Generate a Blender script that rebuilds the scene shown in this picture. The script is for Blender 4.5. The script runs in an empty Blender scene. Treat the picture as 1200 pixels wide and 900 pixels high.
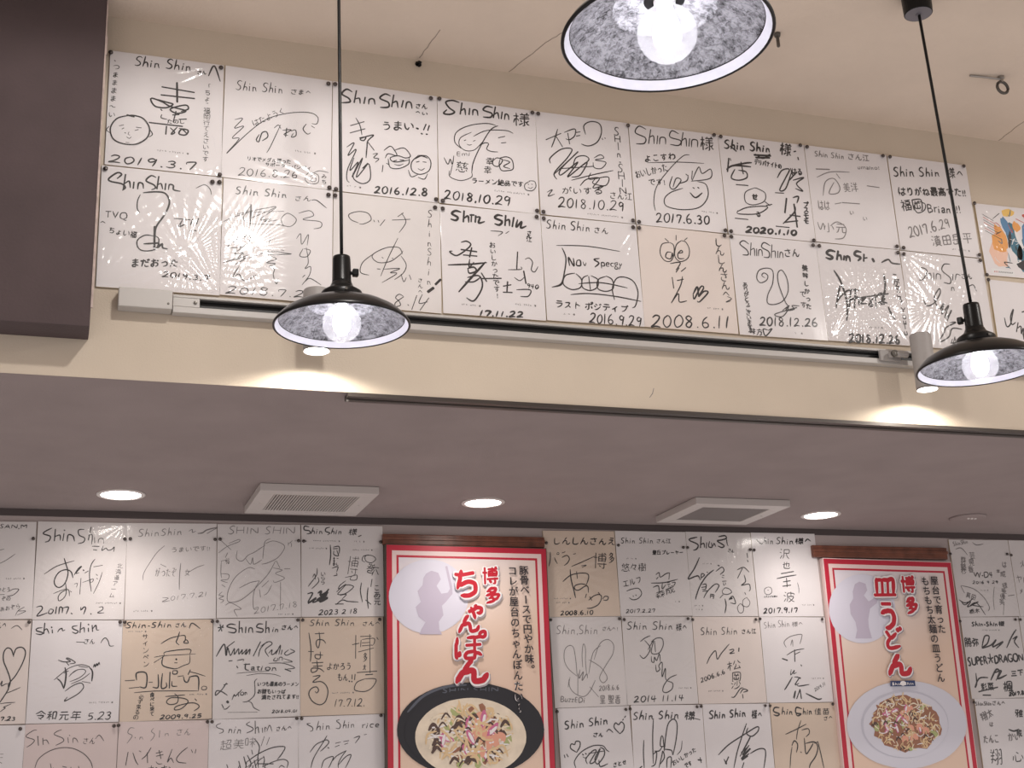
import bpy, bmesh, math, random
from mathutils import Vector, Matrix

# ------------------------------------------------------------------ camera
# plan: x runs along the walls, y into the room's depth, z up (floor at 0).
Z0 = 3.095                      # height of the top of the high autograph display
YW = 0.0                        # face of the high bulkhead wall
YB = 1.30                       # face of the low back wall
ZC = Z0 + 0.09                  # high ceiling
ZS = Z0 - 0.75                  # low soffit
sc = bpy.context.scene
col = sc.collection
cd = bpy.data.cameras.new('camera')
cam = bpy.data.objects.new('camera', cd)
col.objects.link(cam)
sc.camera = cam
F_PX, YAW, PITCH, ROLL = 1557.7, -0.34206, 0.29937, 0.04390
cd.sensor_fit = 'HORIZONTAL'
cd.sensor_width = 36.0
cd.lens = F_PX * 36.0 / 1200.0
cd.clip_start = 0.02
cam.location = (-0.0556, -2.7043, Z0 - 1.5948)
_R = (Matrix.Rotation(YAW, 3, 'Z') @ Matrix.Rotation(PITCH, 3, 'X') @ Matrix.Rotation(ROLL, 3, 'Y')
      @ Matrix.Rotation(math.pi / 2, 3, 'X'))
cam.rotation_euler = _R.to_euler()

# ------------------------------------------------------------------ world and exposure
sc.view_settings.view_transform = 'Standard'
sc.view_settings.look = 'None'
sc.view_settings.exposure = 0.5
sc.view_settings.gamma = 1.0
sc.view_settings.use_curve_mapping = False
sc.cycles.use_denoising = True
sc.cycles.max_bounces = 8
sc.cycles.transparent_max_bounces = 12
sc.cycles.caustics_reflective = False
sc.cycles.caustics_refractive = False
sc.cycles.sample_clamp_indirect = 4.0
world = bpy.data.worlds.new('room_light')
sc.world = world
world.use_nodes = True
world.node_tree.nodes['Background'].inputs[0].default_value = (1.0, 0.91, 0.88, 1)
world.node_tree.nodes['Background'].inputs[1].default_value = 0.50

PENDANT_W, TRACK_W, DOWN_W, HIGH_W = 4.0, 2.6, 6.0, 38.0

# ------------------------------------------------------------------ materials
def new_mat(name):
    m = bpy.data.materials.new(name); m.use_nodes = True
    return m, m.node_tree, m.node_tree.nodes['Principled BSDF']

def plain(name, rgb, rough=0.6, metal=0.0, noise=0.0, nscale=20.0, bump=0.0, bscale=200.0, spec=0.5):
    m, nt, b = new_mat(name)
    b.inputs['Base Color'].default_value = (*rgb, 1)
    b.inputs['Roughness'].default_value = rough
    b.inputs['Metallic'].default_value = metal
    b.inputs['Specular IOR Level'].default_value = spec
    tc = nt.nodes.new('ShaderNodeTexCoord')
    if noise > 0:
        n = nt.nodes.new('ShaderNodeTexNoise'); n.inputs['Scale'].default_value = nscale
        n.inputs['Detail'].default_value = 5
        nt.links.new(tc.outputs['Object'], n.inputs['Vector'])
        r = nt.nodes.new('ShaderNodeValToRGB')
        r.color_ramp.elements[0].position = 0.3; r.color_ramp.elements[1].position = 0.7
        r.color_ramp.elements[0].color = (*[c * (1 - noise) for c in rgb], 1)
        r.color_ramp.elements[1].color = (*[min(1, c * (1 + noise)) for c in rgb], 1)
        nt.links.new(n.outputs['Fac'], r.inputs['Fac'])
        nt.links.new(r.outputs['Color'], b.inputs['Base Color'])
    if bump > 0:
        n2 = nt.nodes.new('ShaderNodeTexNoise'); n2.inputs['Scale'].default_value = bscale
        n2.inputs['Detail'].default_value = 3
        nt.links.new(tc.outputs['Object'], n2.inputs['Vector'])
        bp = nt.nodes.new('ShaderNodeBump'); bp.inputs['Strength'].default_value = bump
        bp.inputs['Distance'].default_value = 0.002
        nt.links.new(n2.outputs['Fac'], bp.inputs['Height'])
        nt.links.new(bp.outputs['Normal'], b.inputs['Normal'])
    return m

def emit(name, rgb, s):
    m, nt, b = new_mat(name)
    b.inputs['Base Color'].default_value = (*rgb, 1)
    b.inputs['Emission Color'].default_value = (*rgb, 1)
    b.inputs['Emission Strength'].default_value = s
    return m

def clear_film(name, rough, tint, base, bump, bscale, aniso=1.0):
    """thin clear film: mostly see-through, with a gloss that grows at grazing angles"""
    m, nt, b = new_mat(name)
    out = nt.nodes['Material Output']
    tr = nt.nodes.new('ShaderNodeBsdfTransparent'); tr.inputs[0].default_value = (*tint, 1)
    gl = nt.nodes.new('ShaderNodeBsdfGlossy'); gl.inputs['Roughness'].default_value = rough
    lw = nt.nodes.new('ShaderNodeLayerWeight')
    pw = nt.nodes.new('ShaderNodeMath'); pw.operation = 'POWER'; pw.inputs[1].default_value = 5.0
    mp = nt.nodes.new('ShaderNodeMath'); mp.operation = 'MULTIPLY_ADD'
    mp.inputs[1].default_value = 0.5; mp.inputs[2].default_value = 0.04 + base
    mp.use_clamp = True
    nt.links.new(lw.outputs['Facing'], pw.inputs[0])
    mx = nt.nodes.new('ShaderNodeMixShader')
    nt.links.new(pw.outputs[0], mp.inputs[0]); nt.links.new(mp.outputs[0], mx.inputs[0])
    nt.links.new(tr.outputs[0], mx.inputs[1]); nt.links.new(gl.outputs[0], mx.inputs[2])
    if bump > 0:
        tc = nt.nodes.new('ShaderNodeTexCoord')
        mpg = nt.nodes.new('ShaderNodeMapping')
        mpg.inputs['Rotation'].default_value = (0, 0.6, 0)
        mpg.inputs['Scale'].default_value = (1, 1, aniso)
        n = nt.nodes.new('ShaderNodeTexNoise'); n.inputs['Scale'].default_value = bscale; n.inputs['Detail'].default_value = 2
        bp = nt.nodes.new('ShaderNodeBump'); bp.inputs['Strength'].default_value = bump; bp.inputs['Distance'].default_value = 0.004
        nt.links.new(tc.outputs['Object'], mpg.inputs[0]); nt.links.new(mpg.outputs[0], n.inputs['Vector'])
        nt.links.new(n.outputs['Fac'], bp.inputs['Height'])
        nt.links.new(bp.outputs['Normal'], gl.inputs['Normal']); nt.links.new(bp.outputs['Normal'], lw.inputs['Normal'])
    nt.links.new(mx.outputs[0], out.inputs['Surface'])
    nt.nodes.remove(b)
    return m

M = {}
M['wall'] = plain('cream_wallpaper', (0.58, 0.50, 0.405), 0.85, noise=0.05, nscale=3, bump=0.35, bscale=260)
M['ceil'] = plain('beige_ceiling_paint', (0.70, 0.59, 0.49), 0.9, noise=0.05, nscale=4, bump=0.5, bscale=120)
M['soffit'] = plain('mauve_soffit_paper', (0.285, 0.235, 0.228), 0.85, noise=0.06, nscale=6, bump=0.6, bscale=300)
M['back'] = plain('grey_back_wall', (0.42, 0.36, 0.35), 0.85, noise=0.05, nscale=5, bump=0.3, bscale=250)
M['dark_box'] = plain('dark_plum_paper', (0.072, 0.05, 0.052), 0.8, noise=0.12, nscale=7, bump=0.5, bscale=180)
M['bead'] = plain('worn_cream_bead', (0.45, 0.36, 0.33), 0.7, noise=0.2, nscale=60)
M['card_white'] = plain('white_card', (0.79, 0.76, 0.77), 0.75, noise=0.025, nscale=8)
M['card_grey'] = plain('greyish_white_card', (0.74, 0.705, 0.695), 0.75, noise=0.03, nscale=8)
M['card_cream'] = plain('cream_card', (0.77, 0.69, 0.645), 0.75, noise=0.03, nscale=8)
M['card_tan'] = plain('tan_card', (0.71, 0.585, 0.475), 0.75, noise=0.04, nscale=8)
M['card_pink'] = plain('pinkish_card', (0.72, 0.61, 0.59), 0.75, noise=0.03, nscale=8)
M['gold_edge'] = plain('tan_card_edge', (0.50, 0.40, 0.24), 0.5)
M['ink'] = plain('black_marker_ink', (0.022, 0.02, 0.022), 0.5)
M['ink_grey'] = plain('faded_marker_ink', (0.20, 0.185, 0.185), 0.6)
M['print'] = plain('small_grey_print', (0.16, 0.15, 0.15), 0.6)
M['sleeve0'] = clear_film('taut_plastic_sleeve', 0.18, (0.985, 0.985, 0.985), 0.0, 0.10, 25)
M['sleeve1'] = clear_film('plastic_sleeve', 0.16, (0.98, 0.98, 0.98), 0.0, 0.08, 30, 0.12)
M['sleeve3'] = clear_film('crinkled_plastic_sleeve', 0.14, (0.975, 0.975, 0.975), 0.01, 0.16, 34, 0.12)
M['pin'] = plain('dark_bronze_pin', (0.10, 0.085, 0.08), 0.28, metal=0.9)
M['white_plastic'] = plain('warm_white_plastic', (0.52, 0.48, 0.46), 0.45)
M['track'] = plain('white_track_metal', (0.46, 0.44, 0.42), 0.4)
M['slot'] = plain('black_track_slot', (0.02, 0.02, 0.02), 0.5)
M['spot_body'] = plain('grey_lamp_body', (0.33, 0.31, 0.30), 0.5, noise=0.05, nscale=40)
M['black_metal'] = plain('black_enamel', (0.006, 0.0055, 0.006), 0.28, spec=0.3)
M['black_plastic'] = plain('black_plastic', (0.004, 0.004, 0.0045), 0.35, spec=0.25)
M['canopy_face'] = plain('grey_canopy_plate', (0.16, 0.15, 0.17), 0.5)
M['wood'] = plain('red_brown_moulding', (0.16, 0.055, 0.032), 0.35, noise=0.3, nscale=30)
M['soffit_shade'] = plain('painted_soffit_shade', (0.07, 0.055, 0.055), 0.6)  # dark brown that paints the shade between soffit and low boards
M['olive'] = plain('dark_olive_frame', (0.07, 0.055, 0.04), 0.5)
M['rail'] = plain('dark_brown_metal', (0.055, 0.045, 0.04), 0.4, metal=0.3)
M['steel'] = plain('dull_steel', (0.35, 0.33, 0.31), 0.35, metal=0.9)
M['dark_steel'] = plain('dark_steel', (0.12, 0.11, 0.10), 0.4, metal=0.8)
M['vent_dark'] = plain('vent_cavity', (0.05, 0.045, 0.045), 0.8)
M['vent_mesh'] = plain('grey_vent_mesh', (0.22, 0.195, 0.19), 0.6)
M['vent_slat'] = plain('dusty_vent_plastic', (0.48, 0.44, 0.42), 0.6)
M['ring'] = plain('white_trim_ring', (0.66, 0.62, 0.60), 0.35)
M['lamp_glow'] = emit('downlight_glow', (1.0, 0.93, 0.86), 14.0)
M['led_glow'] = emit('led_glow', (1.0, 0.97, 0.93), 7.0)
M['filament'] = emit('led_filament', (1.0, 0.98, 1.0), 26.0)
M['core'] = emit('bulb_glow', (0.97, 0.96, 1.0), 5.0)
def bulb_glass():
    m = clear_film('clear_bulb_glass', 0.08, (0.97, 0.97, 0.99), 0.02, 0, 1)
    nt = m.node_tree; out = nt.nodes['Material Output']; src = out.inputs['Surface'].links[0].from_socket
    tl = nt.nodes.new('ShaderNodeBsdfTranslucent'); tl.inputs[0].default_value = (.95, .95, 1, 1)
    mx = nt.nodes.new('ShaderNodeMixShader'); mx.inputs[0].default_value = .16
    nt.links.new(src, mx.inputs[1]); nt.links.new(tl.outputs[0], mx.inputs[2]); nt.links.new(mx.outputs[0], out.inputs['Surface'])
    return m
M['glass'] = bulb_glass()
M['crack'] = plain('ceiling_crack_line', (0.30, 0.24, 0.19), 0.9)  # darker tone of the hairline cracks in the ceiling
M['enamel_white'] = plain('white_enamel_rim', (0.62, 0.62, 0.70), 0.3, noise=0.05, nscale=60)

def mottled():
    m, nt, b = new_mat('mottled_silver_reflector')
    tc = nt.nodes.new('ShaderNodeTexCoord')
    n = nt.nodes.new('ShaderNodeTexNoise'); n.inputs['Scale'].default_value = 190; n.inputs['Detail'].default_value = 7; n.inputs['Roughness'].default_value = .65; n.inputs['Distortion'].default_value = .8
    n2 = nt.nodes.new('ShaderNodeTexVoronoi'); n2.inputs['Scale'].default_value = 70
    r = nt.nodes.new('ShaderNodeValToRGB')
    r.color_ramp.elements[0].position = 0.42; r.color_ramp.elements[0].color = (0.01, 0.01, 0.014, 1)
    r.color_ramp.elements[1].position = 0.74; r.color_ramp.elements[1].color = (0.34, 0.34, 0.38, 1)
    nt.links.new(tc.outputs['Object'], n.inputs['Vector']); nt.links.new(tc.outputs['Object'], n2.inputs['Vector'])
    mx = nt.nodes.new('ShaderNodeMath'); mx.operation = 'MULTIPLY_ADD'; mx.inputs[1].default_value = 0.25; mx.inputs[2].default_value = 0
    ad = nt.nodes.new('ShaderNodeMath'); ad.operation = 'ADD'
    nt.links.new(n2.outputs['Distance'], mx.inputs[0]); nt.links.new(n.outputs['Fac'], ad.inputs[0]); nt.links.new(mx.outputs[0], ad.inputs[1])
    nt.links.new(ad.outputs[0], r.inputs['Fac']); nt.links.new(r.outputs['Color'], b.inputs['Base Color'])
    b.inputs['Roughness'].default_value = 0.38; b.inputs['Metallic'].default_value = 0.25
    bp = nt.nodes.new('ShaderNodeBump'); bp.inputs['Strength'].default_value = 0.6; bp.inputs['Distance'].default_value = 0.002
    nt.links.new(n.outputs['Fac'], bp.inputs['Height']); nt.links.new(bp.outputs['Normal'], b.inputs['Normal'])
    return m
M['mottled'] = mottled()

# ------------------------------------------------------------------ mesh helpers
def link(name, me, mats, parent=None, loc=None):
    o = bpy.data.objects.new(name, me)
    for m in (mats if isinstance(mats, (list, tuple)) else [mats]):
        if me.materials.find(m.name) < 0: me.materials.append(m)
    col.objects.link(o)
    if parent: o.parent = parent
    if loc: o.location = loc
    return o

def build(name, bm, mats, parent=None, loc=None, smooth=False):
    me = bpy.data.meshes.new(name)
    bmesh.ops.recalc_face_normals(bm, faces=bm.faces)
    if smooth:
        for f in bm.faces: f.smooth = True
    bm.to_mesh(me); bm.free()
    return link(name, me, mats, parent, loc)

def pyd(name, V, Fc, mats, parent=None, loc=None, smooth=False, mi=None):
    me = bpy.data.meshes.new(name)
    me.from_pydata(V, [], Fc)
    if mi: me.polygons.foreach_set('material_index', mi)
    if smooth: me.polygons.foreach_set('use_smooth', [True] * len(me.polygons))
    me.update()
    return link(name, me, mats, parent, loc)

def box(bm, x0, x1, y0, y1, z0, z1, mi=0, bev=0.0):
    v = [bm.verts.new(p) for p in ((x0,y0,z0),(x1,y0,z0),(x1,y1,z0),(x0,y1,z0),(x0,y0,z1),(x1,y0,z1),(x1,y1,z1),(x0,y1,z1))]
    fs = [bm.faces.new([v[i] for i in q]) for q in ((0,3,2,1),(4,5,6,7),(0,1,5,4),(1,2,6,5),(2,3,7,6),(3,0,4,7))]
    for f in fs: f.material_index = mi
    if bev:
        es = list({e for f in fs for e in f.edges})
        bmesh.ops.bevel(bm, geom=es, offset=bev, segments=2, affect='EDGES', profile=0.6)

def lathe(bm, prof, n=40, axis=None, cap0=False, cap1=False, mi=0, c=(0, 0, 0)):
    rings = []
    for r, z in prof:
        rings.append([bm.verts.new((c[0] + r * math.cos(2*math.pi*i/n), c[1] + r * math.sin(2*math.pi*i/n), c[2] + z)) for i in range(n)])
    for a, b in zip(rings, rings[1:]):
        for i in range(n):
            f = bm.faces.new((a[i], a[(i+1) % n], b[(i+1) % n], b[i])); f.material_index = mi
    if cap0: bm.faces.new(rings[0][::-1]).material_index = mi
    if cap1: bm.faces.new(rings[-1]).material_index = mi

def tube(bm, pts, r, n=8, mi=0):
    pts = [Vector(p) for p in pts]; rings = []
    for i, p in enumerate(pts):
        d = (pts[min(i+1, len(pts)-1)] - pts[max(i-1, 0)]).normalized()
        a = Vector((0, 0, 1)) if abs(d.z) < .9 else Vector((1, 0, 0))
        u = d.cross(a).normalized(); w = d.cross(u)
        rings.append([bm.verts.new(p + (u*math.cos(2*math.pi*k/n) + w*math.sin(2*math.pi*k/n)) * r) for k in range(n)])
    for a, b in zip(rings, rings[1:]):
        for k in range(n):
            bm.faces.new((a[k], a[(k+1) % n], b[(k+1) % n], b[k])).material_index = mi
    bm.faces.new(rings[0][::-1]).material_index = mi; bm.faces.new(rings[-1]).material_index = mi

def empty(name, loc, label, cat, group=None):
    o = bpy.data.objects.new(name, None); o.empty_display_size = 0.05
    col.objects.link(o); o.location = loc
    tag(o, label, cat, group)
    return o

def tag(o, label, cat, group=None):
    o['label'] = label; o['category'] = cat
    if group: o['group'] = group
    return o

def struct(name, bm, m):
    o = build(name, bm, m); o['kind'] = 'structure'; return o

# ------------------------------------------------------------------ room shell
XL, XR, YF = -3.0, 5.5, -4.5
bm = bmesh.new(); box(bm, XL, XR, YW, YW + 0.12, ZS, ZC + 0.1); struct('wall_back_upper', bm, M['wall'])
bm = bmesh.new(); box(bm, XL, XR, YF, YW, ZC, ZC + 0.1); struct('ceiling', bm, M['ceil'])
bm = bmesh.new(); box(bm, XL, XR, YW + 0.12, YB + 0.12, ZS, ZS + 0.1); box(bm, XL, XR, YW + 0.001, YW + 0.1205, ZS - 0.0008, ZS); struct('ceiling_low', bm, M['soffit'])
bm = bmesh.new(); box(bm, XL, XR, YB, YB + 0.12, 0.0, ZS); struct('wall_back_lower', bm, M['back'])

# dark hanging wall section at the left
bm = bmesh.new(); box(bm, XL, -0.009, -0.085, -0.001, Z0 - 0.670, ZC, bev=0.002); struct('wall_left_dropped', bm, M['dark_box'])
bm = bmesh.new()
random.seed(5)
zz = Z0 - 0.63
while zz < ZC:
    h = random.uniform(0.03, 0.09)
    w = random.uniform(0.0015, 0.004)
    box(bm, -0.0095, -0.0085 + w, -0.0865, -0.081, zz, min(zz + h, ZC), bev=0.0006); zz += h
struct('trim_1', bm, M['bead'])

# wooden moulding strips above the two posters
for k, (x0, x1, z1, hh) in enumerate(((0.916, 1.452, -0.803, 0.034), (2.445, 3.0, -0.810, 0.042))):
    bm = bmesh.new()
    box(bm, x0, x1, YB - 0.018, YB - 0.0005, Z0 + z1 - hh, Z0 + z1, bev=0.003)
    box(bm, x0, x1, YB - 0.022, YB - 0.0175, Z0 + z1 - hh * 0.55, Z0 + z1 - hh * 0.3, bev=0.001)
    struct('trim_%d' % (k + 2), bm, M['wood'])

bm = bmesh.new(); box(bm, XL, XR, YB - .003, YB - .0004, ZS - .021, ZS - .0004); struct('trim_4', bm, M['soffit_shade'])  # thin strip coloured dark as the shade under the soffit

# hairline seams in the ceiling
def ribbon_flat(pts, w):
    V, Fc = [], []
    for i, p in enumerate(pts):
        a = Vector(pts[max(0, i-1)]); b = Vector(pts[min(len(pts)-1, i+1)])
        d = (b - a).normalized(); s = Vector((-d.y, d.x)) * w / 2
        V += [(p[0]+s.x, p[1]+s.y, 0), (p[0]-s.x, p[1]-s.y, 0), (p[0]+s.x, p[1]+s.y, .0006), (p[0]-s.x, p[1]-s.y, .0006)]
        if i:
            q = 4*i
            Fc += [(q-4, q-3, q+1, q), (q-2, q+2, q+3, q-1), (q-4, q, q+2, q-2), (q-3, q-1, q+3, q+1)]
    return V, Fc
random.seed(8)
for k, ctrl in enumerate(([(1.03,-.36),(1.012,-.236),(.976,-.151),(.933,-.004)], [(2.36,-.2),(2.371,-.117),(2.377,-.004)], [(0.72,-.14),(0.706,-.01)])):
    pts = []
    for a, b in zip(ctrl, ctrl[1:]):
        for t in range(8):
            f = t / 8; pts.append((a[0]*(1-f)+b[0]*f + random.uniform(-.0015, .0015), a[1]*(1-f)+b[1]*f))
    pts.append(ctrl[-1])
    V, Fc = ribbon_flat(pts, 0.0016)
    o = pyd('ceiling_seam', V, Fc, M['crack'], loc=(0, 0, ZC - 0.0007)); o['kind'] = 'structure'

# dark angle rail under the bulkhead's lower edge
rail = empty('edge_rail', (0.53, 0.0, ZS), 'long dark brown metal rail along the lower edge of the cream bulkhead', 'rail')
bm = bmesh.new(); box(bm, 0, XR - 0.53, -0.004, 0.012, -0.010, -0.0012); build('flange', bm, M['rail'], rail)
bm = bmesh.new(); box(bm, 0.0, XR - 0.53, 0.018, 0.034, -0.012, -0.0012, bev=0.002); build('channel', bm, M['rail'], rail)
bm = bmesh.new(); lathe(bm, [(0.0, -0.015), (0.003, -0.0145), (0.0036, -0.012)], 12); build('screw', bm, M['steel'], rail, (0.004, 0.02, 0))

# pencil mark on the bulkhead
V, Fc = [], []
tag(pyd('pencil_mark', [(1.259, -.0004, Z0-.698), (1.2604, -.0004, Z0-.698), (1.256, -.0004, Z0-.712), (1.2544, -.0004, Z0-.711), (1.2475, -.0004, Z0-.722), (1.2462, -.0004, Z0-.7215)], [(0,1,2,3),(3,2,4,5)], M['print']),
    'short dark slanted scratch on the bare cream bulkhead below the track', 'mark')

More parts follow.
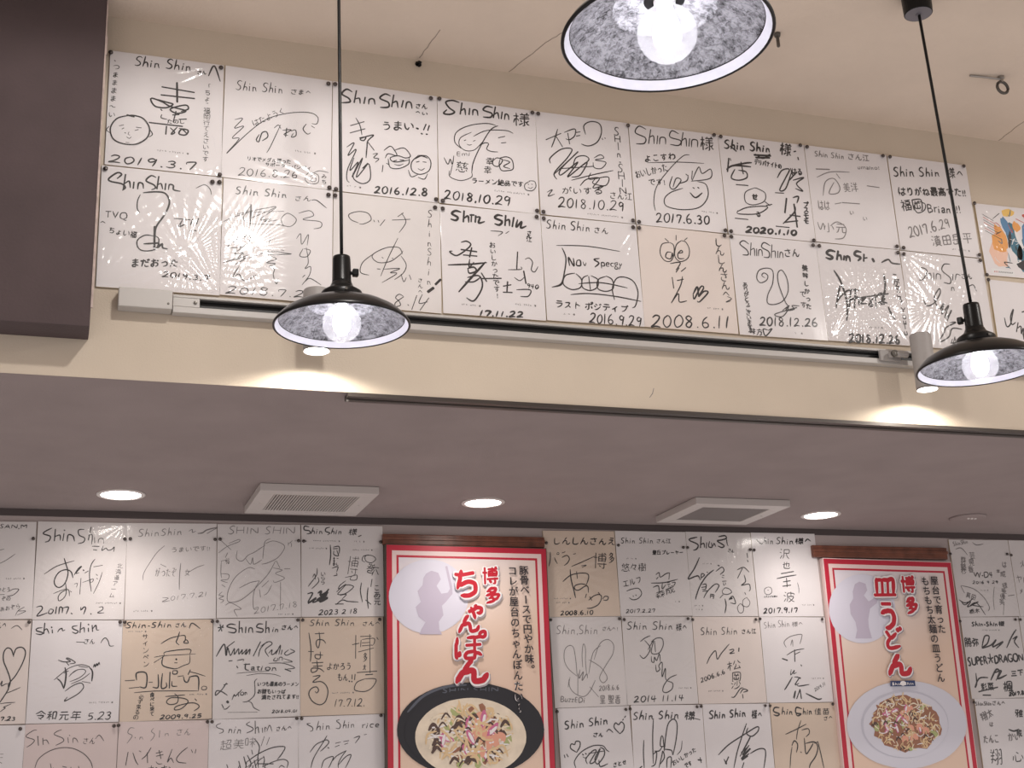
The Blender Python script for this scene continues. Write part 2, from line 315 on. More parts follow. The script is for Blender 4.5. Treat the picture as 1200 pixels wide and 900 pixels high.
# ------------------------------------------------------------------ handwriting
GL = {
'!': (0.27, [[14,20,13,21,14,31,13,43],[14,53,15,53]]),
'"': (0.35, [[11,16,11,26],[21,16,21,26]]),
',': (0.22, [[13,53,12,61]]),
'-': (0.32, [[11,43,19,43]]),
'.': (0.22, [[12,53,12,54]]),
'0': (0.5, [[17,18,24,18,30,27,30,45,27,51,22,54,16,53,13,50,10,40,11,27,13,22,17,18]]),
'1': (0.5, [[20,19,20,53]]),
'2': (0.5, [[9,23,14,18,21,18,27,24,26,35,17,48,16,53],[30,53,15,53,9,56]]),
'3': (0.5, [[13,18,24,19,27,23,27,29,23,35],[20,35,23,35],[12,53,21,54,26,51,28,47,28,42,23,35]]),
'4': (0.5, [[28,18,26,22,26,53],[30,40,12,40,14,34,19,29,20,26,26,24]]),
'5': (0.5, [[26,18,14,18,14,34,24,35,28,40,28,48,25,52,21,54,14,54,11,52]]),
'6': (0.5, [[16,26,14,30,14,33,15,33],[15,33,17,34,17,36,27,37,30,41,30,48,28,52,23,54,16,53,13,51,11,44,12,37,15,35]]),
'7': (0.5, [[12,18,28,18,29,19,26,29,15,53]]),
'8': (0.5, [[15,35,26,35],[15,35,10,45,12,51,18,54,26,53,30,49,30,42,26,37,26,35],[15,35,11,27,12,22,17,18,24,18,28,21,30,28,26,35]]),
'9': (0.5, [[25,46,28,40,28,35,30,33,30,26,27,20,24,18,16,18,11,23,11,31,15,35,17,36,28,35]]),
'A': (0.67, [[25,18,25,22,28,24,30,28,34,41,36,42,41,54,44,56],[8,55,11,51,13,44,17,39,17,35,20,30,21,25,25,22],[16,41,17,42,33,42,34,41]]),
'B': (0.56, [[27,35,34,42,33,51,26,54,13,54,13,18,24,18,29,20,31,23,31,29,27,35],[27,35,13,36]]),
'D': (0.75, [[13,18,28,18,36,20,37,22,40,23,44,30,44,41,41,47,37,51,28,54,13,54,13,18]]),
'E': (0.5, [[30,18,13,18,13,54,30,54],[29,36,13,36]]),
'G': (0.74, [[45,23,41,19,25,18,20,20,14,26,11,37,14,46,19,51,26,54,37,54,42,52,43,51,43,39,35,39]]),
'H': (0.73, [[13,18,13,53],[41,19,41,53],[13,36,41,36]]),
'I': (0.25, [[13,18,13,53]]),
'M': (0.78, [[12,53,12,23,13,22,18,23,28,35,30,35,40,23,45,22,45,53]]),
'N': (0.78, [[45,18,45,48,44,50,39,48,33,42,33,40,27,35,26,32,20,27,19,24,13,23],[12,20,13,21,12,24,12,53]]),
'O': (0.82, [[24,18,39,19,46,25,48,29,49,39,46,47,42,51,35,54,26,54,17,50,12,42,11,34,13,27,18,21,24,18]]),
'P': (0.51, [[12,53,12,19,13,18,25,18,30,20,32,24,32,31,30,34,25,36,12,36]]),
'Q': (0.82, [[48,60,44,62,39,61,39,60,34,59,33,55],[33,55,26,54,17,50,14,47,11,38,12,30,15,24,18,21,25,18,36,18,41,20,46,25,48,32,49,32,49,40,46,47,42,51,35,53,33,55]]),
'R': (0.6, [[13,53,13,19,14,18,25,18,29,21,30,31,25,36],[40,56,35,53,35,51,33,50,29,42,26,40,25,36],[13,36,25,36]]),
'S': (0.46, [[29,23,27,19,25,18,15,18,11,22,12,30,26,40,28,44,27,51,22,54,16,54,12,53,9,49]]),
'T': (0.6, [[9,18,37,18],[23,53,23,18]]),
'U': (0.71, [[12,19,13,48,17,52,22,54,31,54,38,51,41,45,41,19]]),
'V': (0.6, [[9,17,20,44,24,46],[37,18,27,44,26,46,24,46],[24,52,24,46]]),
'W': (1.04, [[9,17,19,44,22,46,23,49,22,53],[64,18,60,26,60,29,58,31,58,34,56,36,56,39,54,41,54,44,51,46],[51,54,51,46],[22,46,25,45,32,26,36,21,39,22,47,43,49,46,51,46]]),
'Y': (0.6, [[8,16,14,21,14,23,17,25,18,28,23,32],[39,16,33,21,33,23,30,25,29,28,25,32,23,32],[23,53,23,32]]),
'a': (0.43, [[8,36,12,32,22,33,23,53],[29,54,25,55,24,53,19,53,17,55,13,55,10,53,11,46,18,42,23,42]]),
'c': (0.44, [[29,35,27,32,16,32,11,38,12,50,19,54,26,54]]),
'e': (0.48, [[29,53,25,54,15,53,11,48,11,37,18,31,25,32,28,35,29,39,27,42,11,42]]),
'g': (0.43, [[28,31,15,32,12,34,10,37,10,41,15,46],[24,32,25,36,24,44,15,46],[15,46,15,48,12,51,13,55],[13,55,19,55,25,57,28,61,27,65,25,67,20,68,11,67,8,64,8,60,13,55]]),
'h': (0.5, [[12,18,12,53],[29,53,28,34,24,31,12,34]]),
'i': (0.22, [[12,21,12,22],[12,32,12,53]]),
'k': (0.48, [[12,18,12,53],[30,30,22,38,20,41,20,45,30,55,33,56]]),
'm': (0.77, [[12,32,12,53],[28,53,28,36],[45,53,44,34,41,31,38,31,28,36],[12,34,24,31,28,36]]),
'n': (0.5, [[12,32,12,53],[29,53,28,34,24,31,12,34]]),
'o': (0.55, [[19,31,25,31,29,33,33,39,32,50,26,54,18,54,14,52,11,48,11,38,14,34,19,31]]),
'p': (0.5, [[11,67,11,33,12,32,24,32,28,35,30,39,30,47,26,53,11,54]]),
'r': (0.4, [[12,32,12,53],[26,32,18,33,16,36,12,37]]),
't': (0.33, [[15,26,13,30,13,52,16,54,23,54],[21,32,11,32,7,34]]),
'u': (0.5, [[12,32,12,51,16,54,23,54,29,52,29,32]]),
'y': (0.44, [[10,32,16,46,18,47],[27,32,22,45,18,47],[8,69,11,68,15,60,15,57,18,52,18,47]]),
'z': (0.42, [[27,31,9,32],[26,54,14,54,13,53,8,55],[23,32,22,37,14,48,13,53]]),
'★': (0.96, [[34,10,34,37],[10,29,28,33,31,37],[57,29,40,33,37,37],[50,55,45,50,45,48,43,47,40,40,37,37],[18,57,22,52,22,50,27,45,31,37],[31,37,37,37]]),
'、': (1, [[13,47,22,56]]),
'々': (1, [[31,13,29,23,27,23,23,32,16,41],[29,41,35,45,41,46,41,48,48,54],[29,23,51,23,52,24,41,46]]),
'「': (1, [[61,7,47,7,46,8,46,42]]),
'〜': (1, [[59,33,53,38,45,39,39,37,28,28,20,28,16,30,12,35]]),
'あ': (1, [[30,11,29,44,31,47,31,53],[51,16,30,18],[16,18,29,18],[46,25,46,29,43,30,43,35,40,38,40,40,35,46,31,47],[40,56,42,57,52,53,57,45,57,38,55,33,51,30,46,29],[29,29,37,28,44,29],[29,33,25,33,18,38,14,46,14,50,16,53,19,54,31,51]]),
'い': (1, [[16,17,16,37,20,50,26,54,30,53,35,45,35,42],[49,19,55,31,57,39,57,46]]),
'う': (1, [[25,12,46,14],[19,29,29,26,34,26,34,25,41,25,41,26,46,27,50,31,51,39,48,47,45,50,35,55,31,56,26,55]]),
'え': (1, [[26,12,45,14],[19,27,41,26,42,27,41,31,35,36,34,41],[17,56,28,43,31,41,34,41],[56,56,43,55,41,53,39,44,34,41]]),
'お': (1, [[28,10,27,11,27,54,24,56,16,53,14,47,17,42,20,41,21,39,27,38],[39,19,27,21],[50,19,57,22],[16,22,27,22],[39,55,47,54,53,50,55,45,53,37,44,33,27,35]]),
'か': (1, [[28,12,27,23,24,34,15,55],[52,19,60,36],[12,25,26,24],[29,55,34,56,40,53,43,42,43,28,38,23,27,23]]),
'が': (1, [[58,7,61,13],[52,11,55,16],[28,12,27,24,25,25,21,41,14,55],[51,20,58,33,59,38],[12,25,19,25,19,24,25,25],[28,55,34,56,39,53,41,49,41,44,42,44,43,32,42,27,39,24,36,23,27,24]]),
'く': (1, [[43,12,40,16,21,32,21,35,40,51]]),
'こ': (1, [[22,17,48,17],[18,41,18,48,22,53,29,55,53,54]]),
'ご': (1, [[58,8,61,13],[52,11,54,16],[49,17,22,18],[17,41,17,49,22,54,29,56,44,56,51,54]]),
'さ': (1, [[39,12,40,19,41,21,43,21,43,25,49,35,49,39,40,38],[55,19,43,21],[17,21,28,21,29,22,41,21],[22,38,19,43,19,49,23,54,29,56,47,56]]),
'ざ': (1, [[58,7,61,13],[51,9,55,16,55,18,52,20,47,20,42,22,19,22,18,21],[38,11,40,22],[38,39,49,39,42,25,42,22],[20,40,18,44,18,49,23,55,31,57,48,56]]),
'し': (1, [[23,12,23,23,22,24,22,50,23,52,28,56,38,57,49,53,54,48]]),
'す': (1, [[40,10,40,30,42,36,42,42,39,45,39,50,37,52,30,56,27,56],[58,18,14,19],[40,29,38,28,30,29,26,34,26,40,28,43,37,44,37,45],[37,45,39,47]]),
'ず': (1, [[57,9,59,14],[49,11,51,13,51,19],[39,12,40,43,35,53,30,56,25,57],[57,19,12,20],[39,29,28,30,24,36,24,40,27,44,36,45],[36,45,38,47]]),
'せ': (1, [[47,13,46,40,38,41],[24,14,23,15,23,48,24,51,32,55,52,54],[58,24,19,27,10,29]]),
'ぞ': (1, [[44,13,42,14,41,18,38,19,35,23,27,29,27,32],[22,14,25,13,41,13,42,14],[55,18,58,23],[49,20,51,25],[54,31,39,31,35,33,25,32,25,33,18,33,12,35],[45,56,34,55,29,52,27,48,28,41,34,33]]),
'た': (1, [[29,12,28,21,26,21,26,27,25,27,20,47,17,52,17,55,14,56],[40,19,28,20],[14,21,26,21],[40,29,57,29],[36,44,36,51,38,53,43,54,43,55,56,55]]),
'だ': (1, [[27,12,22,36,21,36,15,56],[57,12,60,17],[50,14,53,19],[38,20,26,21],[11,22,25,22],[38,30,55,30],[35,44,34,51,36,54,43,56,57,55]]),
'ち': (1, [[27,12,27,20,25,22,25,27,20,43],[50,18,27,20],[16,19,26,20],[26,55,27,56,40,56,47,54,52,50,54,42,51,36,44,33,37,33,30,35,26,38,22,38]]),
'っ': (1, [[19,34,37,28,45,28,52,33,54,40,51,48,43,53,31,55]]),
'つ': (1, [[14,26,34,20,48,20,53,23,56,27,57,30,56,40,50,47,44,50,41,50,41,51,29,53]]),
'て': (1, [[56,15,48,15,43,17,32,16,32,17,23,17,14,19],[50,55,43,54,37,51,32,46,30,40,31,32,35,24,40,20,41,17]]),
'で': (1, [[56,15,13,19],[56,25,59,31],[49,28,51,32],[50,55,48,56,39,53,32,47,30,42,30,34,35,24,40,20,41,17]]),
'と': (1, [[23,11,23,16,30,30],[51,20,35,29,30,30,20,42,20,49,24,53,29,54,29,55,41,56,54,54]]),
'ど': (1, [[58,10,61,15],[51,12,54,17],[21,14,28,31],[47,22,33,30,28,31],[52,55,29,56,20,52,19,42,22,37,28,33,28,31]]),
'に': (1, [[19,13,17,16,16,28,15,28,15,48,17,51,17,55],[35,18,38,19,56,18],[22,41,20,47,16,49],[33,42,32,49,38,53,46,54,57,52]]),
'ね': (1, [[25,11,25,21,24,21,25,30,23,35,18,38,18,40,16,41,12,48],[12,23,18,21,24,21],[61,53,61,50,59,48,54,47],[23,55,23,37,22,36],[25,29,29,28,36,22,44,19,51,21,55,29,55,44,54,44],[54,44,53,50,49,54,38,54,36,51,36,46,39,43,47,42,54,44]]),
'の': (1, [[38,55,42,55,49,52,55,46,57,40,57,32,55,25,51,20,43,16,35,17],[33,17,35,19],[33,17,31,16,22,20,16,27,13,33,13,43,15,47,21,51,25,50,28,47,31,41,33,32,34,32,36,22,36,19,35,19]]),
'は': (1, [[18,12,14,33,14,45,16,48,16,56],[48,13,47,15,48,43],[59,22,32,23],[21,41,19,47,16,48],[59,50,53,46,49,46,48,43,40,42,35,43,31,46,30,51,33,55,37,56,45,55,48,52,49,46]]),
'ぱ': (1, [[17,13,15,16,14,29,13,29,13,49,15,50,15,56],[46,13,46,41,47,42,46,53,43,56,33,56,28,51,29,47,33,44,47,43],[57,23,30,24],[20,42,18,48,15,50],[58,51,52,47,47,47],[56,7,60,7,62,9,62,15,59,17,53,15,53,10,56,7]]),
'へ': (1, [[13,40,28,22,33,22,49,41]]),
'べ': (1, [[54,15,58,22],[46,18,50,25],[14,40,28,23,32,23,53,47]]),
'ぽ': (1, [[15,14,14,27,13,27,13,49,15,56],[32,16,44,16,45,17,54,15,60,16,63,14,63,8,61,6,57,6,54,9,54,15],[31,30,55,30],[19,42,17,49,14,50],[57,51,51,47,46,46,45,44,34,44,29,49,29,52,32,56,43,56,45,54,46,46],[45,17,45,44]]),
'ま': (1, [[37,10,37,43],[19,17,20,18,53,17],[19,30,22,30,22,31,54,30],[54,52,42,45,38,45,37,43,27,43,21,45,18,50,22,56,27,57,35,56,38,51,38,45]]),
'み': (1, [[22,14,37,14,38,15,37,20,34,25,33,32,30,33,29,38,24,48,21,51,15,51,12,48,12,43,18,35,26,32,30,33],[54,28,53,38,52,38],[59,42,52,40],[38,57,47,51,51,44,52,38],[33,32,40,33,52,38]]),
'も': (1, [[29,12,26,36],[14,20,27,21],[40,21,28,21],[49,32,54,38,55,47,54,50,50,54,45,56,37,57,30,55,26,51,26,48,25,48,26,37],[13,35,26,36,26,37,40,36]]),
'ゃ': (1, [[34,22,37,24],[21,25,30,44,34,59],[16,38,25,35],[39,43,46,44,50,43,53,40,53,32,51,30,47,28,41,28,32,31,32,32,26,33,26,34]]),
'ょ': (1, [[35,22,35,47,36,48,35,55,32,58,25,58,20,56,19,53,22,47,35,46],[50,29,35,30],[49,53,41,48,38,47,36,48]]),
'よ': (1, [[35,12,35,40,36,42],[52,23,35,23],[53,52,43,45,36,44,36,42,23,42,18,44,15,49,16,53,20,56,28,57,34,55,36,51,36,44]]),
'ら': (1, [[27,13,29,12,39,14,39,15,45,15],[22,22,20,27,19,42],[26,56,38,56,48,53,53,47,54,44,53,38,51,35,45,32,36,32,20,40]]),
'り': (1, [[23,11,22,17,21,17,21,39,20,40],[29,56,38,54,46,48,50,38,49,23,46,17,41,14,38,14,33,16,25,25,21,26]]),
'る': (1, [[21,15,22,14,44,14,43,18,34,25,32,29],[16,41,29,31,47,32,52,36,54,40,53,49,49,54,42,55,42,56,29,56,27,55,25,50,26,47,29,45,37,45,38,47,40,47,42,55],[32,29,33,31],[32,29,31,31]]),
'れ': (1, [[25,11,25,21,24,21,25,30,23,35,18,38,12,48],[13,22,24,21],[63,48,62,51,59,53,52,54,49,52,49,36,50,36,51,26,48,20,39,21,25,30],[23,55,23,37,22,36]]),
'ろ': (1, [[22,15,29,14,46,15],[16,42,30,31,43,31,52,36,54,44,51,51,41,56,33,57,27,56],[44,15,43,19,39,21,33,27,33,29],[33,29,32,31]]),
'わ': (1, [[25,11,25,21,24,21,25,30,23,35,18,38,18,40,16,41,12,48],[12,23,17,22,17,21,24,21],[41,53,51,50,56,45,58,41,57,29,49,23,40,23,25,30],[23,55,23,37,22,36]]),
'ん': (1, [[36,12,31,18,24,32,25,33],[59,43,54,53,51,55,44,56,39,53,39,40,37,34,32,33,28,35,24,35,21,38,14,52,14,55],[25,33,27,35]]),
'ア': (1, [[15,16,56,16,54,23,45,31],[35,26,34,38,30,48,24,54,20,55]]),
'ィ': (1, [[49,23,36,34,36,59,38,61],[16,42,24,40,31,36,36,36]]),
'イ': (1, [[53,13,38,27,38,55],[14,36,24,33,33,28,38,28]]),
'エ': (1, [[17,19,54,19],[12,51,58,51,60,53],[35,19,35,51]]),
'オ': (1, [[42,11,41,28,43,32,43,53,42,55,39,56,31,54],[57,22,42,22],[14,23,15,22,40,22,41,23],[14,48,24,43,39,28,41,28]]),
'ケ': (1, [[26,12,25,21,24,23,22,23,16,33],[57,23,24,23],[26,56,37,45,41,33,42,23]]),
'サ': (1, [[24,12,24,38],[46,12,45,41,40,51,32,56],[58,24,12,24,11,25]]),
'ザ': (1, [[58,11,60,16],[45,13,45,37,42,48,38,53,29,57],[53,13,54,18],[23,14,23,40],[11,25,57,25,59,27]]),
'ジ': (1, [[56,11,59,17,61,18],[23,14,33,20],[48,14,51,20,53,21],[15,28,23,33],[56,29,55,32,49,39,37,48,27,53,24,53,24,54,20,55,16,54]]),
'ス': (1, [[19,17,48,17,47,24,40,35,40,39],[53,52,40,39],[15,54,27,48,37,39,40,39]]),
'タ': (1, [[33,11,32,18],[31,32,39,37,42,41],[15,33,21,29,30,18,53,18,54,19,51,29,45,38,45,40,42,41,35,49,21,56],[49,44,44,41]]),
'ダ': (1, [[57,7,60,13],[51,11,54,16,53,16,50,28,43,42],[32,12,30,15,30,19,28,19,25,24,13,35],[29,33,41,42,43,42,48,47],[15,57,21,57,26,55,35,49,41,42],[30,19,51,19,52,20]]),
'テ': (1, [[20,15,21,14,51,14,53,16],[14,30,57,30],[21,56,27,55,34,47,37,30]]),
'デ': (1, [[59,8,61,12],[52,10,55,15],[20,15,46,15],[13,30,56,30],[22,57,27,55,33,48,36,38,36,30]]),
'ト': (1, [[28,12,28,56,30,58],[52,36,42,33,40,31,34,30,34,29,28,29]]),
'ナ': (1, [[37,13,37,34,35,42,31,49,26,54,23,55],[14,26,59,26]]),
'バ': (1, [[58,10,60,14],[51,12,54,18],[43,18,50,36,51,36,53,44,54,44,56,53,59,55],[26,19,21,40,14,53]]),
'フ': (1, [[17,17,52,17,53,18,50,32,45,41,35,50,24,54]]),
'ブ': (1, [[58,7,61,13],[50,9,53,13,53,16,51,27,46,39,38,48,28,54,23,55],[16,18,52,18]]),
'プ': (1, [[16,18,57,19,61,18,63,14,60,8,55,8,53,10,52,18],[23,55,32,52,44,42,50,31,52,19]]),
'ペ': (1, [[15,39,28,23,32,23,51,42,53,46],[49,15,55,15,57,17,58,21,56,25,51,26,47,24,46,19,49,15]]),
'ポ': (1, [[35,13,35,55,26,56],[14,23,55,23],[21,36,14,47],[51,37,56,47],[52,7,57,7,59,9,60,12,58,16,53,17,49,14,49,10,52,7]]),
'マ': (1, [[14,18,55,18,55,22,53,26,36,43],[23,35,31,42,36,43],[44,56,41,51,36,47,36,43]]),
'ム': (1, [[33,14,22,46,22,51],[47,34,57,54],[13,52,53,48]]),
'メ': (1, [[50,14,49,19,43,31,40,34,40,36,38,36,37,39,28,48,21,53,15,55],[23,23,39,35],[47,41,40,36]]),
'モ': (1, [[19,16,31,16,32,17,33,16,54,16],[15,33,57,33],[56,54,40,55,35,54,32,51,32,17]]),
'ヤ': (1, [[24,12,26,24],[13,27,47,20,52,20,52,21],[44,37,53,27,54,23,52,21],[35,56,33,45,32,45,30,34,28,30,28,24],[52,21,54,21,54,23]]),
'ラ': (1, [[22,14,51,14],[16,28,53,28,54,29,53,35,50,41,44,48,29,56,26,55]]),
'リ': (1, [[49,12,49,36,47,44,37,54,32,56,30,55],[21,13,21,38]]),
'ル': (1, [[24,14,24,29,22,42,18,50,13,55],[40,14,40,53,45,52,53,47,59,40]]),
'レ': (1, [[22,14,22,53,23,54,40,48,52,40,57,35]]),
'ン': (1, [[19,16,28,22],[58,22,57,29,50,38,43,44,33,50,18,54]]),
'ー': (1, [[15,33,56,33]]),
'三': (1, [[15,14,55,14],[19,34,50,34],[12,54,59,54]]),
'下': (1, [[11,13,59,13],[55,37,39,28,34,28],[34,58,34,13]]),
'丘': (1, [[51,10,39,13,20,15,20,29,21,30,20,31,20,56],[56,30,21,30],[11,56,59,56],[47,30,47,56]]),
'也': (1, [[37,9,37,22,38,23,37,24,37,46],[20,13,20,27,21,28,20,29,20,53,23,57,30,58,57,57,60,49],[10,32,15,30,20,30],[46,42,52,42,54,40,55,19,51,19,38,23],[37,24,21,28]]),
'人': (1, [[35,9,35,26,38,28,39,33,46,46,55,55,60,57],[12,58,18,54,26,45,31,35,32,28,35,26]]),
'令': (1, [[11,27,21,23,35,11,37,11,41,16,43,16,45,19,51,23,60,27],[18,36,50,36,49,41,38,52],[28,48,33,51,38,52,38,54,43,58],[36,26,37,26]]),
'佳': (1, [[43,9,43,29],[22,10,16,26,17,27,17,59],[31,16,56,16],[28,29,58,29],[11,32,11,30,16,26],[43,36,43,57],[29,42,58,42],[26,57,60,57]]),
'優': (1, [[20,10,15,25,16,27,16,59],[27,10,60,10],[9,34,9,31,12,27,15,26],[25,36,25,32,31,31,32,32,54,32,55,31,61,33,59,39,55,37],[44,36,43,32],[31,38,27,41],[36,38,38,42],[51,40,38,42],[25,51,38,46,38,42],[25,59,35,58,35,57,38,57,39,55,47,55,48,57,51,58,61,59],[42,10,42,15],[42,15,55,17,55,31],[42,15,33,16,31,18,31,31],[31,21,55,21],[31,26,55,26],[38,46,39,47,52,47,52,50,47,55],[35,48,35,50,39,53,39,55]]),
'元': (1, [[17,13,53,13],[12,30,59,30],[60,49,59,57,47,58,43,56,43,30],[12,58,18,55,22,50,24,43,25,43,27,30]]),
'円': (1, [[13,58,13,13,14,12,57,12,58,13,58,56,57,58,49,59],[35,12,35,34],[13,34,58,34]]),
'勝': (1, [[45,9,45,15,43,19,42,28,38,30,38,33,32,39,24,40],[34,10,35,12],[55,11,53,14,53,19],[33,19,43,19],[58,19,44,19],[31,28,39,29],[60,28,52,29,42,28],[43,36,41,50,35,57,33,57],[61,39,58,39],[11,58,13,46,13,12,14,11,24,11,24,58,20,58],[46,59,52,59,54,57,55,42],[13,23,24,23],[52,29,53,34,58,39],[13,36,24,36],[32,39,34,42,42,42],[58,39,55,42],[43,42,55,42]]),
'北': (1, [[27,10,27,57],[42,10,42,56,43,57,59,57,61,53,61,47],[59,20,51,26,49,26,48,28,42,29],[12,23,27,23],[11,50,27,45]]),
'博': (1, [[17,9,17,59],[44,9,44,36],[52,9,56,10,57,14],[28,14,60,14],[10,24,23,24],[30,38,30,22,31,21,57,21,57,38],[52,41,52,56,50,59,45,59],[25,45,61,45],[33,50,38,55],[30,28,57,28],[30,34,57,34]]),
'味': (1, [[44,9,44,33],[33,18,57,18],[30,32,42,32,45,34],[60,32,48,32,45,34],[36,47,39,41,41,39,44,39],[12,48,12,14,13,13,23,13,23,44,12,44],[55,50,49,39,45,36],[44,59,44,36,45,34]]),
'和': (1, [[31,10,30,9,22,11,22,12,12,13],[11,26,32,26],[32,42,31,39,27,35,22,33],[10,50,10,48,14,44,18,35,22,33],[39,56,39,14,40,13,57,13,57,56],[22,59,22,12],[39,51,57,51]]),
'品': (1, [[29,58,29,37,13,37,12,38,12,55,13,56,12,59],[40,59,41,56,40,55,40,38,41,37,58,37,59,38,59,56,41,56],[13,56,29,56],[22,10,49,10,50,11,50,25,49,26,21,26,21,11,22,10]]),
'多': (1, [[34,8,33,13],[16,21,20,20,21,18,23,18,29,13,47,13,48,15,47,18,41,24,32,27,28,31,13,35],[26,22,32,25,32,27],[45,28,43,30,43,34],[21,44,24,44,30,41,31,39,33,39,39,34,57,34,58,35,57,39,48,48,43,49,36,54,13,59],[35,44,41,50]]),
'太': (1, [[35,9,35,27,33,29,33,32,32,32,27,48],[12,24,35,24],[60,24,39,24,35,26],[38,57,31,49,27,48],[59,57,51,52,46,46,39,33,37,26],[12,58,19,54,25,48,27,48]]),
'女': (1, [[32,8,30,16,29,16,29,23],[12,23,59,23],[13,57,24,55,32,51,34,47],[57,57,55,57,52,54,39,47],[26,23,25,28,21,35,21,39,23,41,32,44,34,47],[48,23,46,33,39,47],[34,47,39,47]]),
'小': (1, [[36,9,36,55,35,58,26,59],[20,23,15,38,11,45],[51,23,59,39,60,45]]),
'山': (1, [[35,9,35,54],[14,21,14,54,57,54],[57,21,57,58]]),
'岡': (1, [[26,17,27,27],[45,18,42,27],[21,27,51,27],[23,37,23,50,47,50,47,37],[13,58,13,12,14,11,58,11,58,57,50,58],[35,27,35,50]]),
'岳': (1, [[53,10,47,9,39,11,20,12,19,13,19,36],[57,21,19,21],[11,36,60,36],[55,44,55,59],[16,45,16,56,55,56],[46,21,46,36],[35,36,35,56]]),
'巻': (1, [[34,8,33,17,30,19,28,28],[20,9,20,11,22,12,22,17],[50,10,48,17],[15,17,30,17,31,18],[56,17,42,17,41,18,33,17],[11,28,23,28,24,29,26,28,46,28,47,29,60,28],[59,41,50,34,49,29],[11,42,13,42,20,36,44,37,45,38,44,47,23,47,22,48,23,58,49,59,53,57,53,53],[41,18,41,21,43,23,43,28],[24,29,22,36]]),
'平': (1, [[14,12,57,12],[52,20,48,30],[20,21,23,29],[11,38,59,38],[35,59,35,12]]),
'年': (1, [[23,9,22,15,20,15,15,24],[57,15,22,15],[55,29,21,29,20,30,20,45],[11,45,60,45],[38,59,38,15]]),
'幸': (1, [[35,9,35,25],[17,14,54,14],[11,25,60,25],[16,38,34,38,35,39,36,38,56,38],[13,49,58,49],[35,58,35,39],[23,25,24,38],[48,25,48,31,46,33,45,38]]),
'弥': (1, [[38,9,37,16,32,26],[12,10,23,10,24,11,24,23,23,24,13,24,11,29,11,37,23,37,22,57,14,58],[57,23,59,17,58,16,37,16],[37,32,32,48],[55,32,60,48],[40,58,46,57,46,16]]),
'彩': (1, [[36,9,12,13],[57,9,51,16,45,20],[23,17,26,24],[36,19,33,26],[13,20,16,26],[58,27,52,33,46,36],[25,30,25,35],[11,35,25,35,25,36,37,35],[60,43,55,50,47,56,42,58],[36,49,36,47,31,42,25,40],[11,53,19,46,19,44,24,42,25,36],[25,58,25,43,24,42]]),
'心': (1, [[30,12,39,18],[25,25,25,55,27,57,31,58,47,57,49,55,50,47],[54,29,60,44,60,48],[15,30,11,49]]),
'必': (1, [[28,10,31,11,38,17],[54,13,43,30,31,42,26,43],[26,23,26,47,25,48,26,56,29,58,48,58,50,54,50,48],[16,27,11,43],[54,30,60,44],[11,54,25,48]]),
'悠': (1, [[42,8,41,15,39,16,38,20,36,20,34,23],[22,9,17,19,18,37],[60,15,55,16,54,15,41,15],[27,16,27,35],[12,22,17,20],[60,39,52,36,47,31],[54,45,54,47,56,48,60,56,62,57],[24,46,24,56,26,58,48,58,50,53],[17,47,13,56],[41,48,35,45,33,41,35,38,44,34,51,27,55,16],[38,20,41,22,41,24,46,30]]),
'慈': (1, [[47,8,45,12,45,19,42,22,40,27,50,28,54,23],[24,9,26,15],[11,15,60,15],[29,24,27,27,24,28,15,27,13,28],[55,33,59,41],[30,34,33,40],[40,38,49,39,56,37],[13,39,16,38,26,39,31,37],[34,45,37,49],[54,45,58,53],[16,47,11,56],[24,48,24,55,26,58,46,58,48,52],[21,15,21,19,16,24,15,27],[23,28,23,31,18,35,17,38],[47,28,47,31,43,35,42,38]]),
'成': (1, [[40,9,40,18],[48,9,55,12],[60,18,16,18,15,19,15,43,11,58],[56,28,52,38,46,44],[60,49,60,56,58,58,53,58,46,49],[23,50,28,50,30,48,31,31,30,30,15,30],[33,58,39,54,42,50,46,49],[41,18,42,35,44,43,46,44],[46,44,46,49]]),
'方': (1, [[35,8,37,12,37,18],[12,18,27,18,28,19,29,18,59,18],[12,58,19,53,24,45,26,35,28,32,28,19],[38,58,48,58,50,56,53,33,52,32,28,32]]),
'星': (1, [[20,33,17,39],[35,34,35,57],[55,38,20,38,19,37],[19,47,53,47],[12,57,59,57],[18,19,53,19],[18,19,19,28,51,28,53,26,53,11,52,10,19,10,18,19]]),
'春': (1, [[34,9,32,20,30,21,29,24,29,29],[14,12,32,12,33,13],[57,12,34,12],[15,21,30,21],[55,21,33,21,32,20],[11,29,24,29,25,30,26,29,45,29,46,30,60,29],[60,43,54,40,51,40,49,38,23,38],[12,44,17,40,20,40,23,38],[22,58,22,40,21,39],[49,58,49,39],[25,30,23,38],[47,30,49,38],[22,47,49,47],[22,56,49,56]]),
'晃': (1, [[12,41,27,41,28,42,29,41,41,41,42,42,43,41,59,41],[60,54,59,58,43,58,42,57,42,42],[12,59,22,55,25,52,28,42],[16,18,54,18],[16,18,16,27,53,27],[16,18,17,10,54,10,54,27,53,27,53,32,49,36,48,41],[19,27,19,33,22,36,22,41],[35,27,35,41]]),
'最': (1, [[10,31,60,31],[38,38,41,39,42,38,57,38,57,42,51,51,48,52,43,57,39,58],[35,52,28,54,11,55],[59,58,53,56,50,52],[31,59,31,31],[18,17,53,17],[18,17,19,24,51,24,53,22,53,11,52,10,19,10,18,17],[16,31,16,54],[16,38,31,38],[41,39,42,45,48,52],[16,46,31,46]]),
'木': (1, [[35,9,35,59],[12,23,33,23,34,24,58,23],[11,51,15,49,26,38,29,32,33,28,35,28],[60,51,55,48,45,38,45,36,42,34,42,32,39,29,35,27]]),
'本': (1, [[35,9,35,21],[12,21,58,21],[11,48,15,46,22,38,29,26,29,21],[22,48,48,48],[60,48,54,44,48,37,42,27,41,21],[35,59,35,23,36,21]]),
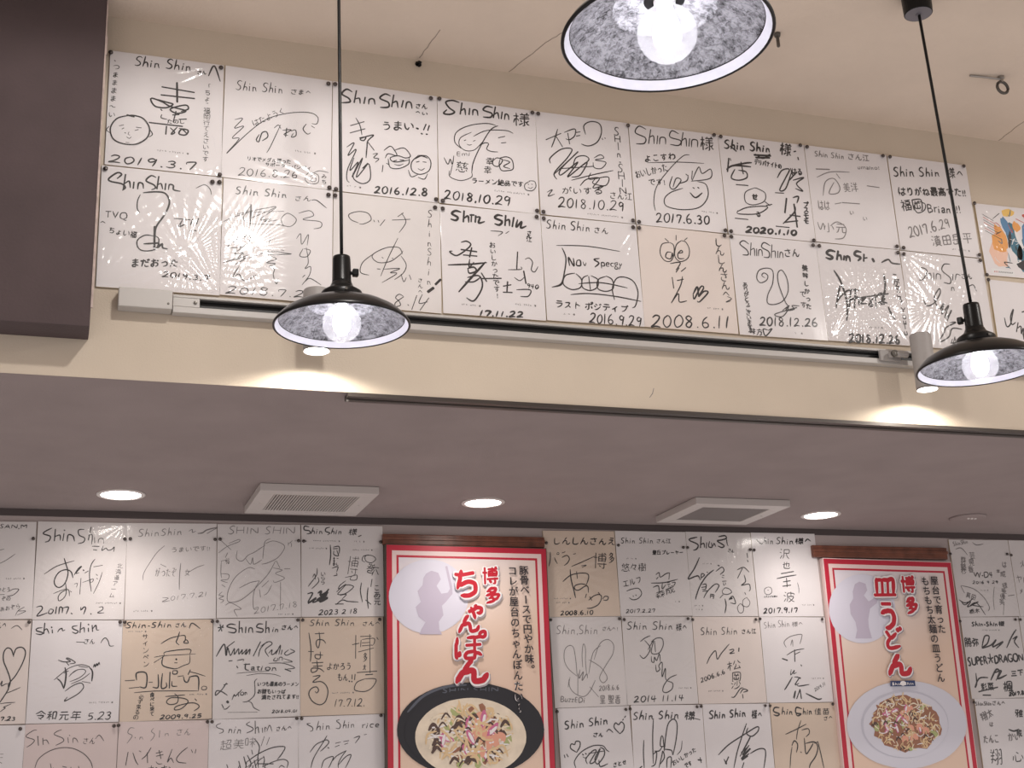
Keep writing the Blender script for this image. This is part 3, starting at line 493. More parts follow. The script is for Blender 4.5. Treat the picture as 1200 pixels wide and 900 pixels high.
'杉': (1, [[21,9,21,59],[49,15,40,21,38,21],[11,21,30,21],[56,26,49,33,39,39],[28,34,26,31,21,30],[59,42,52,50,38,58,35,58],[10,46,17,32,21,31]]),
'来': (1, [[35,9,35,59],[14,15,57,15],[20,21,23,29],[52,22,49,29],[11,35,32,35,33,36,59,35],[11,55,15,54,19,50,22,49,30,41,33,36],[60,55,50,50,41,41,39,36]]),
'松': (1, [[19,9,19,30,18,30,19,59],[40,10,36,23,32,30],[51,11,54,20,59,29],[11,21,26,21],[43,30,41,39,35,51,34,56],[26,36,24,31,19,30],[53,43,58,56],[10,47,15,34,18,33],[56,53,35,55]]),
'栃': (1, [[19,9,19,31,18,31,19,33,19,59],[57,10,32,14,32,43,30,52,27,58],[12,21,25,21],[59,23,32,23],[26,37,22,31,19,31],[10,50,10,45,14,39,15,34,18,33],[37,58,42,47,44,35,44,23],[50,58,56,57,57,35,44,35]]),
'森': (1, [[35,8,35,29],[14,14,30,14,32,16,39,16,41,14,57,14],[13,29,24,24,32,16],[59,29,50,26,49,24,43,21,39,16],[21,33,20,45],[47,33,47,59],[11,39,20,40],[30,39,21,39],[38,39,44,39,46,41,50,41,52,39,60,39],[15,50,17,46,20,45],[30,50,20,45],[56,51,50,41],[35,54,41,49,45,43,47,43],[21,59,21,47,22,46]]),
'楓': (1, [[18,9,18,29,17,30,18,32,18,59],[49,18,36,20],[11,21,24,21],[25,38,22,33,18,32],[10,47,14,34,18,33],[50,48,53,59],[63,51,62,58,58,57,57,52,56,10,30,10,29,11,29,47,26,57],[34,55,42,55,51,53],[43,19,43,54],[43,28,50,28,50,41,36,41,35,40,35,29,43,28]]),
'様': (1, [[19,9,19,28,18,32,15,33,10,47],[54,9,53,15],[38,10,38,15],[32,15,60,15],[11,21,26,21],[33,23,58,23],[31,31,60,31],[33,38,36,43],[58,39,54,44,54,46,52,47],[26,41,26,37,24,34,19,32],[39,49,29,55],[60,55,58,55,53,50,52,47],[19,59,19,32],[40,59,45,58,45,45,46,44,45,15],[46,44,52,45,52,47]]),
'樹': (1, [[17,9,17,32,16,33,17,35,17,59],[35,9,35,22],[57,9,57,58,52,59],[27,14,44,14],[11,21,23,21],[49,21,61,21],[28,23,35,22,42,23],[49,31,51,43],[23,37,20,32,17,32],[30,45,31,51],[41,45,39,55],[10,47,13,36,16,35],[46,54,27,57],[29,30,42,30,42,39,41,40,29,40,28,39,29,30]]),
'江': (1, [[14,10,21,13],[30,14,56,14],[11,26,19,30],[22,42,13,57],[28,55,60,55],[43,14,43,55]]),
'沙': (1, [[43,9,43,39],[15,10,20,12],[54,17,60,30],[32,19,27,35],[10,26,18,30],[56,36,53,43,46,51,37,56,27,58],[21,42,13,57]]),
'沢': (1, [[15,10,20,12],[11,26,17,28],[21,42,13,57],[24,58,28,52,31,42,32,12,33,11,58,11,58,29,44,31,43,30,32,30],[60,58,50,48,44,35,44,31]]),
'波': (1, [[43,9,43,31],[16,11,21,13],[57,24,59,17,29,17,28,43,24,57],[11,26,18,29],[20,42,12,57],[31,58,36,57,41,54,44,50,47,49,54,38,55,32,54,31,36,31,35,32,29,31],[60,58,51,55,46,50],[35,32,36,38,44,50]]),
'洋': (1, [[34,8,37,14,37,19],[54,9,51,14,50,19],[15,11,21,14],[29,19,43,19,44,20,45,19,59,19],[12,26,19,30],[31,32,57,32],[20,41,13,56],[27,45,61,45],[44,58,44,20]]),
'海': (1, [[33,9,33,15],[15,10,20,12],[58,15,33,15],[26,24,30,16,33,15],[12,28,16,29],[42,29,46,33,46,37],[25,37,61,37],[19,41,13,57],[59,50,55,50],[44,58,52,59,54,56,54,50],[30,37,29,50,55,50],[31,37,31,27,33,24,56,24,55,50],[40,37,40,42,45,46,45,50]]),
'満': (1, [[35,9,35,25],[50,9,50,25],[14,10,18,11],[27,14,59,14],[25,25,60,25],[11,26,18,29],[34,41,34,53],[51,41,51,52],[20,42,13,57],[26,59,26,35,27,34,58,34,58,58,52,59],[42,25,42,49],[42,49,51,50],[42,49,34,50]]),
'濱': (1, [[43,8,43,12],[14,10,19,12],[27,17,28,13,42,13,43,12,44,13,59,13,59,17],[33,19,52,19],[36,23,28,27],[57,24,49,28,44,28],[10,26,17,29],[27,33,32,33,32,32,55,33,55,50,54,51,32,51,31,50,31,33],[20,42,13,56],[42,55,37,55,32,58,27,59],[48,55,50,54,50,51],[61,59,50,54],[44,19,43,32],[31,39,55,39],[31,45,55,45],[39,51,39,55]]),
'火': (1, [[35,9,34,35,28,47,21,54,12,58],[19,21,18,27,14,35],[58,21,56,22,51,34],[61,57,60,58,56,57,46,51,40,44,38,38,34,35]]),
'獲': (1, [[37,9,37,16,34,22,32,23,32,40,45,40,46,39,47,40,59,40],[51,9,51,14],[23,10,22,13,18,15,18,19,15,20,11,24],[14,11,16,15,18,15],[29,12,60,12],[45,18,46,19,46,39],[58,23,35,23,34,22],[58,28,32,28],[57,34,32,34],[15,40,16,37,19,34,21,34],[30,46,55,46,56,47,55,49,49,55],[12,57,13,58,19,57,21,55,22,49,21,24,20,20,18,19],[61,58,59,59,50,57,49,55,41,55,40,57,37,57,37,58,28,59],[34,46,34,49,41,55]]),
'田': (1, [[13,58,14,55,13,54,13,13,14,12,34,12,35,13,36,12,57,12,57,58],[35,13,35,55],[13,33,57,33],[14,55,57,55]]),
'皿': (1, [[10,55,60,55],[29,15,29,55],[29,15,30,14,41,14,42,15,43,14,55,14,55,55],[29,15,28,14,17,14,16,15,16,55],[42,15,42,55]]),
'真': (1, [[36,8,35,13,34,13,34,19],[13,13,34,13],[58,13,35,13],[11,47,60,47],[44,53,54,56,56,58,59,58],[26,54,12,59],[34,19,35,20,51,20,51,47],[34,19,19,21,19,47],[19,27,51,27],[19,34,51,34],[19,40,51,40]]),
'福': (1, [[17,9,18,13],[32,11,60,11],[11,19,25,19,26,20,25,25,22,28,21,34,19,34,19,59],[9,42,14,38,19,37],[32,59,32,39],[59,59,59,36,33,36,32,39],[21,34,24,35,27,39,32,39],[45,36,45,56],[32,46,59,46],[32,56,59,56],[36,18,56,18,56,28,55,29,36,29,35,28,36,18]]),
'絶': (1, [[41,8,40,14,37,16,34,22,34,25,35,25,35,56,37,58,58,58,60,56,60,52],[20,9,12,25],[24,20,22,25,11,25,10,26],[26,31,26,37,28,38,28,40],[12,38,26,37],[25,45,28,53],[19,46,20,57],[12,47,11,56,10,56,11,59],[40,14,52,14,52,19,48,25,35,25],[49,24,58,25,58,39,57,40,47,40,46,39,45,40,35,40],[19,25,19,29,16,32,14,38],[46,25,46,39]]),
'美': (1, [[23,8,26,16],[47,10,46,16],[14,16,57,16],[17,25,54,25],[11,34,60,34],[13,43,31,43,32,44,59,43],[61,57,56,58,47,55,40,49,39,44],[12,58,19,57,26,54,31,49,32,44],[35,16,34,44]]),
'群': (1, [[58,8,55,14,55,19],[42,10,43,19],[13,11,30,11,31,12,31,29,30,30,19,30],[40,19,60,19],[11,20,34,20],[13,30,19,30],[41,32,58,32],[38,45,60,45],[11,47,16,41,17,30],[16,59,16,44,15,43],[49,59,49,19],[20,11,20,20],[19,20,19,30],[16,40,31,40,31,56,16,56]]),
'翔': (1, [[25,9,22,19,19,20],[13,10,14,15],[32,11,42,11,42,57,35,58],[49,11,59,11,59,57,52,58],[10,19,19,20],[27,19,22,19],[49,21,53,31],[33,22,37,31],[11,31,26,31],[10,43,26,43,31,47,38,40,42,39],[48,45,53,40,59,38],[14,56,17,50,18,43],[19,20,19,43]]),
'聖': (1, [[11,10,34,10],[34,31,11,32],[31,34,31,10],[15,40,56,40],[18,49,53,49],[10,58,61,58],[15,10,15,32],[15,17,31,17],[15,24,31,24],[35,40,35,58],[42,12,57,12,58,13,58,30,57,31,41,31,41,13,42,12]]),
'腹': (1, [[39,8,38,13,34,17,34,21],[60,13,38,13],[18,58,23,59,25,57,25,24],[60,58,50,56,49,53],[31,59,40,57,44,53],[11,60,10,57,11,57,13,46,13,11,14,10,25,10,25,24],[25,21,57,21,57,34,56,35,36,35,35,34,35,21],[13,24,25,24],[35,28,57,28],[42,35,41,42],[13,38,25,38],[41,42,54,42,55,43,54,47,50,50,49,53],[41,42,39,42,38,45,33,47,32,49,25,49],[38,45,44,51,44,53],[44,53,49,53]]),
'芸': (1, [[24,9,24,19],[46,9,46,18],[12,14,58,14],[17,27,54,27],[11,39,27,39,28,40,30,39,60,39],[49,49,51,55,53,55,56,59],[28,40,26,46,21,51,19,57,51,55]]),
'苗': (1, [[25,9,25,21],[46,9,46,21],[11,15,59,15],[17,58,17,29,18,28,54,28,54,59],[35,28,35,56],[17,42,54,42],[17,56,54,56]]),
'菜': (1, [[25,9,25,17],[45,9,45,16,48,20],[12,12,60,12],[56,21,48,20,48,21,41,22,14,23],[55,27,52,34],[17,29,19,34,22,36],[34,29,35,33],[35,39,35,59],[11,42,30,42,31,44,39,44,41,42,60,42],[61,56,59,57,49,53,43,49,39,44],[12,57,25,51,26,49,30,47,31,44]]),
'藝': (1, [[25,9,25,15,22,19],[45,9,45,29,44,30],[10,12,60,12],[14,19,22,19],[31,19,23,19],[39,22,54,22,54,31,56,38,59,40,61,38,61,34],[11,25,21,25,22,24,23,25,33,25],[39,28,49,34],[22,32,22,39],[10,41,22,39,23,40,25,39,36,39,37,40,41,37,44,32],[18,45,53,45],[10,51,24,51,24,52,26,51,60,51],[15,59,52,57,57,60,60,60],[22,19,22,24],[18,25,18,28,13,30,14,34,33,33,34,30,32,30,29,25],[47,51,49,57],[24,52,21,58]]),
'行': (1, [[34,12,58,12],[15,17,12,18],[24,22,23,25,19,29,19,59],[31,28,60,28],[11,37,14,34,19,33],[42,59,51,57,51,28]]),
'豊': (1, [[29,7,29,27],[41,8,41,26],[12,33,59,33],[10,58,25,58,26,57,27,58,43,58,44,57,45,58,60,58],[29,12,54,12,54,26,53,27,42,27,41,26,40,27,17,27,16,26,16,13,17,12,29,12],[16,19,54,19],[26,48,51,48,52,40,19,40,18,47,26,48],[26,48,26,57],[46,48,46,53,44,57]]),
'超': (1, [[21,9,21,26],[37,10,58,10,59,11,57,25,51,26],[12,15,31,15],[11,26,32,26,38,28,44,20,45,10],[13,36,13,49,12,49,10,57],[31,39,22,39],[61,57,29,57,24,56,22,53,13,49],[22,26,22,53],[40,33,57,33,57,48,39,48,39,34,40,33]]),
'道': (1, [[34,8,35,16],[52,8,49,15],[18,16,18,18],[26,16,48,16,49,15,50,16,60,16],[11,29,19,30,19,51],[15,53,19,51],[61,57,29,57,19,51],[42,16,41,24],[41,24,54,24,55,25,55,48,54,49,30,49,30,25,31,24,41,24],[30,33,55,33],[30,41,55,41]]),
'雅': (1, [[43,9,38,23,39,25,39,59],[51,9,51,12,52,12,52,15,51,15,51,55],[12,11,31,11],[14,18,12,31,22,31,24,33],[60,19,40,19],[59,31,39,31],[59,43,39,43],[14,50,17,44,19,43,22,35,24,34],[60,55,39,55],[20,58,26,57,26,35,25,34],[26,11,26,31],[38,24,34,26,33,31,26,31],[26,31,24,34]]),
'食': (1, [[35,19,36,24],[60,24,51,22,50,20,41,15,37,10,33,11,28,17,23,19,21,23],[12,25,17,23,50,24,51,22],[35,47,40,50,46,51],[36,54,27,57,20,57,20,25,21,24],[54,57,47,54,46,51],[50,24,50,41,53,45,46,51],[20,33,50,33],[20,41,50,41]]),
'香': (1, [[54,10,47,9,40,11,18,12,17,13],[11,21,30,21,31,22,60,21],[35,33,35,11],[59,37,55,36,54,34,46,30,42,26,41,22],[12,38,17,36,21,32,23,32,30,25,31,22],[17,36,20,40,20,57,52,57,52,39],[55,36,53,39,21,39,20,40],[20,48,52,48]]),
'高': (1, [[35,8,36,14],[12,14,59,14],[24,55,24,45,25,44,45,44,44,53,24,53],[13,59,13,38,14,37,57,37,57,58,51,59],[21,21,50,21,51,28,49,30,21,30,20,29,21,21]]),
}

GL['S'] = (0.52, [[31,18,25,13,15,17,12,26,19,33,27,40,27,50,18,56,8,53]])
GL['h'] = (0.50, [[16,10,13,34,10,57],[11,46,18,37,24,37,26,46,27,57]])
GL['i'] = (0.27, [[11,36,9,56],[12,26,12,27]])
GL['n'] = (0.48, [[11,36,10,57],[10,44,17,37,23,39,24,48,27,57]])
GL['0'] = (0.50, [[22,14,12,24,10,42,17,56,27,50,31,32,26,17,19,15]])
GL['1'] = (0.34, [[16,14,14,34,12,57]])
GL['2'] = (0.52, [[10,22,17,14,27,16,27,28,18,44,8,56,20,53,32,55]])
GL['3'] = (0.48, [[11,19,20,14,27,20,24,30,17,33,27,37,28,48,20,56,9,53]])
GL['4'] = (0.52, [[12,15,10,36,31,37],[24,14,22,57]])
GL['5'] = (0.48, [[12,16,11,33,22,31,29,40,25,52,9,56],[12,16,29,15]])
GL['6'] = (0.50, [[24,13,14,26,10,44,17,56,27,51,27,40,18,36,11,43]])
GL['7'] = (0.48, [[11,27,11,17,29,16,26,34,19,57]])
GL['8'] = (0.50, [[27,19,18,13,12,21,19,31,28,42,22,56,12,51,13,41,23,31,28,20]])
GL['9'] = (0.50, [[27,19,18,14,11,24,16,34,26,28,28,17,27,38,24,57]])
GL['.'] = (0.26, [[13,54,15,56]])
def glyph(ch):
    """strokes of a character in em units, baseline at 0, and its advance"""
    if ch == ' ': return [], 0.32
    adv, s = GL.get(ch, (0.6, []))
    return [[((st[i] + .5) / 60.0 - .1, .95 - (st[i+1] + .5) / 60.0) for i in range(0, len(st), 2)] for st in s], adv

def smooth_line(p, step):
    if len(p) < 3: return p
    out = []
    for i in range(len(p) - 1):
        p0 = p[max(i-1, 0)]; p1 = p[i]; p2 = p[i+1]; p3 = p[min(i+2, len(p)-1)]
        L = math.hypot(p2[0]-p1[0], p2[1]-p1[1]); n = max(1, min(8, int(L / step)))
        for k in range(n):
            t = k / n; t2 = t*t; t3 = t2*t
            out.append(tuple(0.5*((2*p1[j]) + (-p0[j]+p2[j])*t + (2*p0[j]-5*p1[j]+4*p2[j]-p3[j])*t2 + (-p0[j]+3*p1[j]-3*p2[j]+p3[j])*t3) for j in (0, 1)))
    out.append(p[-1])
    return out

class Ink:
    """flat pen strokes in a plane; x right, z up (mm), y towards the viewer"""
    def __init__(s): s.V = []; s.F = []; s.mi = []; s.k = 0
    def stroke(s, p, w, mi=0, y=0.0, taper=0.55):
        q = [p[0]]
        for a in p[1:]:
            if math.hypot(a[0]-q[-1][0], a[1]-q[-1][1]) > 0.12: q.append(a)
        if len(q) < 2: q = [q[0], (q[0][0] + w * .5, q[0][1])]
        n = len(q); b = len(s.V); s.k = (s.k + 1) % 24; y -= s.k * 8e-6
        L = sum(math.hypot(c[0]-a[0], c[1]-a[1]) for a, c in zip(q, q[1:]))
        w *= 1.7 if L < 1.8 * w else 1.4
        def nrm(a, c):
            d = math.hypot(c[0]-a[0], c[1]-a[1]) or 1; return -(c[1]-a[1])/d, (c[0]-a[0])/d
        # push the ends out for round-ish caps
        for i, pt in enumerate(q):
            nx, ny = nrm(q[max(0, i-1)], q[min(n-1, i+1)])
            t = min(i, n-1-i) / max(1, min(4, n/2)); k = taper + (1 - taper) * min(1, t) if n > 2 else .85
            h = w * .5 * k
            yy = y - i * 3e-6
            s.V.append(((pt[0]+nx*h)/1000, yy, (pt[1]+ny*h)/1000)); s.V.append(((pt[0]-nx*h)/1000, yy, (pt[1]-ny*h)/1000))
            if i: s.F.append((b+2*i-2, b+2*i-1, b+2*i+1, b+2*i)); s.mi.append(mi)
        for e, d in ((0, 1), (n-1, -1)):
            nx, ny = nrm(q[e], q[e+d]); h = w * .5 * (taper if n > 2 else .85)
            px, py = q[e]; tx, ty = ny, -nx           # direction along e->e+d
            c = len(s.V)
            s.V.append(((px - tx*h*.6 + nx*h*.6)/1000, y, (py - ty*h*.6 + ny*h*.6)/1000)); s.V.append(((px - tx*h*.6 - nx*h*.6)/1000, y, (py - ty*h*.6 - ny*h*.6)/1000))
            s.F.append((b+2*e, b+2*e+1, c+1, c) if d == 1 else (b+2*e, b+2*e+1, c, c+1)); s.mi.append(mi)
    def poly(s, pts, mi=0, y=0.0):
        b = len(s.V); s.V += [(p[0]/1000, y, p[1]/1000) for p in pts]; s.F.append(tuple(range(b, b+len(pts)))); s.mi.append(mi)
    def text(s, t, x0, y0, x1, y1, h, w, mi=0, vert=False, jit=1.0, y=0.0, rng=random):
        cjk = any(ord(c) > 0x2000 for c in t)
        size = h / .9 if cjk else h / .73
        ang = math.atan2(y1-y0, x1-x0); L = math.hypot(x1-x0, y1-y0)
        ca, sa = math.cos(ang), math.sin(ang)
        if vert: n = len(t); pitch = L / n
        else:
            adv = [glyph(c)[1] for c in t]; tot = sum(adv) * size; sx = L / tot if tot else 1
        pos = 0.0
        for i, ch in enumerate(t):
            g, ad = glyph(ch)
            if len(t) > 1: r = rng.uniform(-.07, .07)*jit; k = 1 + rng.uniform(-.08, .08)*jit
            else: r, k = 0, 1
            sh = 0.10 * jit
            for st in g:
                pts = []
                for gx, gy in st:
                    gx += rng.uniform(-.014, .014)*jit; gy += rng.uniform(-.014, .014)*jit
                    if vert:
                        ex = (gx - ad/2) * size * k; ey = (gy - .36) * size * k
                        ex, ey = ex*math.cos(r) - ey*math.sin(r), ex*math.sin(r) + ey*math.cos(r)
                        c = (i + .5) * pitch
                        pts.append((x0 + ca*c + ex, y0 + sa*c + ey))
                    else:
                        ex = (gx + gy*sh - ad/2) * size * sx * k; ey = (gy + (.05 if cjk and ord(ch) > 0x2000 else 0)) * size * k
                        ex, ey = ex*math.cos(r) - ey*math.sin(r), ex*math.sin(r) + ey*math.cos(r)
                        c = pos + ad/2*size*sx
                        pts.append((x0 + ca*(c+ex) - sa*ey, y0 + sa*(c+ex) + ca*ey))
                s.stroke(smooth_line(pts, 1.6), w * rng.uniform(.85, 1.12), mi, y)
            if not vert: pos += ad*size*sx
    def obj(s, name, mats, parent, loc=(0, 0, 0)):
        if not s.V: return None
        me = bpy.data.meshes.new(name); me.from_pydata(s.V, [], s.F)
        if max(s.mi) > 0: me.polygons.foreach_set('material_index', s.mi)
        me.update()
        return link(name, me, mats, parent, loc)

def pairs(v): return [(v[i], v[i+1]) for i in range(0, len(v), 2)]

def run_items(items, ink, prt, rng, y=0.0):
    g = 0
    for it in items:
        k = it[0]
        if k == 'I': g = it[1]
        elif k in 'SP': ink.stroke(smooth_line(pairs(it[2:]), 2.5) if k == 'S' else pairs(it[2:]), it[1], g, y)
        elif k in 'TV': ink.text(it[7], *it[2:7], it[1], g, k == 'V', 1.0, y, rng)
        elif k == 'N':
            x0, y0, x1, y1 = it[1:]
            L = abs(x1 - x0); n = max(3, int(L / 5)); ym = (y0 + y1) / 2
            for i in range(n):
                if i in (n // 3, n - 2): continue
                cx = x0 + (i + .5) * L / n
                for _ in range(3):
                    xx = cx + rng.uniform(-1.4, 1.4); yy = ym + rng.uniform(-1.5, 1.5)
                    if rng.random() < .5: prt.stroke([(xx-1.2, yy), (xx+1.2, yy)], .6, 0, y)
                    else: prt.stroke([(xx, yy-1.3), (xx, yy+1.3)], .6, 0, y)
            prt.stroke([(x1-3, ym-1.6), (x1-.6, ym-1.6)], 1.4, 0, y); prt.stroke([(x1-3, ym+.6), (x1-.6, ym+.6)], 1.6, 0, y)

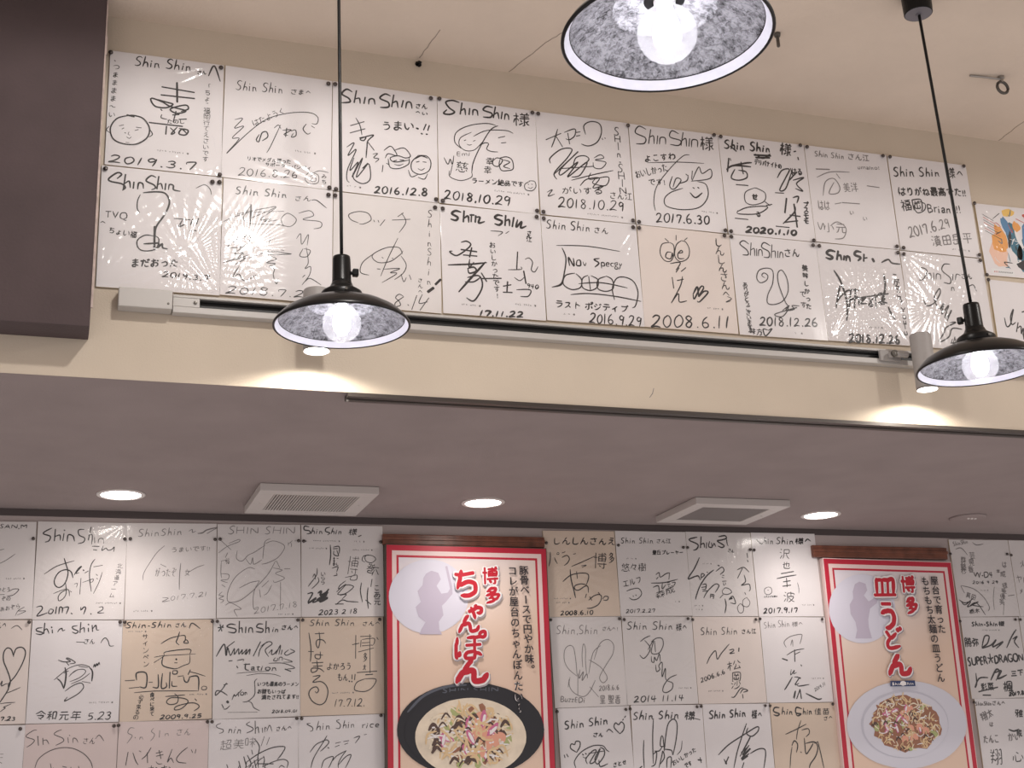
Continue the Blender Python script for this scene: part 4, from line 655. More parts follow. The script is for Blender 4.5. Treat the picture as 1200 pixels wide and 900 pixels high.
# ------------------------------------------------------------------ autograph boards
BOARDS = [
('u00', 'autograph board with a round cartoon face at lower left, top left on the high wall', 'white', 3, 0.127, -0.006, -0.135, 0.0013, 247, 278, [('T', 2.2, 52, 247, 177, 252, 23, 'Shin Shin'),
 ('T', 1.7, 188, 244, 209, 248, 11, 'さん'),
 ('S', 2.6, 213, 245, 225, 272, 239, 235),
 ('V', 1.4, 16, 267, 10, 111, 14, '、つまままま〜い'),
 ('S', 3.7, 145, 218, 147, 170),
 ('S', 2.8, 113, 203, 183, 199),
 ('S', 2.8, 112, 183, 184, 184),
 ('S', 2.6, 92, 172, 128, 166, 138, 163, 124, 153, 101, 153, 91, 166, 93, 172, 115, 166, 133, 157, 166, 151, 147, 142, 133, 151, 165, 165, 171, 156, 156, 148),
 ('S', 2.3, 112, 148, 115, 145),
 ('S', 2.3, 115, 135, 114, 127, 126, 125),
 ('S', 2.3, 138, 137, 152, 140),
 ('S', 2.3, 145, 147, 140, 120),
 ('S', 2.3, 152, 128, 168, 131),
 ('S', 2.8, 89, 112, 160, 112),
 ('S', 2.6, 126, 108, 125, 88),
 ('S', 2.3, 134, 105, 144, 95, 136, 90, 149, 109),
 ('S', 2.6, 153, 106, 172, 104, 167, 92, 153, 93, 159, 105, 171, 94),
 ('T', 1.4, 126, 114, 166, 119, 12, 'たのし'),
 ('V', 1.1, 212, 225, 211, 31, 14, '「ちょ"福岡行てえさいです'),
 ('S', 2.3, 48, 124, 22, 113, 9, 88, 16, 63, 38, 54, 65, 57, 86, 75, 90, 99, 76, 120, 55, 125, 48, 124),
 ('S', 3.4, 42, 124, 57, 122),
 ('S', 1.7, 6, 92, 1, 83, 8, 77),
 ('S', 1.7, 89, 98, 97, 85, 90, 77),
 ('S', 1.4, 27, 96, 36, 99),
 ('S', 1.4, 62, 97, 73, 97),
 ('S', 1.4, 33, 89, 37, 92),
 ('S', 1.4, 60, 89, 67, 92),
 ('P', 1.4, 39, 81, 41, 80),
 ('S', 1.3, 48, 84, 46, 78, 50, 76),
 ('S', 1.4, 43, 72, 49, 68, 53, 73),
 ('S', 1.1, 42, 58, 49, 58),
 ('T', 2.5, 7, 7, 192, 9, 18, '2019.3.7'),
 ('N', 107, 47, 175, 48)]),
('u10', 'autograph board with a long sweeping signature and small scribbles beside its 2016.8.26 date', 'white', 2, 0.373, -0.006, -0.137, -0.0163, 245, 279, [('T', 1.6, 25, 220, 133, 228, 23, 'Shin Shin'),
 ('T', 1.4, 147, 228, 199, 234, 14, 'さまへ'),
 ('S', 1.4, 26, 145, 43, 150, 26, 124, 46, 131, 22, 99, 37, 99, 11, 59, 55, 115, 96, 156, 144, 179, 192, 188, 212, 179, 210, 162, 199, 161),
 ('T', 1.2, 68, 133, 141, 179, 17, 'はたようく'),
 ('S', 2, 81, 116, 75, 102, 80, 97, 84, 111, 88, 122, 97, 125, 100, 113, 88, 101),
 ('S', 1.5, 114, 137, 123, 146, 129, 137),
 ('S', 1.4, 128, 147, 108, 93, 99, 73),
 ('S', 1.7, 133, 134, 152, 138, 136, 124, 145, 123),
 ('S', 2, 142, 141, 140, 119),
 ('S', 1.7, 152, 135, 162, 139, 163, 125, 153, 120, 157, 130),
 ('S', 1.7, 186, 158, 179, 144, 189, 133, 196, 137),
 ('S', 1.4, 198, 155, 205, 151),
 ('T', 1.4, 55, 48, 154, 53, 11, 'リオでメダル獲った'),
 ('T', 1.4, 95, 40, 200, 43, 10, 'サポーターバンザイ'),
 ('T', 1.5, 37, 9, 172, 20, 18, '2016.8.26'),
 ('S', 1.1, 186, 25, 195, 37, 215, 34, 215, 15, 196, 10, 186, 19, 188, 25),
 ('S', 1.1, 193, 25, 207, 33, 210, 18, 198, 18, 205, 27),
 ('S', 1.1, 205, 38, 219, 45, 239, 43),
 ('V', 1.1, 229, 39, 229, 12, 12, 'みち'),
 ('N', 160, 88, 209, 86)]),
('u01', 'autograph board with a large question mark signature below the round-face board', 'white', 3, 0.126, -0.006, -0.414, 0.0044, 254, 279, [('S', 2.8, 33, 250, 42, 261, 33, 264, 16, 248, 21, 242, 43, 239, 51, 231, 45, 224),
 ('S', 2.8, 50, 262, 47, 227),
 ('S', 2.8, 49, 240, 58, 247, 61, 232),
 ('S', 2.8, 68, 246, 67, 231),
 ('S', 2.8, 76, 230, 78, 245, 86, 244, 88, 233),
 ('S', 2.8, 113, 262, 103, 265, 93, 252, 109, 244, 113, 237, 105, 232),
 ('S', 2.8, 119, 265, 116, 235),
 ('S', 2.8, 118, 245, 124, 249, 128, 236),
 ('S', 2.8, 134, 250, 133, 235),
 ('S', 2.8, 140, 236, 142, 248, 150, 247, 151, 237, 165, 235),
 ('S', 1.8, 82, 218, 77, 203, 77, 185, 82, 176),
 ('S', 2.8, 88, 223, 114, 228, 134, 226, 143, 207, 135, 179, 118, 148, 115, 125, 115, 98),
 ('S', 3.9, 114, 147, 115, 98),
 ('S', 2, 112, 125, 95, 125, 80, 112, 82, 95, 96, 89, 118, 96, 124, 118, 117, 125),
 ('S', 2.8, 93, 105, 113, 108, 124, 109, 122, 99, 131, 109, 132, 100, 142, 98),
 ('T', 1.6, 11, 157, 59, 157, 19, 'TVQ'),
 ('S', 1.7, 4, 145, 8, 148, 13, 145),
 ('T', 1.6, 18, 124, 78, 116, 16, 'ちょい福'),
 ('T', 2.6, 68, 50, 166, 59, 19, 'まだおった'),
 ('S', 1.7, 154, 170, 187, 170),
 ('S', 2.5, 171, 167, 165, 152, 176, 158),
 ('S', 2.2, 193, 172, 189, 159),
 ('S', 2.2, 205, 175, 201, 161),
 ('P', 1.7, 188, 145, 192, 146),
 ('P', 1.7, 197, 146, 201, 146),
 ('S', 1.4, 198, 246, 216, 256, 228, 247, 231, 234),
 ('T', 2.2, 132, 34, 230, 32, 12, '2019.3.7')]),
('u11', 'autograph board with three vertical signature columns, dated 2018.7', 'white', 2, 0.375, -0.006, -0.414, -0.0108, 244, 276, [('T', 2.1, 26, 240, 142, 244, 19, 'Shin Shin'),
 ('T', 1.4, 155, 239, 195, 242, 14, 'さん'),
 ('S', 1.7, 195, 245, 207, 246, 229, 230),
 ('S', 1.1, 4, 171, 27, 185, 62, 200),
 ('S', 2.8, 62, 218, 62, 169),
 ('S', 1.3, 61, 215, 46, 185, 55, 176),
 ('S', 1.3, 29, 191, 115, 220, 87, 200, 62, 186),
 ('S', 1.1, 64, 200, 134, 211),
 ('S', 1.3, 117, 217, 83, 185, 106, 190, 92, 181, 120, 188),
 ('S', 1.3, 65, 172, 120, 177, 149, 176, 162, 194, 143, 207, 129, 192, 134, 175),
 ('S', 1.3, 167, 210, 191, 219, 200, 208, 177, 196, 215, 195, 217, 182, 201, 176),
 ('S', 1.4, 35, 154, 34, 131),
 ('S', 1.4, 44, 154, 41, 124),
 ('S', 1.3, 61, 146, 29, 128, 16, 112, 48, 117, 63, 139, 49, 147),
 ('S', 1.4, 43, 112, 30, 98, 50, 102, 30, 85, 53, 90, 31, 73),
 ('S', 1.3, 6, 75, 30, 85, 58, 97),
 ('S', 1.5, 40, 69, 31, 53, 29, 43, 40, 52, 52, 38, 77, 53),
 ('S', 1.3, 92, 137, 97, 131),
 ('S', 1.3, 106, 140, 103, 132),
 ('S', 1.1, 93, 124, 98, 122),
 ('S', 1.4, 61, 91, 103, 111, 145, 111, 150, 110, 108, 105, 103, 113, 100, 108, 104, 101),
 ('S', 1.4, 107, 101, 120, 95, 99, 85, 118, 84, 105, 76, 116, 72, 114, 57, 121, 37, 125, 50),
 ('P', 1.1, 130, 118, 136, 117),
 ('S', 1.2, 163, 148, 172, 161, 175, 136, 189, 161, 187, 135),
 ('S', 1.4, 178, 126, 171, 108, 187, 108, 194, 123, 180, 126),
 ('S', 1.3, 185, 130, 190, 95, 183, 79, 195, 85, 193, 65, 177, 40),
 ('S', 1.4, 184, 49, 195, 57, 219, 44),
 ('S', 1.4, 178, 58, 183, 64),
 ('T', 1.6, 12, 5, 184, 11, 17, '2018.7.2')]),
('u20', 'autograph board with two drawn faces side by side, dated 2016.12.8', 'white', 2, 0.621, -0.006, -0.141, -0.0176, 251, 279, [('S', 3.2, 46, 257, 33, 262, 22, 248, 38, 239, 41, 230, 22, 225),
 ('S', 3, 56, 262, 51, 230),
 ('S', 3, 52, 239, 63, 243, 65, 230),
 ('S', 3, 77, 248, 74, 231),
 ('S', 3, 85, 231, 87, 244, 97, 246, 100, 233),
 ('S', 3.2, 137, 261, 124, 264, 112, 251, 132, 243, 132, 231, 113, 227),
 ('S', 3, 145, 265, 140, 233),
 ('S', 3, 141, 242, 152, 249, 155, 233),
 ('S', 3, 168, 254, 164, 236),
 ('S', 3, 174, 234, 177, 250, 186, 251, 189, 236),
 ('T', 2.2, 196, 238, 227, 240, 14, 'さん'),
 ('T', 2.2, 196, 224, 227, 223, 9, 'へい'),
 ('S', 1.9, 55, 191, 65, 173, 70, 149),
 ('S', 1.9, 43, 169, 75, 184),
 ('S', 1.9, 42, 150, 77, 166),
 ('T', 2.7, 114, 168, 196, 180, 23, 'うまい'),
 ('P', 3.2, 200, 186, 204, 185),
 ('S', 2.6, 223, 200, 217, 184),
 ('S', 2.6, 231, 198, 227, 184),
 ('P', 2.6, 211, 174, 214, 173),
 ('P', 2.6, 223, 174, 226, 174),
 ('S', 2.2, 64, 141, 79, 145, 74, 135, 66, 139, 97, 153, 84, 136, 82, 119, 80, 92),
 ('S', 1.8, 84, 133, 99, 114),
 ('S', 1.8, 35, 113, 52, 126, 38, 92, 57, 110, 38, 59, 36, 32, 42, 25),
 ('S', 1.9, 52, 88, 43, 55, 62, 79, 48, 39, 72, 91, 58, 40, 85, 79, 72, 64, 87, 77, 90, 40, 73, 26, 53, 34, 50, 50),
 ('S', 1.7, 96, 104, 107, 107, 98, 95, 110, 94, 102, 84),
 ('S', 1.7, 120, 79, 118, 62),
 ('S', 1.8, 122, 117, 137, 130, 147, 121, 152, 108, 132, 110, 125, 98),
 ('S', 1.8, 147, 121, 170, 130, 185, 112, 173, 105, 155, 108, 137, 100, 147, 91, 183, 101),
 ('S', 1.8, 132, 97, 137, 76, 158, 76, 180, 90, 182, 106),
 ('S', 1.9, 145, 93, 152, 96),
 ('S', 1.9, 160, 98, 169, 99),
 ('S', 1.7, 147, 85, 158, 84, 168, 89),
 ('S', 1.7, 128, 85, 133, 83),
 ('S', 1.8, 203, 115, 188, 96, 189, 75, 208, 68, 229, 80, 234, 103, 224, 117, 203, 116),
 ('S', 2.6, 196, 106, 211, 116, 226, 112),
 ('S', 1.9, 199, 98, 206, 101),
 ('S', 1.9, 215, 101, 223, 101),
 ('S', 1.7, 203, 82, 211, 79, 219, 85),
 ('S', 1.7, 180, 75, 187, 59, 203, 67),
 ('S', 1.7, 203, 60, 218, 57, 226, 72),
 ('T', 2.8, 98, 6, 227, 15, 18, '2016.12.8'),
 ('N', 36, 17, 69, 15)]),
('u30', 'autograph board with a long-haired face sketch and smiley, dated 2018.10.29 in heavy ink', 'white', 2, 0.871, -0.006, -0.145, -0.0112, 249, 276, [('S', 3.2, 55, 269, 38, 272, 22, 265, 30, 251, 43, 242, 32, 234, 16, 234, 24, 245),
 ('S', 3.1, 62, 269, 57, 238),
 ('S', 3.1, 59, 247, 68, 254, 70, 238),
 ('S', 3.1, 81, 257, 79, 240),
 ('S', 3.1, 88, 240, 90, 254, 99, 254, 101, 241),
 ('S', 3.2, 139, 268, 124, 269, 115, 258, 136, 252, 133, 241, 114, 239),
 ('S', 3, 146, 271, 140, 241),
 ('S', 3, 142, 249, 151, 256, 154, 240),
 ('S', 3, 163, 260, 160, 241),
 ('S', 3, 168, 240, 171, 255, 178, 253, 179, 241),
 ('T', 2.6, 188, 227, 235, 232, 36, '様'),
 ('S', 1.7, 57, 148, 42, 163, 47, 189, 79, 211, 122, 223, 146, 221),
 ('S', 1.9, 151, 221, 132, 207, 107, 163, 87, 116, 82, 87),
 ('S', 1.7, 89, 184, 122, 204, 170, 211, 189, 206),
 ('S', 1.5, 84, 194, 57, 176, 53, 156, 67, 144, 88, 147, 104, 163, 113, 175),
 ('S', 1.7, 104, 163, 118, 171, 126, 169, 121, 155, 133, 150, 149, 151),
 ('S', 1.4, 65, 169, 70, 172),
 ('S', 1.4, 88, 171, 93, 174),
 ('S', 1.4, 72, 161, 78, 159, 84, 162),
 ('S', 1.7, 151, 189, 168, 195),
 ('S', 1.7, 158, 176, 170, 179),
 ('T', 1.2, 45, 126, 81, 131, 12, 'Emi'),
 ('S', 1.7, 15, 118, 24, 102, 30, 116, 35, 103, 39, 126),
 ('T', 1.8, 40, 87, 74, 86, 28, '慈'),
 ('S', 1.5, 27, 86, 29, 70, 55, 64, 81, 76, 82, 90),
 ('S', 1.5, 35, 101, 29, 75),
 ('T', 1.8, 116, 114, 138, 114, 20, '幸'),
 ('T', 1.8, 111, 90, 132, 91, 20, '幸'),
 ('S', 1.9, 138, 134, 135, 117, 148, 113, 160, 131, 146, 135, 138, 128),
 ('S', 1.9, 154, 136, 171, 141, 184, 134, 186, 112, 172, 105, 156, 104, 151, 119, 154, 133),
 ('S', 1.9, 162, 132, 178, 128, 162, 115, 178, 111),
 ('T', 2, 80, 60, 211, 67, 15, 'ラーメン絶品です'),
 ('S', 1.5, 228, 85, 214, 74, 216, 61, 232, 60, 242, 72, 239, 85, 225, 85),
 ('P', 1.3, 222, 77, 224, 75),
 ('P', 1.3, 231, 78, 233, 76),
 ('S', 1.3, 222, 68, 228, 65, 234, 70),
 ('N', 136, 49, 224, 49),
 ('T', 2.7, 12, 12, 177, 14, 22, '2018,10.29')]),
('u21', 'autograph board with a loose looped face signature behind the left pendant lamp', 'grey', 1, 0.622, -0.006, -0.417, -0.0117, 250, 273, [('S', 1.4, 58, 201, 41, 207, 36, 219, 58, 229, 80, 227, 87, 212, 70, 200, 60, 199),
 ('P', 1.4, 93, 212, 95, 208),
 ('P', 1.4, 103, 213, 105, 208),
 ('S', 1.4, 119, 216, 108, 200),
 ('S', 1.4, 162, 238, 149, 227),
 ('S', 1.4, 136, 217, 178, 224),
 ('S', 1.4, 158, 237, 168, 216, 152, 188),
 ('V', 1.3, 226, 255, 221, 65, 18, 'ShinShin'),
 ('V', 1.2, 200, 83, 201, 42, 12, 'さんへ'),
 ('S', 1.4, 149, 174, 126, 122, 109, 77),
 ('S', 1.4, 159, 136, 151, 151, 121, 147, 90, 126, 102, 110, 131, 115, 156, 136, 160, 144),
 ('S', 1.4, 92, 129, 68, 106, 63, 82, 82, 77),
 ('S', 1.4, 156, 131, 168, 111, 161, 90, 141, 72),
 ('P', 1.4, 112, 123, 115, 121),
 ('P', 1.4, 135, 123, 138, 123),
 ('S', 1.4, 101, 94, 108, 94),
 ('S', 1.4, 117, 95, 153, 100, 131, 88, 146, 87, 112, 62),
 ('S', 1.4, 156, 87, 162, 69, 168, 80),
 ('S', 1.4, 175, 87, 179, 76),
 ('S', 1.5, 161, 34, 151, 38, 143, 29, 151, 21, 154, 12, 143, 8, 142, 16, 153, 26, 162, 33),
 ('P', 1.5, 171, 15, 173, 13),
 ('S', 1.5, 192, 39, 180, 4),
 ('S', 1.5, 205, 43, 197, 21, 217, 26),
 ('S', 1.5, 220, 36, 199, 4),
 ('S', 5.7, 218, 50, 231, 61),
 ('S', 4.7, 236, 70, 248, 83)]),
('u31', 'autograph board with bold flared lettering and two black signatures under a sleeve glare', 'white', 3, 0.872, -0.006, -0.418, 0.0031, 249, 270, [('S', 4.3, 51, 254, 38, 256, 29, 248, 43, 240, 38, 232, 26, 234),
 ('S', 3.7, 59, 258, 56, 230),
 ('S', 3.7, 57, 238, 68, 246, 69, 230),
 ('S', 3.1, 77, 251, 75, 232),
 ('S', 3.7, 73, 249, 83, 250),
 ('S', 3.7, 87, 249, 85, 232),
 ('S', 3.7, 86, 244, 97, 246, 93, 231, 108, 236),
 ('S', 4.3, 153, 255, 141, 256, 134, 248, 151, 241, 144, 231, 133, 233),
 ('S', 3.7, 161, 257, 158, 231),
 ('S', 3.7, 159, 242, 169, 247, 169, 231),
 ('S', 3.7, 181, 254, 176, 230),
 ('S', 3.7, 190, 249, 186, 230, 200, 245, 197, 229, 211, 235),
 ('S', 1.6, 122, 214, 151, 214, 140, 203),
 ('S', 1.6, 159, 211, 167, 217),
 ('V', 1.8, 218, 222, 216, 197, 13, 'さん江'),
 ('S', 2.7, 49, 178, 62, 182, 72, 175, 61, 161, 37, 144, 20, 152, 27, 154),
 ('S', 3.1, 48, 160, 86, 158),
 ('S', 3.1, 74, 167, 68, 143),
 ('S', 2.7, 53, 147, 86, 147),
 ('S', 3.1, 16, 119, 72, 126, 109, 133),
 ('S', 2.5, 68, 138, 66, 118, 78, 131),
 ('S', 3.1, 62, 114, 77, 119, 83, 110, 66, 103, 63, 114),
 ('S', 3.7, 106, 134, 76, 99, 39, 55),
 ('S', 2.7, 61, 92, 87, 99, 96, 85, 93, 64, 74, 36, 57, 42),
 ('S', 2.7, 95, 106, 107, 86),
 ('S', 2.7, 93, 92, 143, 97),
 ('S', 2.5, 55, 81, 76, 83, 92, 95),
 ('V', 1.7, 124, 186, 132, 46, 15, 'おいしかったです!'),
 ('S', 2.5, 186, 167, 182, 124),
 ('S', 1.7, 161, 120, 194, 124, 192, 130),
 ('S', 1.6, 204, 150, 214, 154, 222, 144, 218, 125, 226, 120, 235, 134),
 ('S', 1.7, 175, 102, 188, 95, 199, 104),
 ('S', 3.1, 199, 120, 203, 89),
 ('S', 3.1, 158, 90, 155, 64),
 ('S', 2.5, 147, 78, 166, 83),
 ('S', 2.5, 146, 63, 168, 64),
 ('S', 2.1, 179, 72, 213, 74, 207, 58, 188, 56),
 ('T', 2, 203, 79, 234, 78, 11, '940'),
 ('N', 43, 26, 90, 24),
 ('N', 173, 38, 225, 34),
 ('T', 3.3, 84, 1, 194, 5, 13, '17.11.22')]),
('u40', 'autograph board with spaced vertical capitals down its right edge, dated 2018.10.29', 'white', 3, 1.119, -0.006, -0.146, 0.0017, 247, 275, [('S', 2.1, 25, 200, 65, 222),
 ('S', 2.1, 57, 233, 47, 203, 38, 181),
 ('S', 2.1, 52, 212, 67, 186),
 ('S', 2.1, 74, 226, 102, 239, 101, 221, 87, 208, 77, 209),
 ('S', 2.1, 83, 225, 86, 196),
 ('P', 2.1, 106, 230, 116, 233),
 ('P', 2.1, 105, 220, 115, 223),
 ('S', 2.1, 130, 228, 127, 251, 146, 265, 169, 262, 173, 239, 160, 211, 136, 197, 117, 200),
 ('P', 1.7, 173, 223, 175, 219),
 ('P', 1.7, 181, 225, 182, 223),
 ('V', 1.8, 214, 257, 220, 77, 23, 'SHIn-SHIN'),
 ('S', 2.3, 33, 138, 33, 152, 63, 179, 91, 183, 78, 158, 42, 114, 47, 97),
 ('S', 2.3, 39, 108, 83, 153, 107, 178, 60, 127, 59, 110, 105, 150, 75, 106, 128, 152, 109, 116, 86, 107),
 ('S', 2.1, 90, 131, 100, 160, 123, 169, 134, 159, 104, 132),
 ('S', 2.1, 60, 127, 144, 143),
 ('S', 1.7, 148, 166, 166, 177, 174, 169, 151, 161, 179, 158, 166, 140, 147, 140, 145, 154),
 ('S', 1.9, 85, 99, 142, 120, 197, 138),
 ('S', 1.9, 137, 125, 133, 107, 182, 119, 174, 95, 141, 97, 147, 109),
 ('S', 1.9, 107, 87, 125, 106, 159, 113, 140, 85, 169, 94, 151, 81),
 ('S', 1.7, 20, 60, 34, 68, 22, 50, 39, 57),
 ('T', 1.8, 56, 59, 167, 71, 20, 'がいする'),
 ('T', 1.6, 181, 61, 243, 63, 20, 'さん江'),
 ('T', 2.1, 45, 24, 222, 32, 25, '2018.10.29'),
 ('N', 120, 14, 214, 15)]),
('u50', 'autograph board with a winking face signature inside a bubble, dated 2017.6.30', 'white', 1, 1.368, -0.006, -0.146, 0.0040, 250, 275, [('S', 2.3, 48, 264, 29, 270, 18, 251, 44, 240, 40, 224, 18, 220),
 ('S', 2.3, 61, 265, 52, 225),
 ('S', 2.3, 54, 241, 67, 248, 67, 226),
 ('S', 2.3, 79, 250, 75, 227),
 ('S', 2.3, 82, 227, 86, 245, 99, 246, 99, 229),
 ('S', 2.3, 138, 263, 120, 269, 113, 251, 142, 244, 135, 230, 112, 230),
 ('S', 2.3, 151, 268, 142, 231),
 ('S', 2.3, 145, 244, 157, 252, 157, 230),
 ('S', 2.3, 168, 253, 164, 231),
 ('S', 2.3, 171, 230, 175, 250, 189, 250, 188, 232),
 ('T', 2.6, 194, 225, 237, 228, 40, '様'),
 ('T', 2.5, 36, 172, 125, 189, 21, 'よこすわ'),
 ('S', 1.6, 44, 171, 130, 183, 202, 188),
 ('S', 1.6, 163, 207, 144, 201, 105, 162, 65, 110, 53, 69, 55, 43),
 ('T', 1.8, 10, 124, 101, 155, 22, 'おいしかった'),
 ('T', 1.9, 43, 109, 89, 116, 18, 'です!'),
 ('S', 2.1, 110, 142, 100, 114, 112, 107, 133, 133, 120, 137, 109, 112),
 ('S', 2.1, 125, 123, 149, 134, 154, 150),
 ('P', 2.1, 148, 152, 152, 149),
 ('S', 1.9, 164, 136, 186, 176, 194, 159, 219, 174, 215, 148, 161, 134),
 ('S', 1.9, 167, 163, 163, 139),
 ('S', 2, 136, 112, 102, 97, 83, 78, 87, 58, 130, 53, 178, 65, 204, 97, 202, 129, 179, 135),
 ('P', 2.4, 164, 117, 168, 115),
 ('P', 2.4, 178, 119, 181, 117),
 ('S', 2.9, 155, 102, 169, 90, 189, 105),
 ('T', 2.7, 54, 12, 203, 21, 24, '2017.6.30'),
 ('N', 182, 56, 227, 52)]),
('u60', 'autograph board crowded with several small signatures, dated 2020.1.10', 'white', 1, 1.619, -0.006, -0.144, 0.0104, 252, 276, [('S', 3.6, 49, 234, 33, 246),
 ('T', 3.5, 14, 238, 151, 242, 24, 'Shin Shin'),
 ('S', 4.6, 100, 229, 148, 232),
 ('S', 4.6, 104, 222, 144, 226),
 ('S', 3.1, 104, 232, 124, 222, 147, 237),
 ('T', 3.5, 174, 240, 211, 237, 37, '様'),
 ('P', 3.1, 219, 252, 225, 254),
 ('P', 3.1, 229, 237, 230, 230),
 ('T', 2.4, 97, 202, 177, 197, 17, 'デリバナイトの'),
 ('S', 3.6, 30, 191, 73, 203, 90, 206),
 ('S', 3.6, 15, 179, 37, 192, 86, 194),
 ('S', 3.6, 25, 211, 17, 173),
 ('S', 2.7, 39, 182, 26, 157, 46, 152, 71, 162, 70, 178, 49, 180),
 ('S', 2.7, 59, 204, 62, 171),
 ('S', 2.2, 30, 205, 29, 211),
 ('P', 2.4, 38, 139, 72, 140),
 ('S', 1.8, 89, 135, 62, 120, 59, 94, 80, 87, 113, 100, 119, 123, 99, 134, 89, 135),
 ('T', 3.5, 78, 102, 97, 102, 18, 'せ'),
 ('S', 2.2, 33, 64, 65, 79, 121, 86, 91, 64, 35, 58, 35, 67),
 ('S', 2.2, 116, 99, 129, 90),
 ('S', 2.2, 118, 89, 135, 94),
 ('T', 2.3, 84, 54, 100, 56, 16, 'る'),
 ('S', 2.7, 160, 171, 177, 194, 199, 199, 185, 174, 163, 137, 181, 143, 205, 193),
 ('S', 2.7, 203, 203, 208, 183, 221, 195, 203, 176, 196, 168),
 ('T', 2.6, 204, 186, 237, 186, 21, 'はる'),
 ('S', 2.7, 206, 169, 239, 180, 215, 160, 231, 141, 210, 146),
 ('P', 2.2, 149, 128, 174, 129),
 ('S', 4, 180, 115, 170, 74),
 ('S', 3.1, 199, 119, 216, 124, 209, 105),
 ('S', 3.1, 161, 43, 197, 77, 203, 94),
 ('S', 4, 200, 101, 201, 37),
 ('S', 3.1, 184, 69, 214, 68),
 ('S', 3.1, 165, 47, 205, 55),
 ('V', 3, 236, 111, 229, 49, 17, 'プスモモ'),
 ('P', 2.4, 139, 34, 178, 34),
 ('P', 2.2, 24, 45, 61, 45),
 ('T', 4.4, 49, 9, 198, 14, 15, '2020.1.10')]),
('u70', "autograph board with faded grey writing, middle of the top row's right end", 'white', 1, 1.871, -0.006, -0.141, 0.0074, 253, 275, [('I', 1),
 ('T', 2.1, 28, 245, 198, 249, 20, 'Shin Shin さん江'),
 ('T', 1.7, 155, 222, 225, 228, 12, 'umaino!'),
 ('S', 2.7, 28, 208, 69, 211),
 ('S', 1.8, 27, 184, 70, 204, 129, 210),
 ('S', 1.8, 39, 133, 51, 173, 78, 186, 93, 163, 84, 145, 58, 142, 77, 175),
 ('S', 1.8, 88, 201, 97, 188),
 ('T', 1.9, 103, 150, 151, 156, 28, '美洋'),
 ('S', 2.2, 178, 176, 215, 175),
 ('T', 1.9, 20, 90, 55, 92, 29, 'はは'),
 ('S', 2.2, 94, 119, 147, 121),
 ('S', 1.8, 72, 113, 91, 118),
 ('T', 1.7, 112, 86, 126, 87, 14, 'い'),
 ('T', 1.7, 150, 73, 165, 74, 14, 'い'),
 ('S', 1.8, 12, 56, 18, 36, 28, 54, 31, 37),
 ('T', 1.9, 25, 30, 97, 33, 28, '小元'),
 ('S', 1.8, 49, 49, 72, 62, 95, 47, 84, 19, 58, 13)]),
('u80', 'autograph board with two lines of text and exclamation marks, behind the right lamp cord', 'white', 1, 2.125, -0.006, -0.140, 0.0042, 253, 275, [('T', 3, 11, 214, 163, 231, 26, 'Shin Shin'),
 ('T', 2.6, 183, 229, 244, 233, 30, '様へ'),
 ('T', 3, 18, 158, 238, 180, 26, 'はりがね最高でた!!'),
 ('T', 2.6, 22, 114, 92, 124, 32, '福岡'),
 ('S', 2.2, 77, 148, 63, 131, 71, 114, 94, 124, 99, 142, 81, 148),
 ('T', 2.8, 102, 118, 213, 127, 26, 'Brian !!'),
 ('I', 1),
 ('T', 2.6, 35, 38, 173, 83, 28, '2017.6.29'),
 ('T', 2.3, 102, 20, 236, 43, 31, '濱田岳平'),
 ('N', 162, 19, 220, 17)]),
('u41', 'autograph board with an underlined row of linked circles, dated 2016.9.29', 'white', 3, 1.121, -0.006, -0.417, 0.0097, 249, 266, [('T', 2, 12, 233, 127, 235, 22, 'Shin Shin'),
 ('T', 1.7, 133, 232, 173, 232, 18, 'さん'),
 ('S', 1.8, 36, 191, 114, 196, 199, 190),
 ('S', 2.4, 50, 186, 58, 160, 51, 121, 41, 94, 18, 84),
 ('S', 1.8, 18, 84, 41, 91, 49, 108),
 ('S', 2.8, 66, 142, 65, 163, 77, 142, 77, 162),
 ('S', 2.8, 86, 157, 84, 145, 94, 145, 94, 158, 86, 157),
 ('S', 2.1, 101, 155, 105, 145, 109, 153),
 ('S', 2.8, 144, 167, 130, 163, 142, 155, 131, 144),
 ('T', 2.1, 146, 147, 203, 149, 18, 'pecgy'),
 ('S', 2.1, 78, 124, 54, 116, 47, 94, 67, 82, 90, 89, 94, 109, 81, 123),
 ('S', 2.1, 111, 121, 97, 112, 95, 90, 114, 83, 133, 93, 136, 112, 119, 121),
 ('S', 2.1, 113, 118, 115, 86),
 ('S', 2.1, 157, 122, 137, 112, 134, 90, 154, 84, 174, 93, 173, 115, 158, 123),
 ('S', 2.1, 175, 64, 172, 93, 185, 119, 207, 124, 229, 114, 238, 87, 229, 54, 220, 47),
 ('S', 2.1, 86, 98, 145, 105, 211, 97),
 ('S', 2.1, 64, 69, 110, 75, 176, 73, 244, 65),
 ('T', 2.4, 21, 34, 208, 34, 19, 'ラスト ポジティブ'),
 ('N', 42, 22, 71, 18),
 ('T', 2.4, 105, 2, 241, 1, 24, '2016.9.29')]),
('u51', 'cream autograph board with two big round eyes drawn at the top, dated 2008.6.11', 'cream', 0, 1.371, -0.006, -0.416, -0.0019, 252, 265, [('S', 1.8, 85, 226, 64, 219, 57, 195, 67, 177, 84, 177, 94, 196, 95, 219, 85, 226),
 ('S', 1.8, 117, 234, 102, 220, 96, 191, 110, 178, 131, 189, 137, 212, 129, 231, 117, 234),
 ('S', 2.1, 87, 200, 76, 199, 71, 186, 84, 183, 90, 199, 90, 185),
 ('S', 2.1, 106, 199, 118, 203, 115, 208, 105, 198, 106, 186, 121, 187),
 ('S', 1.7, 73, 235, 82, 228),
 ('S', 1.7, 104, 247, 103, 234),
 ('P', 1.7, 126, 236, 134, 243),
 ('S', 2.1, 82, 170, 109, 175, 96, 154),
